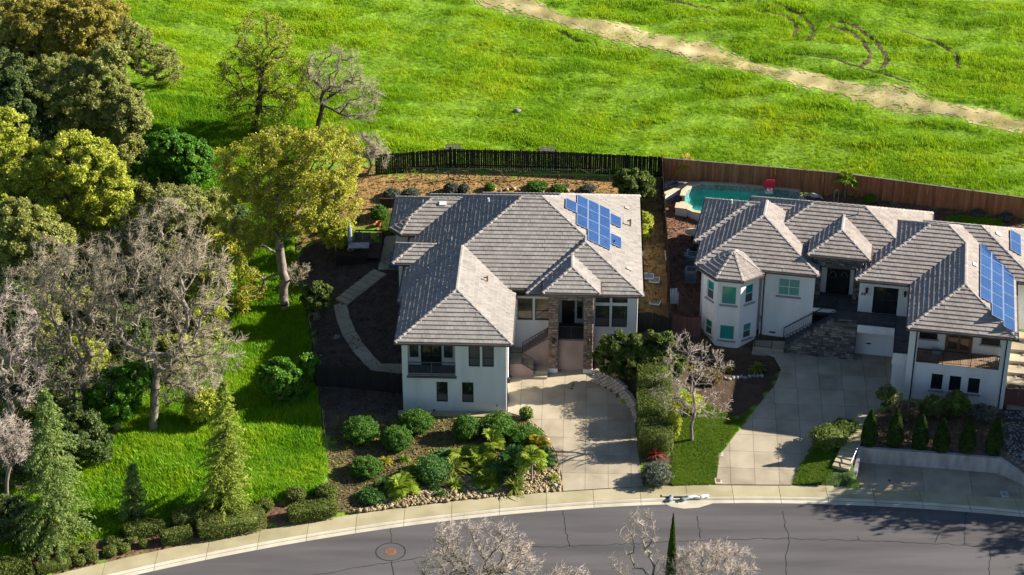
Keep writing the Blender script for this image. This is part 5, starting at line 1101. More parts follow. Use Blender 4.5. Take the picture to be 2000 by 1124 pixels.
# ---------------------------------------------------------------- clipped shrubs and hedges
for i, (px, py, rx, ry) in enumerate([(705,840,35,31),(813,824,32,28),(775,858,28,28),(715,913,31,24),(910,837,26,28),(972,832,34,30),(1025,851,34,24)]):
    shrub('ball_shrub', ['leftmost lopsided clipped green ball shrub below the black fence', 'clipped green ball shrub under the left part of the white wall', 'clipped green ball shrub below the one at the white wall', 'clipped green ball shrub beside the blue green juniper', 'clipped green ball shrub under the lower right window', 'largest clipped green ball shrub behind the feather palm', 'wide clipped green ball shrub behind the slim trunked palm'][i].replace('leftmost ', ''), px, py, rx, ry, 'ballshrub', .055, 7000, 0, i, group='clipped round shrubs in the front bed', variants=7, lump=.22)
for i, (px, y0, y1, hh) in enumerate([(1279,736,792,2.25),(1279,790,845,2.0),(1281,842,893,1.75)]):
    c = G(px, y1); s = pxm(c[1]); w = 34 / s; yb = c[1]; dep = (y1 - y0) / s / .55 * .68
    e = empty('box_hedge', (c[0], yb + dep/2, c[2]), 0, ['clipped box hedge next to the laurel bush', 'clipped box hedge in the middle of the stepped row', 'clipped box hedge next to the red spiky plant'][i], 'hedge', 'stepped box hedges between the driveways')
    link('foliage', blob_mesh(f'boxhedge{i}', 'hedge', .042, 12000, .96, 130 + i, (1, 1, 1), .02), e, (0, 0, hh * .5), None, (w, dep / 2 * 1.05, hh * .5))
    MB().tube([(0,0,-.1),(0,0,hh*.5)], [.06,.04], 6).build('stem', M['bark_dark'], e)
for i, (px, py, rx, ry) in enumerate([(577,967,20,17),(637,961,20,17),(518,987,16,14)]):
    shrub('street_shrub', 'clipped olive ball shrub beside the long pavement hedge', px, py, rx, ry, 'hedge', .05, 4500, .25, i, group='clipped ball shrubs at the end of the pavement bed')
for i, (px, py, rx, ry, lab) in enumerate([(610,998,48,19,'long clipped hedge block beside the rock bed and pavement'),(452,1028,68,15,'longest low clipped hedge beside the pavement under the yellow green conifer'),(345,1047,31,16,'short clipped hedge block beside the longest low hedge'),(282,1033,40,18,'clipped hedge behind the small young conifer'),(105,1104,34,13,'low clipped hedge block below the tall blue green conifer'),(15,1112,45,22,'broad clipped hedge at the far end of the pavement bed'),(390,1012,55,12,'dark clipped hedge in shade behind the longest low hedge'),(470,1003,35,14,'clipped hedge at the foot of the yellow green conifer')]):
    ang = math.atan(.0053 * 2 * (15 - G(px, py)[0])); shrub('low_hedge', lab, px, py, rx, ry, 'hedge', .05, 7000, .8, i, cat='hedge', group='low clipped hedges along the pavement', depth=.42, rot=ang, lump=.05)
for i, (px, py, rx, ry) in enumerate([(156,1094,13,11),(178,1087,14,12),(215,1077,14,12),(242,1071,12,10),(281,1062,10,9),(135,1078,16,12),(170,1068,15,11),(223,1057,16,11),(55,1117,14,9),(255,1050,14,10)]):
    shrub('dwarf_shrub', 'small clipped dwarf shrub in the bark bed beside the pavement', px, py, rx, ry, 'hedge', .05, 2200, .3, i, group='small dwarf shrubs in the bark bed')
for i, (px, top, bot) in enumerate([(1697,812,878),(1747,812,879),(1797,822,883),(1838,828,889),(1889,831,891),(1941,827,894)]):
    c = G(px, bot - 4); c = (c[0], c[1] + .2, float(smoothz([c[0]], [c[1] + .2])[0])); s = pxm(c[1]); h = (bot - top) / s / .87; e = empty('cypress', c, 0, 'slim conical cypress in the row above the grey retaining wall', 'cypress', 'row of cypresses above the retaining wall')
    key = f'cyp{i%3}'
    if key not in _blob:
        rng = np.random.default_rng(150 + i); n = 6000; z = rng.random(n) ** .8; rad = (1 - z ** 2.6) * (.75 + .25 * np.minimum(1, z * 5)) * (1 - .25 * rng.random(n) ** 2); a = rng.uniform(0, 2*math.pi, n); rad *= 1 + .1*np.sin(a*5 + z*9)
        C = np.stack([rad*np.cos(a), rad*np.sin(a), z*4.2], 1); V, F = leaves(rng, C, .14, out=np.stack([np.cos(a), np.sin(a), np.zeros(n)], 1)); b2 = MB().lathe((0,0,0), [(.6,.05),(.74,.9),(.68,2.2),(.45,3.4),(.05,4.0)], 10); V = np.concatenate([V, np.array(b2.V)]); me = mesh(key, V, [tuple(f) for f in F] + [tuple(k + n*3 for k in f) for f in b2.F], M['cypress'], tint=np.concatenate([rng.random(len(F)), np.full(len(b2.F), .1)])); _blob[key] = me
    link('foliage', _blob[key], e, (0,0,.05), (0,0,i*1.3), (15.5/s, 15.5/s, h*1.06/4.2)); MB().tube([(0,0,-.2),(0,0,.5)], .05, 6).build('trunk', M['bark_dark'], e)
pc_ = at_y(1311, 1012, 92.6); bx = (at_y(1311, 1100, 92.6)[0], 92.6, g1(0, 92.6)); e = empty('cypress', bx, 0, 'thin dark columnar cypress rising over the asphalt beside the slim bare tree', 'cypress')
link('foliage', _blob['cyp1'], e, (0,0,.05), None, (.34,.34,(pc_[2]-bx[2])/4.2)); MB().tube([(0,0,-.2),(0,0,.6)], .07, 6).build('trunk', M['bark_dark'], e)
for i, (px, py, rx, ry, mt, lab) in enumerate([(766,379,17,13,'sage','grey green mounded shrub behind the left house at the timber edging'),(803,377,15,11,'sage','low grey green shrub beside the mounded shrub behind the left house'),(881,369,14,14,'sage','pale sage shrub below the vine stakes'),(906,369,11,11,'sage','small sage shrub next to the pale sage shrub'),(957,366,9,9,'vivid','tiny bright green shrub below the vine stakes'),(1049,363,19,12,'ballshrub','wide dark green shrub behind the main ridge'),(1091,368,14,9,'ballshrub','low dark shrub beside the garden rocks'),(1150,368,14,9,'sage','grey herb clump beside the laurel bush'),(741,416,17,17,'ballshrub','round clipped shrub beside the patio lawn'),(855,395,7,6,'oak_lime','tiny yellow shrub behind the roof edge'),
    (725,968,26,16,'palm_dark','blue green low juniper at the edge of the cobbles'),(845,925,38,17,'palm_dark','dark spreading juniper between the palms'),(1282,926,31,27,'sage','grey green lavender bush at the foot of the box hedges'),(1620,852,38,26,'laurel','dark leafy shrub mound beside the street steps'),(1650,835,26,18,'laurel','leafy shrub behind the dark mound by the steps'),(1700,389,11,10,'vivid','small round green shrub in the mulch by the red fence'),(1910,417,12,9,'sage','small grey shrub in the shade of the red fence'),(1965,424,12,9,'sage','pale shrub near the end of the red fence'),(1028,808,13,15,'conifer','small feathery dwarf pine at the driveway edge'),(1345,785,30,22,'oak_lime','lime green mound behind the young bare tree'),(1385,735,26,18,'dryleaf','reddish brown twiggy shrub in the bark bed'),(1315,830,14,40,'oak_lime','lime green shrub strip along the stepped box hedges')]):
    shrub('garden_shrub', lab, px, py, rx, ry, mt, .06, 3200, 0, i, lump=.2)
# ---------------------------------------------------------------- palms, yuccas, grasses
for i, a in enumerate([('palm', 'arching green palm with long fronds near the cobble edge', 782, 962, 44, 'palm', 20, 'palm', .25, .55), ('palm', 'large dark green palm in the middle of the cobble bed', 1003, 925, 52, 'palm_dark', 24, 'palm', .35, .4), ('palm', 'slim trunked palm with yellow green fronds near the driveway', 1038, 940, 34, 'palm', 16, 'palm', 1.7, .6),
    ('palm', 'short trunked feather palm in front of the clipped balls', 963, 888, 30, 'palm', 12, 'palm', 1.0, .5), ('palm', 'spreading lime green palm beside the striped yucca', 912, 903, 42, 'palm', 16, 'palm', .2, .5), ('palm', 'dark glossy palm left of the striped yucca', 870, 902, 30, 'palm_dark', 16, 'palm', .2, .4),
    ('yucca', 'striped yellow yucca above the small green yucca', 887, 925, 30, 'yucca', 60, 'yucca', .35, .45), ('yucca', 'small bright green yucca below the striped yucca', 889, 952, 22, 'palm', 46, 'yucca', .1, .35), ('yucca', 'striped pale yucca in front of the large dark palm', 1005, 958, 34, 'yucca', 60, 'yucca', .15, .5),
    ('fountain_grass', 'lime fountain grass clump at the driveway end of the cobbles', 1080, 938, 19, 'palm', 110, 'grass', 0, .7), ('fountain_grass', 'lime fountain grass clump behind the driveway end clump', 1055, 918, 18, 'palm', 110, 'grass', 0, .7), ('fountain_grass', 'green fountain grass beside the arching palm', 850, 955, 22, 'palm_dark', 110, 'grass', 0, .7), ('fountain_grass', 'dark grass clump left of the arching palm', 748, 950, 26, 'palm_dark', 110, 'grass', 0, .6), ('fountain_grass', 'olive grass clump between yucca and dark palm', 960, 920, 22, 'palm', 110, 'grass', 0, .7), ('fountain_grass', 'dark grass clump near the pavement under the palms', 945, 960, 18, 'palm_dark', 90, 'grass', 0, .7),
    ('spiky_plant', 'golden yellow spiky plant beside the clipped balls', 752, 905, 18, 'palm_yellow', 60, 'yucca', .1, .7), ('spiky_plant', 'yellow spiky seedling under the leftmost clipped ball', 678, 878, 9, 'palm_yellow', 30, 'yucca', 0, .5), ('cordyline', 'red leaved cordyline at the foot of the box hedges', 1280, 897, 20, 'redleaf', 50, 'yucca', .3, .5),
    ('yucca', 'bright yellow yucca in the bark bed beside the stone edging', 1420, 722, 20, 'palm_yellow', 90, 'yucca', .1, .55), ('yucca', 'yellow green yucca near the curve of the right driveway', 1480, 725, 22, 'yucca', 90, 'yucca', .1, .55), ('yucca', 'small yellow yucca behind the young bare tree', 1354, 725, 12, 'palm_yellow', 50, 'yucca', .1, .5),
    ('flax', 'dark strappy flax clump behind the pool wall, near the yellow palm', 1380, 352, 13, 'palm_dark', 60, 'grass', 0, .5), ('flax', 'green strappy flax clump second from the yellow palm', 1412, 356, 15, 'palm', 70, 'grass', 0, .5), ('flax', 'low flax clump third from the yellow palm', 1441, 360, 12, 'palm', 60, 'grass', 0, .5), ('flax', 'largest flax clump beside the red hoop', 1478, 365, 20, 'palm', 90, 'grass', 0, .5), ('flax', 'dark flax clump right of the red hoop', 1524, 368, 15, 'palm_dark', 60, 'grass', 0, .5), ('flax', 'low flax clump farthest along the pool wall', 1548, 368, 12, 'palm_dark', 60, 'grass', 0, .5),
    ('palm', 'low lime palm between the clipped balls and arching palm', 822, 925, 34, 'palm', 16, 'palm', .15, .5), ('palm', 'bushy green palm below the largest clipped ball', 940, 905, 36, 'palm', 16, 'palm', .25, .5), ('palm', 'small dark palm beside the slim trunked palm', 1062, 900, 26, 'palm_dark', 14, 'palm', .2, .5), ('palm', 'feathery lime palm beside the driveway curve', 1050, 882, 26, 'palm_yellow', 14, 'palm', .5, .6), ('palm', 'broad green palm between the two striped yuccas', 950, 945, 34, 'palm', 16, 'palm', .2, .5),
    ('fountain_grass', 'lime fountain grass beside the bushy palm', 925, 925, 20, 'palm', 110, 'grass', 0, .7), ('fountain_grass', 'yellow grass clump under the wide clipped ball', 1020, 895, 18, 'palm', 110, 'grass', 0, .7), ('fountain_grass', 'green grass clump left of the small green yucca', 862, 968, 18, 'palm_dark', 110, 'grass', 0, .7), ('fountain_grass', 'olive grass clump beside the golden spiky plant', 790, 900, 18, 'palm', 110, 'grass', 0, .7), ('fence_palm', 'yellowing slim palm in the corner of the red fence', 1339, 350, 26, 'palm_yellow', 12, 'palm', 1.5, .9), ('fence_palm', 'green fan palm standing against the red fence', 1650, 386, 26, 'palm', 14, 'palm', 1.4, .7), ('agave', 'grey agave beside the small round shrub by the patio', 700, 432, 15, 'sage', 26, 'yucca', 0, .3), ('agave', 'grey agave among the garden rocks behind the left house', 1106, 365, 11, 'sage', 26, 'yucca', 0, .3)]):
    nm, lab, px, py, r, mt, nf, kd, tr, dr_ = a
    frond_plant(nm, lab, px, py, r, mt, nf, 200 + i, kd, tr, 'palm' if 'palm' in nm else ('grass' if 'grass' in nm else 'plant'), None, dr_)
# ---------------------------------------------------------------- fences
def lin(pts, X, Y):
    P = np.array([p[:2] for p in pts]); Zs = smoothz(P[:,0], P[:,1]); return np.interp(np.asarray(X, float), P[:,0], Zs)
def board_fence(name, label, pts, h, bw, gap, m, thick=.02, straight=False, cap=None, posts=2.4, zb=None, rails=True, jig=.012, side=1):
    """pts: world (x,y) polyline; each board is a part"""
    smoothz = (lambda X, Y: lin(pts, X, Y)) if straight else globals()['smoothz']
    x0, y0 = pts[0]; e = empty(name, (x0, y0, g1(x0, y0)), 0, label, 'fence'); o = np.array(e.location); me = {}
    for k in range(3):
        of = .007*(k-1) if gap < .01 else 0; b = MB().box(0, bw+(.014 if gap < .01 else 0), -thick/2+of, thick/2+of, 0, 1)
        me[k] = mesh('board', b.V, b.F, M[m])
    for (xa, ya), (xb, yb) in zip(pts[:-1], pts[1:]):
        L = math.hypot(xb-xa, yb-ya); d = ((xb-xa)/L, (yb-ya)/L); ang = math.atan2(d[1], d[0]); n = int(L/(bw+gap)); S = (np.arange(n)+.0)*(L/n); X = xa+d[0]*S; Y = ya+d[1]*S; Z = smoothz(X, Y) if zb is None else np.full(n, zb)
        for i in range(n):
            link('board', me[i % 3], e, (X[i]-o[0], Y[i]-o[1], Z[i]-.08-o[2]), (R.normal(0, .006), R.normal(0, .006), ang), (1, 1, h+R.normal(0, jig)))
        m_ = max(1, int(L/posts)); za, zb_ = Z[0]-o[2], Z[-1]-o[2]; nx, ny = -d[1]*.05*side, d[0]*.05*side
        if rails:
            for hh in (.35, h-.3):
                k = 8
                for j in range(k):
                    s0, s1 = L*j/k, L*(j+1)/k; zz = smoothz([xa+d[0]*s0, xa+d[0]*s1], [ya+d[1]*s0, ya+d[1]*s1]) if zb is None else [zb, zb]
                    MB().bar((xa+d[0]*s0+nx-o[0], ya+d[1]*s0+ny-o[1], zz[0]-o[2]+hh), (xa+d[0]*s1+nx-o[0], ya+d[1]*s1+ny-o[1], zz[1]-o[2]+hh), .04, .09).build('rail', M[m], e)
        for j in range(m_+1):
            s = L*j/m_; X_, Y_ = xa+d[0]*s, ya+d[1]*s; z = (smoothz([X_],[Y_])[0] if zb is None else zb); MB().box(-.05,.05,-.05,.05,-.2,h+.02).build('post', M[m], e).location = (X_+nx*1.8-o[0], Y_+ny*1.8-o[1], z-o[2])
        if cap:
            k = 10
            for j in range(k):
                s0, s1 = L*j/k, L*(j+1)/k; zz = smoothz([xa+d[0]*s0, xa+d[0]*s1], [ya+d[1]*s0, ya+d[1]*s1])
                MB().bar((xa+d[0]*s0-o[0], ya+d[1]*s0-o[1], zz[0]-o[2]+h-.06), (xa+d[0]*s1-o[0], ya+d[1]*s1-o[1], zz[1]-o[2]+h-.06), .12, .04).build('cap_rail', M[cap], e)
    return e
FB_ = [G(735,342)[:2], G(880,330)[:2], G(1085,335)[:2], G(1291,346)[:2]]
board_fence('board_fence', 'long black timber fence with narrow gaps behind the left house', FB_, 1.78, .155, .011, 'fence_black')
FR_ = [G(1294,350)[:2], G(1640,380)[:2], G(2030,434)[:2]]
board_fence('board_fence', 'tall reddish brown timber fence behind the pool garden', FR_, 1.85, .14, .004, 'fence_red', straight=True, cap='wood_grey')
board_fence('board_fence', 'dark timber side fence dividing the two back gardens', [G(1292,348)[:2], (11.25,132), (11.0,123.2)], 1.7, .16, .006, 'wood_dark', side=-1)
board_fence('board_fence', 'short black fence between the left house and the dividing fence', [(8.6,122.9),(10.95,122.8)], 1.65, .15, .004, 'fence_black')
board_fence('board_fence', 'black solid fence between the left house and the meadow', [(-13.3,117.9),(-7.3,117.3)], 1.65, .15, .004, 'fence_black')
board_fence('side_gate', 'faded plum timber gate beside the white tower', [(11.1,123.4),(13.15,123.7)], 1.6, .15, .004, 'fence_plum')
board_fence('side_gate', 'plum timber gate at the right end of the balcony wing', [H2.world(5.9,.5)[:2], H2.world(8.6,.2)[:2]], 1.5, .15, .004, 'fence_plum')
wf_pts = [G(*p) for p in [(572,462),(585,540),(600,620),(612,700),(620,748),(630,830),(641,908)]]
wf = empty('wire_fence', wf_pts[0], 0, 'thin black wire fence between the meadow and the left garden', 'fence'); o_ = np.array(wf_pts[0])
for p, q in zip(wf_pts[:-1], wf_pts[1:]):
    p, q = np.array(p)-o_, np.array(q)-o_; k = max(1, int(np.linalg.norm(q-p)/2.2))
    for j in range(k): c = p+(q-p)*j/k; MB().bar(c+[0,0,-.1], c+[0,0,1.3], .05).build('post', M['iron'], wf)
    for h in (.15,.4,.65,.9,1.15,1.28): MB().bar(p+[0,0,h], q+[0,0,h], .03 if h > 1.2 else .008).build('rail' if h > 1.2 else 'wire', M['iron'], wf)
# ---------------------------------------------------------------- retaining walls, street steps
def wall_run(name, label, pts, th, m, cat='wall'):
    """pts (x,y,z0,z1)"""
    e = MB(); P = np.array([p[:2] for p in pts]); T = np.gradient(P, axis=0); 
    seg = [unit(P[i+1]-P[i]) for i in range(len(P)-1)]; N_ = []
    for i in range(len(P)):
        a = seg[max(0, i-1)]; b = seg[min(len(seg)-1, i)]; n = unit(np.array([-(a[1]+b[1]), a[0]+b[0]])); c = max(.4, float(n @ np.array([-b[1], b[0]]))); N_.append(n/c)
    V = []; F = []
    for p, n in zip(pts, N_):
        for s, z in ((-.5,p[2]),(.5,p[2]),(.5,p[3]),(-.5,p[3])): V.append((p[0]+n[0]*th*s-pts[0][0], p[1]+n[1]*th*s-pts[0][1], z))
    k = len(pts)
    for i in range(k-1):
        for j in range(4): F.append((i*4+j, i*4+(j+1)%4, (i+1)*4+(j+1)%4, (i+1)*4+j))
    F += [(3,2,1,0), tuple((k-1)*4+j for j in range(4))]; e.add(V, F)
    o = e.build(name, M[m]); o.location = (pts[0][0], pts[0][1], 0); return tag(o, label, cat)
wall_run('retaining_wall', 'stained grey concrete retaining wall behind the parking pad', [(21.75,108.0,-.2,.45),(22.05,109.0,-.2,.75),(22.40,110.32,-.2,1.12),(26.8,109.72,-.2,1.12),(31.2,109.05,-.2,1.12),(32.4,107.8,-.2,.75),(33.7,106.4,-.2,.3)], .24, 'greywall')
wall_run('kerb_wall', 'low broken concrete wall end beside the street steps', [(20.5,108.15,-.1,.42),(21.62,108.05,-.1,.42)], .22, 'greywall')
ss = empty('street_steps', (20.9,108.6,0), 0, 'narrow concrete steps with handrail climbing from the street beside the pad', 'steps'); a = np.array([20.95,108.55,.1]); b = np.array(un(1692,812,1.15))
for k in range(13):
    t = (k+.5)/13; c = a+(b-a)*t; o = MB().box(-.26,.24,-.55,.55,-.4,.02).build('step', M['walk'], ss); o.location = (c[0]-20.9, c[1]-108.6, max(.18+k*.085, float(smoothz([c[0]],[c[1]])[0])+.14)); o.rotation_euler = (0,0,math.atan2(b[1]-a[1], b[0]-a[0]))
hr = MB(); q0, q1 = a+[.62,0,1.0], b+[.55,-.2,1.15]; hr.tube([q0-[20.9,108.6,0], q1-[20.9,108.6,0]], .03)
for t in (.02,.35,.68,.98): p = q0+(q1-q0)*t-[20.9,108.6,0]; hr.tube([p-[0,0,1.0], p], .025)
hr.build('handrail', M['galv'], ss)
# curved block wall
bw_pts = [G(*p) for p in [(1160,744),(1180,747),(1200,754),(1216,766),(1230,783),(1239,802),(1244,825)]]
bw = empty('block_wall', bw_pts[0], 0, 'curved wall of tan split blocks at the edge of the left driveway', 'wall'); cl = np.array([p[:2] for p in bw_pts]); sl = np.concatenate([[0], np.cumsum(np.linalg.norm(np.diff(cl, axis=0), axis=1))]); bmesh_ = MB().add([(-.16,-.10,0),(-.10,-.16,0),(.10,-.16,0),(.16,-.10,0),(.12,.12,0),(-.12,.12,0)]+[(-.16,-.10,.15),(-.10,-.16,.15),(.10,-.16,.15),(.16,-.10,.15),(.12,.12,.15),(-.12,.12,.15)], [(5,4,3,2,1,0),(6,7,8,9,10,11)]+[(i,(i+1)%6,6+(i+1)%6,6+i) for i in range(6)])
bme = mesh('block', bmesh_.V, bmesh_.F, M['block'])
for row in range(6):
    s = .17*(row % 2)
    while s < sl[-1]:
        x = np.interp(s, sl, cl[:,0]); y = np.interp(s, sl, cl[:,1]); x2 = np.interp(s+.05, sl, cl[:,0]); y2 = np.interp(s+.05, sl, cl[:,1]); ang = math.atan2(y2-y, x2-x) if s+.05 < sl[-1] else ang
        hrow = .1+row*.158; lim = 1.0-.35*max(0, (s-1.8)/max(.1, sl[-1]-1.8))
        if hrow < lim: link('block', bme, bw, (x+.03*row*math.sin(ang)*-1-bw_pts[0][0], y+.03*row*math.cos(ang)-bw_pts[0][1], drive1_z(y)-.12+hrow-bw_pts[0][2]), (0,0,ang+R.normal(0,.05)))
        s += .335
# ---------------------------------------------------------------- rocks
def rock_mesh(seed, m, flat=.7):
    rng = np.random.default_rng(seed); t = (1+5**.5)/2; V = unit(np.array([(-1,t,0),(1,t,0),(-1,-t,0),(1,-t,0),(0,-1,t),(0,1,t),(0,-1,-t),(0,1,-t),(t,0,-1),(t,0,1),(-t,0,-1),(-t,0,1)], float))*rng.uniform(.75,1.1,(12,1))*np.array([1,.8,flat]); F = [(0,11,5),(0,5,1),(0,1,7),(0,7,10),(0,10,11),(1,5,9),(5,11,4),(11,10,2),(10,7,6),(7,1,8),(3,9,4),(3,4,2),(3,2,6),(3,6,8),(3,8,9),(4,9,5),(2,4,11),(6,2,10),(8,6,7),(9,8,1)]
    return V, np.array(F)
def scatter_rocks(name, poly, n, s0, s1, m, seed, label):
    rng = np.random.default_rng(seed); P = np.array(poly); X = rng.uniform(P[:,0].min(), P[:,0].max(), n*4); Y = rng.uniform(P[:,1].min(), P[:,1].max(), n*4); k = inpoly(poly, X, Y); X, Y = X[k][:n], Y[k][:n]; Z = gz(X, Y); Vs, Fs = [], []; protos = [rock_mesh(seed*10+i, m)[0] for i in range(6)]; F0 = rock_mesh(0, m)[1]
    for i in range(len(X)):
        s = rng.uniform(s0, s1)*(1.5 if rng.random() < .1 else 1); a = rng.uniform(0, 6.28); c, d = math.cos(a), math.sin(a); v = protos[i%6]*s; Vs.append(np.stack([v[:,0]*c-v[:,1]*d+X[i], v[:,0]*d+v[:,1]*c+Y[i], v[:,2]+Z[i]+s*.2], 1)); Fs.append(F0+i*12)
    return tag(link(name, npmesh(name, np.concatenate(Vs), np.concatenate(Fs), M[m], tint=np.repeat(rng.random(len(X)), 20))), label, kind='stuff')
COB = GP([(690,1003),(735,982),(800,962),(870,955),(905,930),(950,935),(990,905),(1050,905),(1040,848),(1030,818),(1062,845),(1086,890),(1096,935),(1098,960),(1000,972),(900,984),(780,1000)])
scatter_rocks('cobbles', COB, 3300, .05, .13, 'rock', 5, 'loose tan river cobbles covering the lower front bed')
scatter_rocks('grey_cobbles', GP([(1298,352),(1400,356),(1600,376),(1590,384),(1450,372),(1370,362),(1298,372)]), 900, .05, .12, 'rock_grey', 6, 'grey pebbles between the pool wall and red fence')
scatter_rocks('path_cobbles', GP([(1962,800),(1962,890),(2010,985),(2040,985),(2040,700),(1995,690)]), 900, .05, .12, 'rock_grey', 7, 'dark pebbles along the right side of the balcony wing')
def rock(label, px, py, r, m, seed, name='garden_rock', group=None, flat=.7):
    x, y, z = G(px, py); s = r/pxm(y, z); V, F = rock_mesh(seed, m, flat)
    c = (V[F[:,0]]+V[F[:,1]])/2; V2 = np.concatenate([V, unit((V[F[:,0]]+V[F[:,1]]+V[F[:,2]])/3)*np.linalg.norm(V, axis=1).mean()*np.array([1,.85,flat])*np.random.default_rng(seed).uniform(.85,1.05,(len(F),1))]); k = len(V); F2 = np.concatenate([np.stack([F[:,i], F[:,(i+1)%3], np.arange(len(F))+k], 1) for i in range(3)])
    o = link(name, npmesh(name, V2*s, F2, M[m]), None, (x, y, z+s*flat*.35), (0,0,seed)); return tag(o, label, 'rock', group)
rock('pale boulder lying alone in the green field', 1010, 219, 10, 'rock_grey', 3, 'boulder'); rock('flat pale stone lying in the dark slope beside the curved path', 658, 661, 9, 'rock_grey', 4); rock('small pale stone in the dark slope below the flat stone', 626, 696, 4, 'rock_grey', 5); rock('white rock beside the fountain grass at the driveway edge', 1084, 950, 7, 'rock_grey', 6)
for i, (px, py, r) in enumerate([(966,371,5),(990,372,6),(1003,370,7),(1013,373,5),(1108,374,6),(1120,373,5),(1131,374,6),(978,374,4),(1060,376,4)]): rock('tan garden rock in the border behind the left house', px, py, r, 'rock', 20+i, group='rocks in the border behind the left house')
for i in range(13): rock('rough grey edging stone in the row below the yellow yucca', 1392+i*8, 743-i*.75+R.normal(0,1), 6, 'rock_grey', 40+i, 'edging_stone', 'edging stones in the bark bed', .6)
for i in range(34):
    t = i/33; px = 690+(1092-690)*t; rock('larger tan cobble lining the pavement edge of the bed', px, 1004-(1004-962)*t-R.uniform(2,7), R.uniform(4,7), 'rock', 60+i, 'edge_cobble', 'large cobbles along the pavement edge', .7)
for i, (px, py) in enumerate([(1302,941),(1298,944),(1306,938),(1290,945)]): rock('small pink stone at the foot of the lavender bush', px, py, 4, 'rock', 100+i, 'garden_rock', 'pink stones by the lavender bush')
# ---------------------------------------------------------------- pool garden
pool = empty('swimming_pool', (16, 137, 4.2), 0, 'teal swimming pool with raised mosaic back wall and pale coping', 'pool'); po = np.array([16,137,4.2])
PL = np.array(POOL); n = len(PL); cen = PL.mean(0)
if area([tuple(p) for p in PL]) < 0: PL = PL[::-1]
Tn = unit(np.roll(PL, -1, 0)-np.roll(PL, 1, 0)); Nn = np.stack([Tn[:,1], -Tn[:,0]], 1)
def loopring(name, m, o0, o1, z0, z1, o2=None, idx=None):
    A, B = PL+Nn*o0, PL+Nn*o1; V = [(*(p-po[:2]), z0-4.2) for p in A]+[(*(p-po[:2]), z1-4.2) for p in B]; return link(name, mesh(name, V, [(i, (i+1)%n, n+(i+1)%n, n+i) for i in range(n)], m), pool)
link('water', mesh('water', [(*(p-po[:2]), .45) for p in PL], [tuple(range(n))], M['water']), pool)
link('basin', mesh('basin', [(*(p-po[:2]), .5) for p in PL]+[(*(cen+(p-cen)*.86-po[:2]), -.9) for p in PL], [(i, n+i, n+(i+1)%n, (i+1)%n) for i in range(n)]+[tuple(range(n, 2*n))], M['pool_floor']), pool)
seg_back = [i for i in range(n) if PL[i][1] > cen[1]+.2 and PL[(i+1)%n][1] > cen[1]+.2]
for i in range(n):
    j = (i+1)%n
    A0, A1, B0, B1 = PL[i], PL[j], PL[i]+Nn[i]*.38, PL[j]+Nn[j]*.38
    k = max(1, int(np.linalg.norm(A1-A0)/.7))
    for q in range(k):
        f0, f1 = q/k+.004, (q+1)/k-.004; poly = [A0+(A1-A0)*f0, A0+(A1-A0)*f1, B0+(B1-B0)*f1, B0+(B1-B0)*f0]
        if i in seg_back:
            # raised mosaic wall with coping on top
            mw = MB().prism([tuple(p-po[:2]) for p in (A0+(A1-A0)*f0, A0+(A1-A0)*f1, PL[i]+Nn[i]*.2+((PL[j]+Nn[j]*.2)-(PL[i]+Nn[i]*.2))*f1, PL[i]+Nn[i]*.2+((PL[j]+Nn[j]*.2)-(PL[i]+Nn[i]*.2))*f0)], -.6, .98)
            w_ = mw.build('raised_wall', M['mosaic'], pool)
            MB().prism([tuple(p-po[:2]) for p in poly], .98, 1.05).build('coping', M['coping'], pool)
            L = np.linalg.norm(A1-A0)/k; c = int(L/.14)
            for r_ in range(4):
                for s_ in range(c):
                    g0 = f0+(f1-f0)*s_/c; g1_ = f0+(f1-f0)*(s_+.9)/c; p0, p1 = A0+(A1-A0)*g0-po[:2], A0+(A1-A0)*g1_-po[:2]; nn_ = Nn[i]; z = .47+r_*.125
                    if R.random() < .55: MB().add([(*(p0-nn_*.012), z), (*(p1-nn_*.012), z), (*(p1-nn_*.012), z+.115), (*(p0-nn_*.012), z+.115)], [(0,1,2,3)]).build('mosaic_tile', M['mosaic'], w_)
        else:
            MB().prism([tuple(p-po[:2]) for p in poly], .46, .56).build('coping', M['coping'], pool)
loopring('outer_wall', M['plaster'], .34, .34, 3.9, 4.68)
pd = un(1338, 404, 4.75); MB().prism([(-.75,-.3),(.1,-.55),(.5,-.1),(.1,.5),(-.6,.45)], -.9, -.05).build('ledge', M['plaster'], pool).location = (pd[0]-16, pd[1]-137, .62)
MB().prism([(-.8,-.34),(.13,-.6),(.55,-.1),(.12,.54),(-.65,.5)], -.05, .03).build('ledge_top', M['coping'], pool).location = (pd[0]-16, pd[1]-137, .62)
gwp = [un(px, py, 5.0) for px, py in [(1297,379),(1315,372),(1335,363),(1352,358),(1372,358)]]
wall_run('garden_wall', 'curved white garden wall with pale coping left of the pool', [(p[0], p[1], 3.9, 4.95) for p in gwp], .3, 'plaster'); o = wall_run('wall_coping', 'pale coping slab on the curved white garden wall', [(p[0], p[1], 4.953, 5.02) for p in gwp], .42, 'coping')
gwp = [un(px, py, 5.0) for px, py in [(1585,378),(1605,382),(1625,392)]]
wall_run('garden_wall', 'low white wall end stepping down at the right of the pool', [(p[0], p[1], 3.9, 5.0-.12*i) for i, p in enumerate(gwp)], .3, 'plaster')
hp = un(1502, 374, 5.2); hoop = empty('pool_hoop', tuple(hp), 0, 'small red basketball hoop with white net on the pool edge', 'basketball hoop')
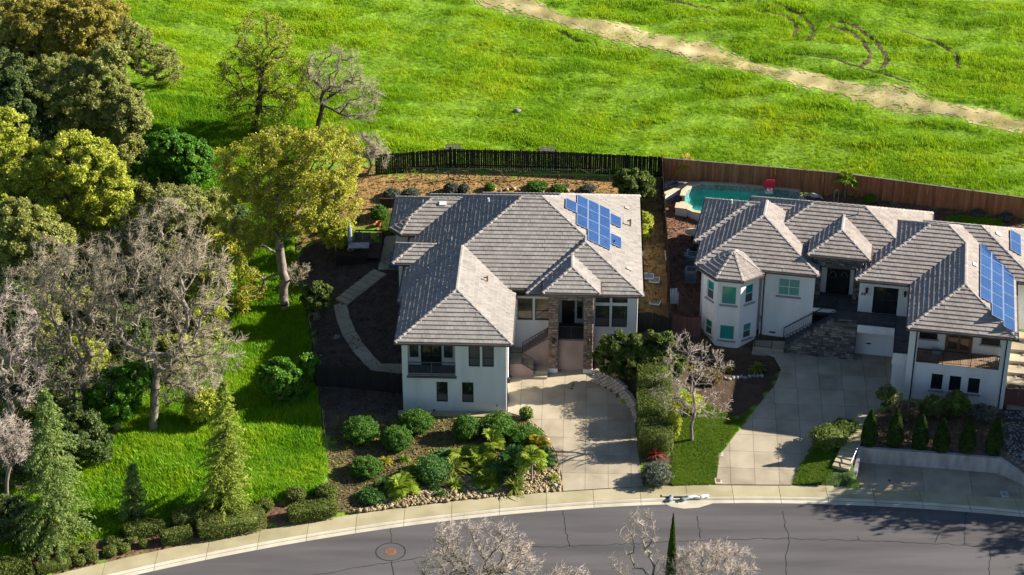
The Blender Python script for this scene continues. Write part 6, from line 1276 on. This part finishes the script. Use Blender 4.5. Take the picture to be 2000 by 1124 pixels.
bb = MB(); prof = [(-.46,.5),(-.42,.32),(-.25,.22),(.25,.22),(.42,.32),(.46,.5),(.45,.82),(.3,.95),(-.3,.95),(-.45,.82)]; k = len(prof); bb.add([(x,0,z) for x,z in prof]+[(x,.05,z) for x,z in prof], [tuple(range(k)), tuple(range(2*k-1,k-1,-1))]+[(i,k+i,k+(i+1)%k,(i+1)%k) for i in range(k)]); bb.build('backboard', M['hoop_red'], hoop)
MB().tube([(.22*math.cos(a), -.24+.22*math.sin(a), .38) for a in np.linspace(0, 2*math.pi, 17)], .02, 6, False).build('rim', M['hoop_red'], hoop)
for k in range(10):
    a = k*.628; MB().tube([(.22*math.cos(a), -.24+.22*math.sin(a), .37), (.13*math.cos(a+.3), -.24+.13*math.sin(a+.3), .1)], .014, 4).build('net_cord', M['white'], hoop)
MB().box(-.08,.08,.05,.14,-.15,.6).build('stand', M['white'], hoop); MB().box(-.3,.3,-.1,.3,-.18,-.02).build('foot', M['white'], hoop)
gr = empty('water_spout', G(1628,398), 0, 'pair of curved metal pipes standing beside the fan palm', 'pipe')
for k in (0, 1):
    x = k*.32; MB().tube([(x,0,-.1),(x,0,.9)]+[(x+.16-.16*math.cos(a) if k == 0 else x-.1+.1*math.cos(a), 0, .9+.25*math.sin(a)) for a in np.linspace(0, math.pi*.9, 8)], .045, 8).build('pipe', M['wood_grey'] if k else M['galv'], gr)
bk = G(1320,399); o = MB(); o.lathe((0,0,0), [(.14,0),(.18,.32),(.20,.33),(.17,.30),(.13,.05)], 14); o = o.build('bucket', M['blue']); o.location = bk; tag(o, 'blue plastic bucket standing on the mulch beside the pool', 'bucket')
tb = empty('garden_table', G(1352,470), 0, 'round pale table at the left wall of the right house', 'table'); MB().lathe((0,0,.68), [(.55,0),(.58,.03),(.55,.06)], 20).build('table_top', M['coping'], tb); MB().lathe((0,0,0), [(.3,0),(.08,.06),(.06,.68)], 10).build('leg', M['wood_dark'], tb)
for i, (px, py, lab) in enumerate([(1349,548,'blue grey air conditioner unit by the tower, nearest the white chairs'), (1352,518,'blue grey air conditioner unit by the tower, beside the pool pump')]):
    c = G(px, py); e = empty('air_conditioner', c, math.radians(-11), lab, 'air conditioner'); MB().box(-.4,.4,-.4,.4,0,.88).build('body', M['acunit'], e); MB().lathe((0,0,.88), [(.33,0),(.33,.02),(.1,.03)], 16).build('fan_grille', M['trimdark'], e)
    for k in range(7): MB().box(-.38,.38,-.412,-.402,.1+k*.1,.14+k*.1).build('louvre', M['trimdark'], e)
    f = MB(); 
    for s in (-1,1): f.box(s*.38-.03,s*.38+.03,-.41,.41,.881,.93); f.box(-.35,.35,s*.38-.03,s*.38+.03,.881,.93)
    f.build('top_rim', M['galv'], e)
c = G(1350,500); e = empty('pool_pump', c, 0, 'pool pump and filter on a concrete base by the house wall', 'pump'); MB().box(-.5,.4,-.35,.35,0,.12).build('base', M['concrete'], e); MB().lathe((.1,0,.12), [(.22,0),(.24,.1),(.24,.7),(.1,.85)], 14).build('filter', M['trimdark'], e); MB().tube([(-.3,0,.12),(-.3,0,.5),(.1,0,.6)], .04, 8).build('pipe', M['white'], e); MB().tube([(-.1,-.2,.12),(-.1,-.2,.45)], .07, 8).build('valve', M['white'], e)
c = G(1316,596); e = empty('folded_chairs', c, .1, 'stack of white slatted garden chairs by the dividing fence', 'chair')
for k in range(6): MB().box(-.3,.3,.0,.05,.1+k*.14,.18+k*.14).build('slat', M['white'], e)
for s in (-.3,.26): MB().box(s,s+.04,-.05,.1,0,.98).build('frame_post', M['white'], e)
for k in range(3): MB().box(-.34+k*.2,-.18+k*.2,.12,.16,.0,1.25).build('back_slat', M['white'], e)
c = G(1303,525); e = empty('pool_brush', c, 0, 'long white pool pole leaning along the dividing fence', 'pole'); MB().tube([(0,0,.06),(-.05,1.8,.5)], .03, 6).build('pole', M['white'], e); MB().lathe((0,0,.03), [(.12,0),(.14,.05),(.1,.1)], 10).build('head', M['acunit'], e)
# ---------------------------------------------------------------- left house garden furniture
def cold_frame(label, px, py, rz, n, seed):
    c = G(px, py); e = empty('window_sash', c, rz, label, 'frame')
    for k in range(n):
        MB().box(-.33,.33,k*.75+.03,k*.75+.72,.12,.13).build('pane', M['glass_pale' if k else 'galv'], e)
    f = MB(); f.box(-.37,-.33,0,n*.75+.03,.08,.15); f.box(.33,.37,0,n*.75+.03,.08,.15)
    for k in range(n+1): f.box(-.33,.33,k*.75-.01,k*.75+.03,.08,.15)
    f.build('frame', M['white'], e); return e
cold_frame('long glazed frame lying on the straw beside the left house', 1267, 548, math.radians(-4), 4, 1); cold_frame('narrow glazed frame beside the long one on the straw', 1277, 555, math.radians(-8), 2, 2); cold_frame('pale glazed frame leaning near the short black fence', 1278, 598, math.radians(-14), 2, 3)
dkx = np.array(G(700, 512)); deck = empty('timber_deck', tuple(dkx), math.radians(-2), 'raised dark timber deck with slatted front and post rail in the left garden', 'deck')
for k in range(12): MB().box(-1.6,1.6,-.3+k*.2,-.3+k*.2+.185,.5,.55).build('plank', M['wood_dark'], deck)
for k in range(8): MB().box(-1.65,.7,-.36,-.32,-.1+k*.11,-.1+k*.11+.075).build('front_slat', M['fence_black'], deck)
for x, y in ((-1.62,-.34),(1.62,-.34),(-1.62,2.1),(-.1,2.1),(1.62,2.1)): MB().box(x-.05,x+.05,y-.05,y+.05,-.4,1.55).build('post', M['wood_dark'], deck)
f = MB(); f.bar((-1.62,2.1,1.5),(1.62,2.1,1.5),.08); f.bar((1.62,-.34,1.5),(1.62,2.1,1.5),.08); f.bar((-1.62,-.34,.78),(.7,-.34,.78),.06); f.build('top_rail', M['wood_dark'], deck)
um = empty('closed_parasol', tuple(dkx+np.array([-.62,.9,.55])), 0, 'closed blue and white garden parasol standing on the timber deck', 'parasol'); MB().lathe((0,0,.6), [(.10,0),(.19,.25),(.15,1.0),(.05,1.75),(.01,1.8)], 12).build('canopy', M['canvas_blue'], um); MB().tube([(0,0,0),(0,0,2.5)], .025, 6).build('pole', M['galv'], um); MB().lathe((0,0,0), [(.28,0),(.28,.08),(.05,.1)], 14).build('base', M['greywall'], um)
t2 = empty('patio_table', tuple(dkx+np.array([.1,.35,.55])), 0, 'low pale tiled table on the timber deck', 'table'); MB().box(-.8,.7,-.4,.4,.6,.66).build('table_top', M['greywall'], t2)
for x in (-.7,.6):
    for y in (-.32,.32): MB().box(x-.04,x+.04,y-.04,y+.04,0,.6).build('leg', M['wood_dark'], t2)
for i, (dx, dy) in enumerate([(-.1,1.55),(.55,1.5)]):
    ch = empty('patio_chair', tuple(dkx+np.array([dx,dy,.55])), 0, 'dark cushioned chair behind the low deck table', 'chair', 'dark chairs on the deck'); MB().box(-.3,.3,-.25,.25,.25,.42).build('seat', M['deckgrey'], ch); MB().box(-.3,.3,.2,.3,.42,.95).build('backrest', M['deckgrey'], ch); MB().box(-.28,.28,-.23,.23,0,.25).build('base', M['wood_dark'], ch)
pt = G(740,442); o = MB().lathe((0,0,0), [(.14,0),(.2,.32),(.22,.36),(.18,.34),(.15,.2)], 14).build('flower_pot', M['terracotta']); o.location = pt; tag(o, 'orange terracotta pot beside the patio lawn', 'pot')
pt = G(747,467); o = MB().lathe((0,0,0), [(.16,0),(.22,.36),(.24,.4),(.2,.38),(.15,.2)], 14).build('flower_pot', M['wood_dark']); o.location = pt; tag(o, 'dark pot at the corner of the patio walk', 'pot')
o = MB(); o.box(-.35,.35,-.7,.7,.0,.65); o = o.build('storage_box', M['blue']); o.location = (*G(772,518)[:2], G(772,518)[2]+.06); tag(o, 'dark blue storage box against the left house wall', 'box')
el = MB()
for k in range(4): el.box(0,.06,0,.06,-.2,.75) if k == 0 else None
ed = empty('timber_edging', G(755,405), 0, 'dark stacked timber edging at the back corner of the left house', 'edging')
for k in range(4): MB().box(-.5,.9,-.05,.05,.02+k*.19,.18+k*.19).build('sleeper', M['wood_dark'], ed)
# vine row
for i, px in enumerate([825,880,917,987,1020,1085,1150]):
    b = np.array(G(px, 349+i*.6)); rng = np.random.default_rng(300+i); e = empty('vine', tuple(b), 0, 'gnarled dark leafless vine trained along the wire below the black fence', 'vine', 'vines in the row below the black fence'); m = MB(); p = np.array([0,0,-.1]); pts = [p]
    for k in range(5): p = p+np.array([rng.normal(0,.09), rng.normal(0,.05), .16]); pts.append(p)
    m.tube(pts, [.06,.05,.045,.04,.04,.035], 6)
    for s in (-1,1):
        q = pts[-1]; qs = [q]
        for k in range(5): q = q+np.array([s*.2, rng.normal(0,.06), rng.normal(.02,.06)]); qs.append(q)
        m.tube(qs, [.035,.03,.028,.025,.02,.015], 5)
        for k in (1,2,3,4): m.tube([qs[k], qs[k]+np.array([rng.normal(0,.1), rng.normal(0,.05), .25])], [.014,.006], 4)
    m.build('trunk', M['bark_dark'], e)
for i, px in enumerate([795,855,915,990,1055,1125,1190]):
    b = G(px, 350+i*.7); o = MB().box(-.02,.02,-.02,.02,-.2,1.05).build('vine_stake', M['galv']); o.location = b; tag(o, 'thin metal stake in the vine row', 'stake', 'stakes of the vine row')
wv = [np.array(G(px, 350+i*.7)) for i, px in enumerate([795,855,915,990,1055,1125,1190])]; m = MB()
for h in (.5,.95):
    for p, q in zip(wv[:-1], wv[1:]): m.bar(p-wv[0]+[0,0,h], q-wv[0]+[0,0,h], .012)
o = m.build('vine_wire', M['galv']); o.location = wv[0]; tag(o, 'thin wires strung between the vine stakes', 'wire')
for i, (px, py, rz, tilt, lab) in enumerate([(885,296,.1,1.0,'weathered grey pallet leaning on the black fence, left of the other'), (1069,298,-.15,.5,'weathered grey pallet lying against the black fence, right of the other')]):
    c = np.array(G(px, py+2)); e = empty('pallet', tuple(c+np.array([0,0,.1])), rz, lab, 'pallet'); e.rotation_euler = (tilt, 0, rz)
    for k in range(6): MB().box(-.6,.6,-.5+k*.18,-.5+k*.18+.1,.1,.12).build('slat', M['wood_grey'], e)
    for x in (-.58,-.04,.5): MB().box(x,x+.08,-.5,.5,.0,.1).build('bearer', M['wood_grey'], e)
# ---------------------------------------------------------------- street furniture
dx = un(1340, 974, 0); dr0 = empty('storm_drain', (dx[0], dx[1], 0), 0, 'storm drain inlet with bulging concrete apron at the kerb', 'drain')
ap = [(-1.6,.15),(-1.55,-.25),(-1.0,-.75),(-.2,-.95),(.7,-.85),(1.6,-.4),(2.0,.15)]; MB().prism(ap, -.14, lambda p: -.085-.02*(p[1] < -.3)).build('apron', M['curb'], dr0)
MB().box(-1.3,1.3,.05,.16,-.10,.02).build('opening', M['doorblack'], dr0); MB().box(-1.5,1.5,.16,.4,-.05,.06).build('lintel', M['walk'], dr0)  # solid black box stands in for the shade inside the inlet
bagm = []
for k in range(4):
    b = MB().lathe((0,0,0), [(.03,-.34),(.13,-.28),(.15,-.1),(.14,.12),(.12,.28),(.03,.34)], 8); V = np.array(b.V); V = np.stack([V[:,2], V[:,1]*1.0, V[:,0]*.7], 1)+R.normal(0,.02,(len(V),3)); bagm.append((V, b.F))
for i, (px, py, rz, m, lab) in enumerate([(1310,976,1.2,'acunit','grey sandbag at the left end of the storm drain'),(1338,977,.5,'acunit','grey sandbag in the middle of the storm drain'),(1350,974,.1,'white','white sandbag next to the grey bag in the drain'),(1362,974,-.1,'white','crumpled white sandbag in the middle of the white bags'),(1375,973,.2,'white','white sandbag at the right end of the storm drain')]):
    c = un(px, py, -.08); V, F = bagm[i%4]; o = link('sandbag', mesh('sandbag', V, F, M[m], True), None, (c[0], c[1], .02), (0,0,rz)); tag(o, lab, 'sandbag')
lf = un(1325, 977, -.08)
for k in range(5): o = MB().tube([(0,0,0),(.2,.05,.03),(.4,-.02,.0)], .02, 5).build('debris_stick', M['dirt']); o.location = (lf[0]-.2+k*.08, lf[1]-.05+.03*k, -.05); o.rotation_euler = (0,0,k*1.1); tag(o, 'short stick of debris caught in the storm drain', 'stick', 'debris sticks in the storm drain')
for i, (px, py, lab) in enumerate([(1403,941,'square concrete meter box at the foot of the right driveway'),(1405,886,'square concrete meter box halfway up the lawn edge'),(1965,948,'square meter box lid on the parking pad')]):
    c = G(px, py); z = drive2_z(c[1])+.0 if i < 2 else .004; e = empty('meter_box', (c[0], c[1], z-.02), 0, lab, 'meter box'); MB().box(-.22,.22,-.32,.32,-.1,.035).build('frame', M['meter'], e); MB().box(-.13,.13,-.2,.2,.036,.045).build('lid', M['rust' if i == 0 else 'greywall'], e)
for i, (px, py) in enumerate([(1120,750),(1118,754),(1116,759)]):
    c = G(px, py); e = empty('drain_cover', (c[0], c[1], drive1_z(c[1])+.004), 0, 'small round drain cover in the left driveway by the porch', 'drain cover', 'round drain covers by the porch'); MB().lathe((0,0,0), [(.13,0),(.13,.012),(.10,.012)], 16).build('rim', M['walk'], e); MB().lathe((0,0,.013), [(.10,0),(.09,.002)], 16).build('grate', M['trimdark'], e)
c = un(1737,939,.01); e = empty('drain_cover', tuple(c), 0, 'small round drain cover in the parking pad', 'drain cover'); MB().lathe((0,0,0), [(.15,0),(.15,.012),(.11,.012)], 16).build('rim', M['walk'], e); MB().lathe((0,0,.013), [(.11,0),(.1,.002)], 16).build('grate', M['trimdark'], e)
for i, (px, py) in enumerate([(753,812),(848,812)]):
    c = G(px, py); e = empty('path_light', c, 0, 'small black path light at the apron of the left house', 'path light', 'path lights by the apron'); MB().tube([(0,0,-.1),(0,0,.4)], .015, 6).build('stake', M['iron'], e); MB().lathe((0,0,.4), [(.07,0),(.08,.06),(.02,.1)], 10).build('head', M['iron'], e)
st_ = empty('stepping_path', H2.world(6.9,3.0,2.2), 0, 'concrete step slabs along the right side of the balcony wing', 'steps')
for k in range(7):
    p = H2.world(6.95, .6+k*1.15); o = MB().box(-.6,.6,-.5,.5,-.6,.05).build('step', M['concrete'], st_); w_ = H2.world(6.9,3.0,2.2); o.location = (p[0]-w_[0], p[1]-w_[1], g1(p[0], p[1])+.05-2.2); o.rotation_euler = (0,0,-H2.A)
ub = G(1985,790); o = MB().box(-.35,.35,-.2,.2,0,.9).build('utility_cabinet', M['white']); o.location = ub; tag(o, 'pale utility cabinet behind the plum gate', 'cabinet')
MB_ = un(1983, 905, .9)
# ---------------------------------------------------------------- grass
def tuft(seed, nb, h, spread, w, mt):
    rng = np.random.default_rng(seed); V, F = [], []
    for k in range(nb):
        a = rng.uniform(0, 6.28); L = h*rng.uniform(.55, 1.15); p = rng.normal(0, spread*.4, 2); d = np.array([math.cos(a), math.sin(a)]); s = np.array([-d[1], d[0]])*w*rng.uniform(.6, 1.3); ln = rng.uniform(.15, .75)*h
        b = len(V); m = p+d*ln*.4; t = p+d*ln; V += [(p[0]-s[0], p[1]-s[1], -.03), (p[0]+s[0], p[1]+s[1], -.03), (m[0]+s[0]*.8, m[1]+s[1]*.8, L*.6), (m[0]-s[0]*.8, m[1]-s[1]*.8, L*.6), (t[0], t[1], L)]; F += [(b,b+1,b+2,b+3), (b+3,b+2,b+4)]
    o = bpy.data.objects.new('grass_tuft', mesh('grass_tuft', V, F, M[mt])); return o
def grass(name, label, X, Y, S, protos, mt, dz=0.0, zfun=None):
    Z = (zfun or gz)(X, Y)+dz; me = bpy.data.meshes.new(name); me.vertices.add(len(X)); me.vertices.foreach_set('co', np.stack([X, Y, Z], 1).astype(np.float32).ravel()); a = me.attributes.new('scl', 'FLOAT', 'POINT'); a.data.foreach_set('value', S.astype(np.float32)); me.materials.append(M[mt]); me.update()
    o = tag(link(name, me), label, kind='stuff'); ng = bpy.data.node_groups.new(name, 'GeometryNodeTree'); ng.interface.new_socket('Geometry', in_out='INPUT', socket_type='NodeSocketGeometry'); ng.interface.new_socket('Geometry', in_out='OUTPUT', socket_type='NodeSocketGeometry')
    N, L = ng.nodes, ng.links; gi, go = N.new('NodeGroupInput'), N.new('NodeGroupOutput'); ip = N.new('GeometryNodeInstanceOnPoints'); jo = N.new('GeometryNodeJoinGeometry')
    for p in protos:
        oi = N.new('GeometryNodeObjectInfo'); oi.inputs['Object'].default_value = p; oi.inputs['As Instance'].default_value = True; L.new(oi.outputs['Geometry'], jo.inputs[0])
    g2i = N.new('GeometryNodeGeometryToInstance')
    rv = N.new('FunctionNodeRandomValue'); rv.data_type = 'FLOAT_VECTOR'; rv.inputs[0].default_value = (-.18,-.18,0); rv.inputs[1].default_value = (.18,.18,6.28); na = N.new('GeometryNodeInputNamedAttribute'); na.data_type = 'FLOAT'; na.inputs['Name'].default_value = 'scl'
    L.new(gi.outputs[0], ip.inputs['Points']); L.new(jo.outputs[0], ip.inputs['Instance']); ip.inputs['Pick Instance'].default_value = True; L.new(rv.outputs[0], ip.inputs['Rotation']); L.new(na.outputs['Attribute'], ip.inputs['Scale']); L.new(ip.outputs[0], go.inputs[0])
    md = o.modifiers.new('grass', 'NODES'); md.node_group = ng; return o
rg = np.random.default_rng(77)
def fence_y(x): return np.interp(x, [-60]+[p[0] for p in FB_]+[p[0] for p in FR_[1:]]+[70], [150]+[p[1] for p in FB_]+[p[1] for p in FR_[1:]]+[126])
def dirt_d(X, Y):
    d = np.full(len(X), 9.0)
    for c, w in zip(DIRT_C[::2], DIRT_W[::2]): d = np.minimum(d, np.hypot(X-c[0], Y-c[1])/w)
    return d
def patchn(X, Y): return np.sin(X*.31+1.3*np.sin(Y*.23))*np.sin(Y*.43+1.1*np.sin(X*.19))+.5*np.sin(X*.9+Y*.7)*np.sin(Y*1.1-X*.5)
n = 260000; X = rg.uniform(-37, 62, n); Y = rg.uniform(126, 183, n); k = (Y > fence_y(X)+.15)&~(inpoly(WOOD, X, Y)&(Y < 300))&~((X < -9.5)&(Y < 145)); X, Y = X[k], Y[k]
dd = dirt_d(X, Y); k = (dd > .95+.25*rg.random(len(X)))|(rg.random(len(X)) < .30); X, Y, dd = X[k], Y[k], dd[k]
rp = np.concatenate([np.array([(np.interp(t, np.arange(len(c)), [p[0] for p in c]), np.interp(t, np.arange(len(c)), [p[1] for p in c])) for t in np.linspace(0, len(c)-1, 40)]) for c in [GP(r) for r in RUTS]]); dm = np.full(len(X), 9.0)
for p in rp: dm = np.minimum(dm, np.hypot(X-p[0], Y-p[1]))
k = dm > .26; X, Y, dd = X[k], Y[k], dd[k]
S = .75+.4*np.clip(patchn(X, Y), -1, 1)+rg.normal(0, .12, len(X)); S = S+.34*np.sin(Y*2.3+1.6*np.sin(X*.21)+.8*np.sin(X*.73))*np.clip(patchn(X*.6+9, Y*.6)+.6, 0, 1); S = np.where(rg.random(len(X)) < .015, S*1.5, S); S = np.clip(S, .3, 2.0)*np.clip(dd-.55, .45, 1)
near = np.clip(1-(Y-fence_y(X))/3.0, 0, 1)*(np.sin(X*.8) > -.2); S = S*(1+.6*near)
FT = [tuft(500+i, 11, .22, .30, .015, 'grass') for i in range(4)]
grass('meadow_grass', 'bright green spring grass covering the hillside field', X, Y, S, FT, 'grass')
n = 90000; X = rg.uniform(-36, -9.5, n); Y = rg.uniform(100, 152, n)
bx_ = np.interp(Y, [p[1] for p in wf_pts[::-1]], [p[0] for p in wf_pts[::-1]]); k = (X < bx_-.12)&~inpoly(STREETBED, X, Y)&(Y > ys(X)+2.6)&((Y < 134)|(X < -14)|(Y > 143)); k &= ~(inpoly(WOOD, X, Y)&(rg.random(n) < .96)); X, Y = X[k], Y[k]
S = np.clip(.95+.35*patchn(X*1.3, Y*1.3)+rg.normal(0, .15, len(X)), .4, 1.6); FT2 = [tuft(520+i, 11, .36, .30, .018, 'grass_deep') for i in range(4)]
grass('rough_grass', 'tall lush grass on the slope under the bare oak', X, Y, S, FT2, 'grass_deep')
def lawn(name, label, poly, n, h, seed, mt='lawn', zf=None):
    r_ = np.random.default_rng(seed); P = np.array(poly); X = r_.uniform(P[:,0].min(), P[:,0].max(), n); Y = r_.uniform(P[:,1].min(), P[:,1].max(), n); k = inpoly(poly, X, Y)
    for q in (DRIVE1, DRIVE2): k &= ~inpoly(q, X, Y)
    X, Y = X[k], Y[k]; k = Y > ys(X)+.02; X, Y = X[k], Y[k]
    return grass(name, label, X, Y, r_.uniform(.7, 1.2, len(X)), [tuft(540+seed*3+i, 12, h, .12, .010, mt) for i in range(3)], mt)
lawn('lawn', 'clipped lawn strip between the box hedges and right driveway', LAWN2, 16000, .10, 1); lawn('lawn', 'small lawn between the right driveway and street steps', LAWN3, 9000, .11, 2)
lawn('lawn', 'narrow lawn beside the patio behind the left house', GP([(744,420),(765,418),(770,458),(752,460)]), 4000, .12, 3); lawn('lawn', 'bright turf strip in the shade behind the right house', GP([(1850,425),(1880,424),(1955,432),(1962,441),(1900,440),(1850,432)]), 9000, .12, 4, 'grass_deep')
rgs = np.random.default_rng(91)
def litter(name, label, poly, n, mt, seed, s0=.04, s1=.09):
    r_ = np.random.default_rng(seed); P = np.array(poly); X = r_.uniform(P[:,0].min(), P[:,0].max(), n); Y = r_.uniform(P[:,1].min(), P[:,1].max(), n); k = inpoly(poly, X, Y); X, Y = X[k], Y[k]; C = np.stack([X, Y, gz(X, Y)+.03], 1); V, F = leaves(r_, C, s1, up=1.6); return tag(link(name, npmesh(name, V, F, M[mt], tint=r_.random(len(F)))), label, kind='stuff')
litter('straw_litter', 'dry straw and leaf litter on the slope behind the left house', YARD1, 16000, 'dryleaf', 1); litter('bark_mulch', 'reddish bark mulch in the pool garden', YARD2, 14000, 'bark_dark', 2); litter('bed_litter', 'dry leaves on the soil of the front bed', BED1, 7000, 'dryleaf', 3); litter('planter_mulch', 'bark chips under the row of cypresses', PLANTER2, 6000, 'dryleaf', 4); litter('street_mulch', 'bark chips around the pavement hedges', STREETBED, 7000, 'bark_dark', 5); litter('side_litter', 'dark leaf litter on the shaded side slope', SIDE1, 6000, 'bark_dark', 6); litter('wood_litter', 'dead leaves on the floor of the wood', WOOD, 26000, 'dryleaf', 7, .05, .1)

# soil strip closing the ground behind the retaining wall
pw = [(21.9,109.0),(22.42,110.40),(26.8,109.80),(31.25,109.12),(32.5,107.85),(33.9,106.3)]; V = []; F = []
for i, (x, y) in enumerate(pw):
    for k, d in enumerate((0, .5, 1.1)):
        q = (x + (d if i > 3 else (-d if i == 0 else 0)), y + (d if i < 4 and i > 0 else d*.4)); V.append((*q, max(.35 if i in (0,5) else .6, float(smoothz([q[0]],[q[1]])[0])) + .03 - (.06 if k == 0 else 0)))
for i in range(len(pw)-1):
    for k in range(2): F.append((i*3+k, (i+1)*3+k, (i+1)*3+k+1, i*3+k+1))
tag(link('planter_soil', mesh('planter_soil', V, F, M['dirtsoil'])), 'brown bark soil behind the retaining wall', kind='structure')
# low undergrowth covering the floor of the wood
ru = np.random.default_rng(95); P = np.array(WOOD); X = ru.uniform(-42, -14, 3000); Y = ru.uniform(100, 165, 3000); k = inpoly(WOOD, X, Y)&(Y > ys(X)+3.5); X, Y = X[k][:900], Y[k][:900]
for mt_, sl_, lab in (('oak_dark', slice(0, 520), 'dark low undergrowth on the floor of the wood'), ('oak_olive', slice(520, 760), 'olive brushy undergrowth on the floor of the wood'), ('vivid', slice(760, 900), 'fresh green undergrowth on the floor of the wood')):
    x, y = X[sl_], Y[sl_]; r_ = ru.uniform(.3, .95, len(x)); C = np.repeat(np.stack([x, y, gz(x, y)+r_*.3], 1), 55, 0); d = unit(ru.normal(size=C.shape)); d[:,2] = np.abs(d[:,2])*.9; C = C+d*np.repeat(r_, 55)[:,None]*ru.random((len(C),1))**.4; V, F = leaves(ru, C, .11, out=d)
    tag(link('undergrowth', npmesh('undergrowth', V, F, M[mt_], tint=ru.random(len(F)))), lab, kind='stuff')
litter('bed_groundcover', 'low yellow green ground cover on the front bed', BED1, 4500, 'palm', 8, .03, .07)
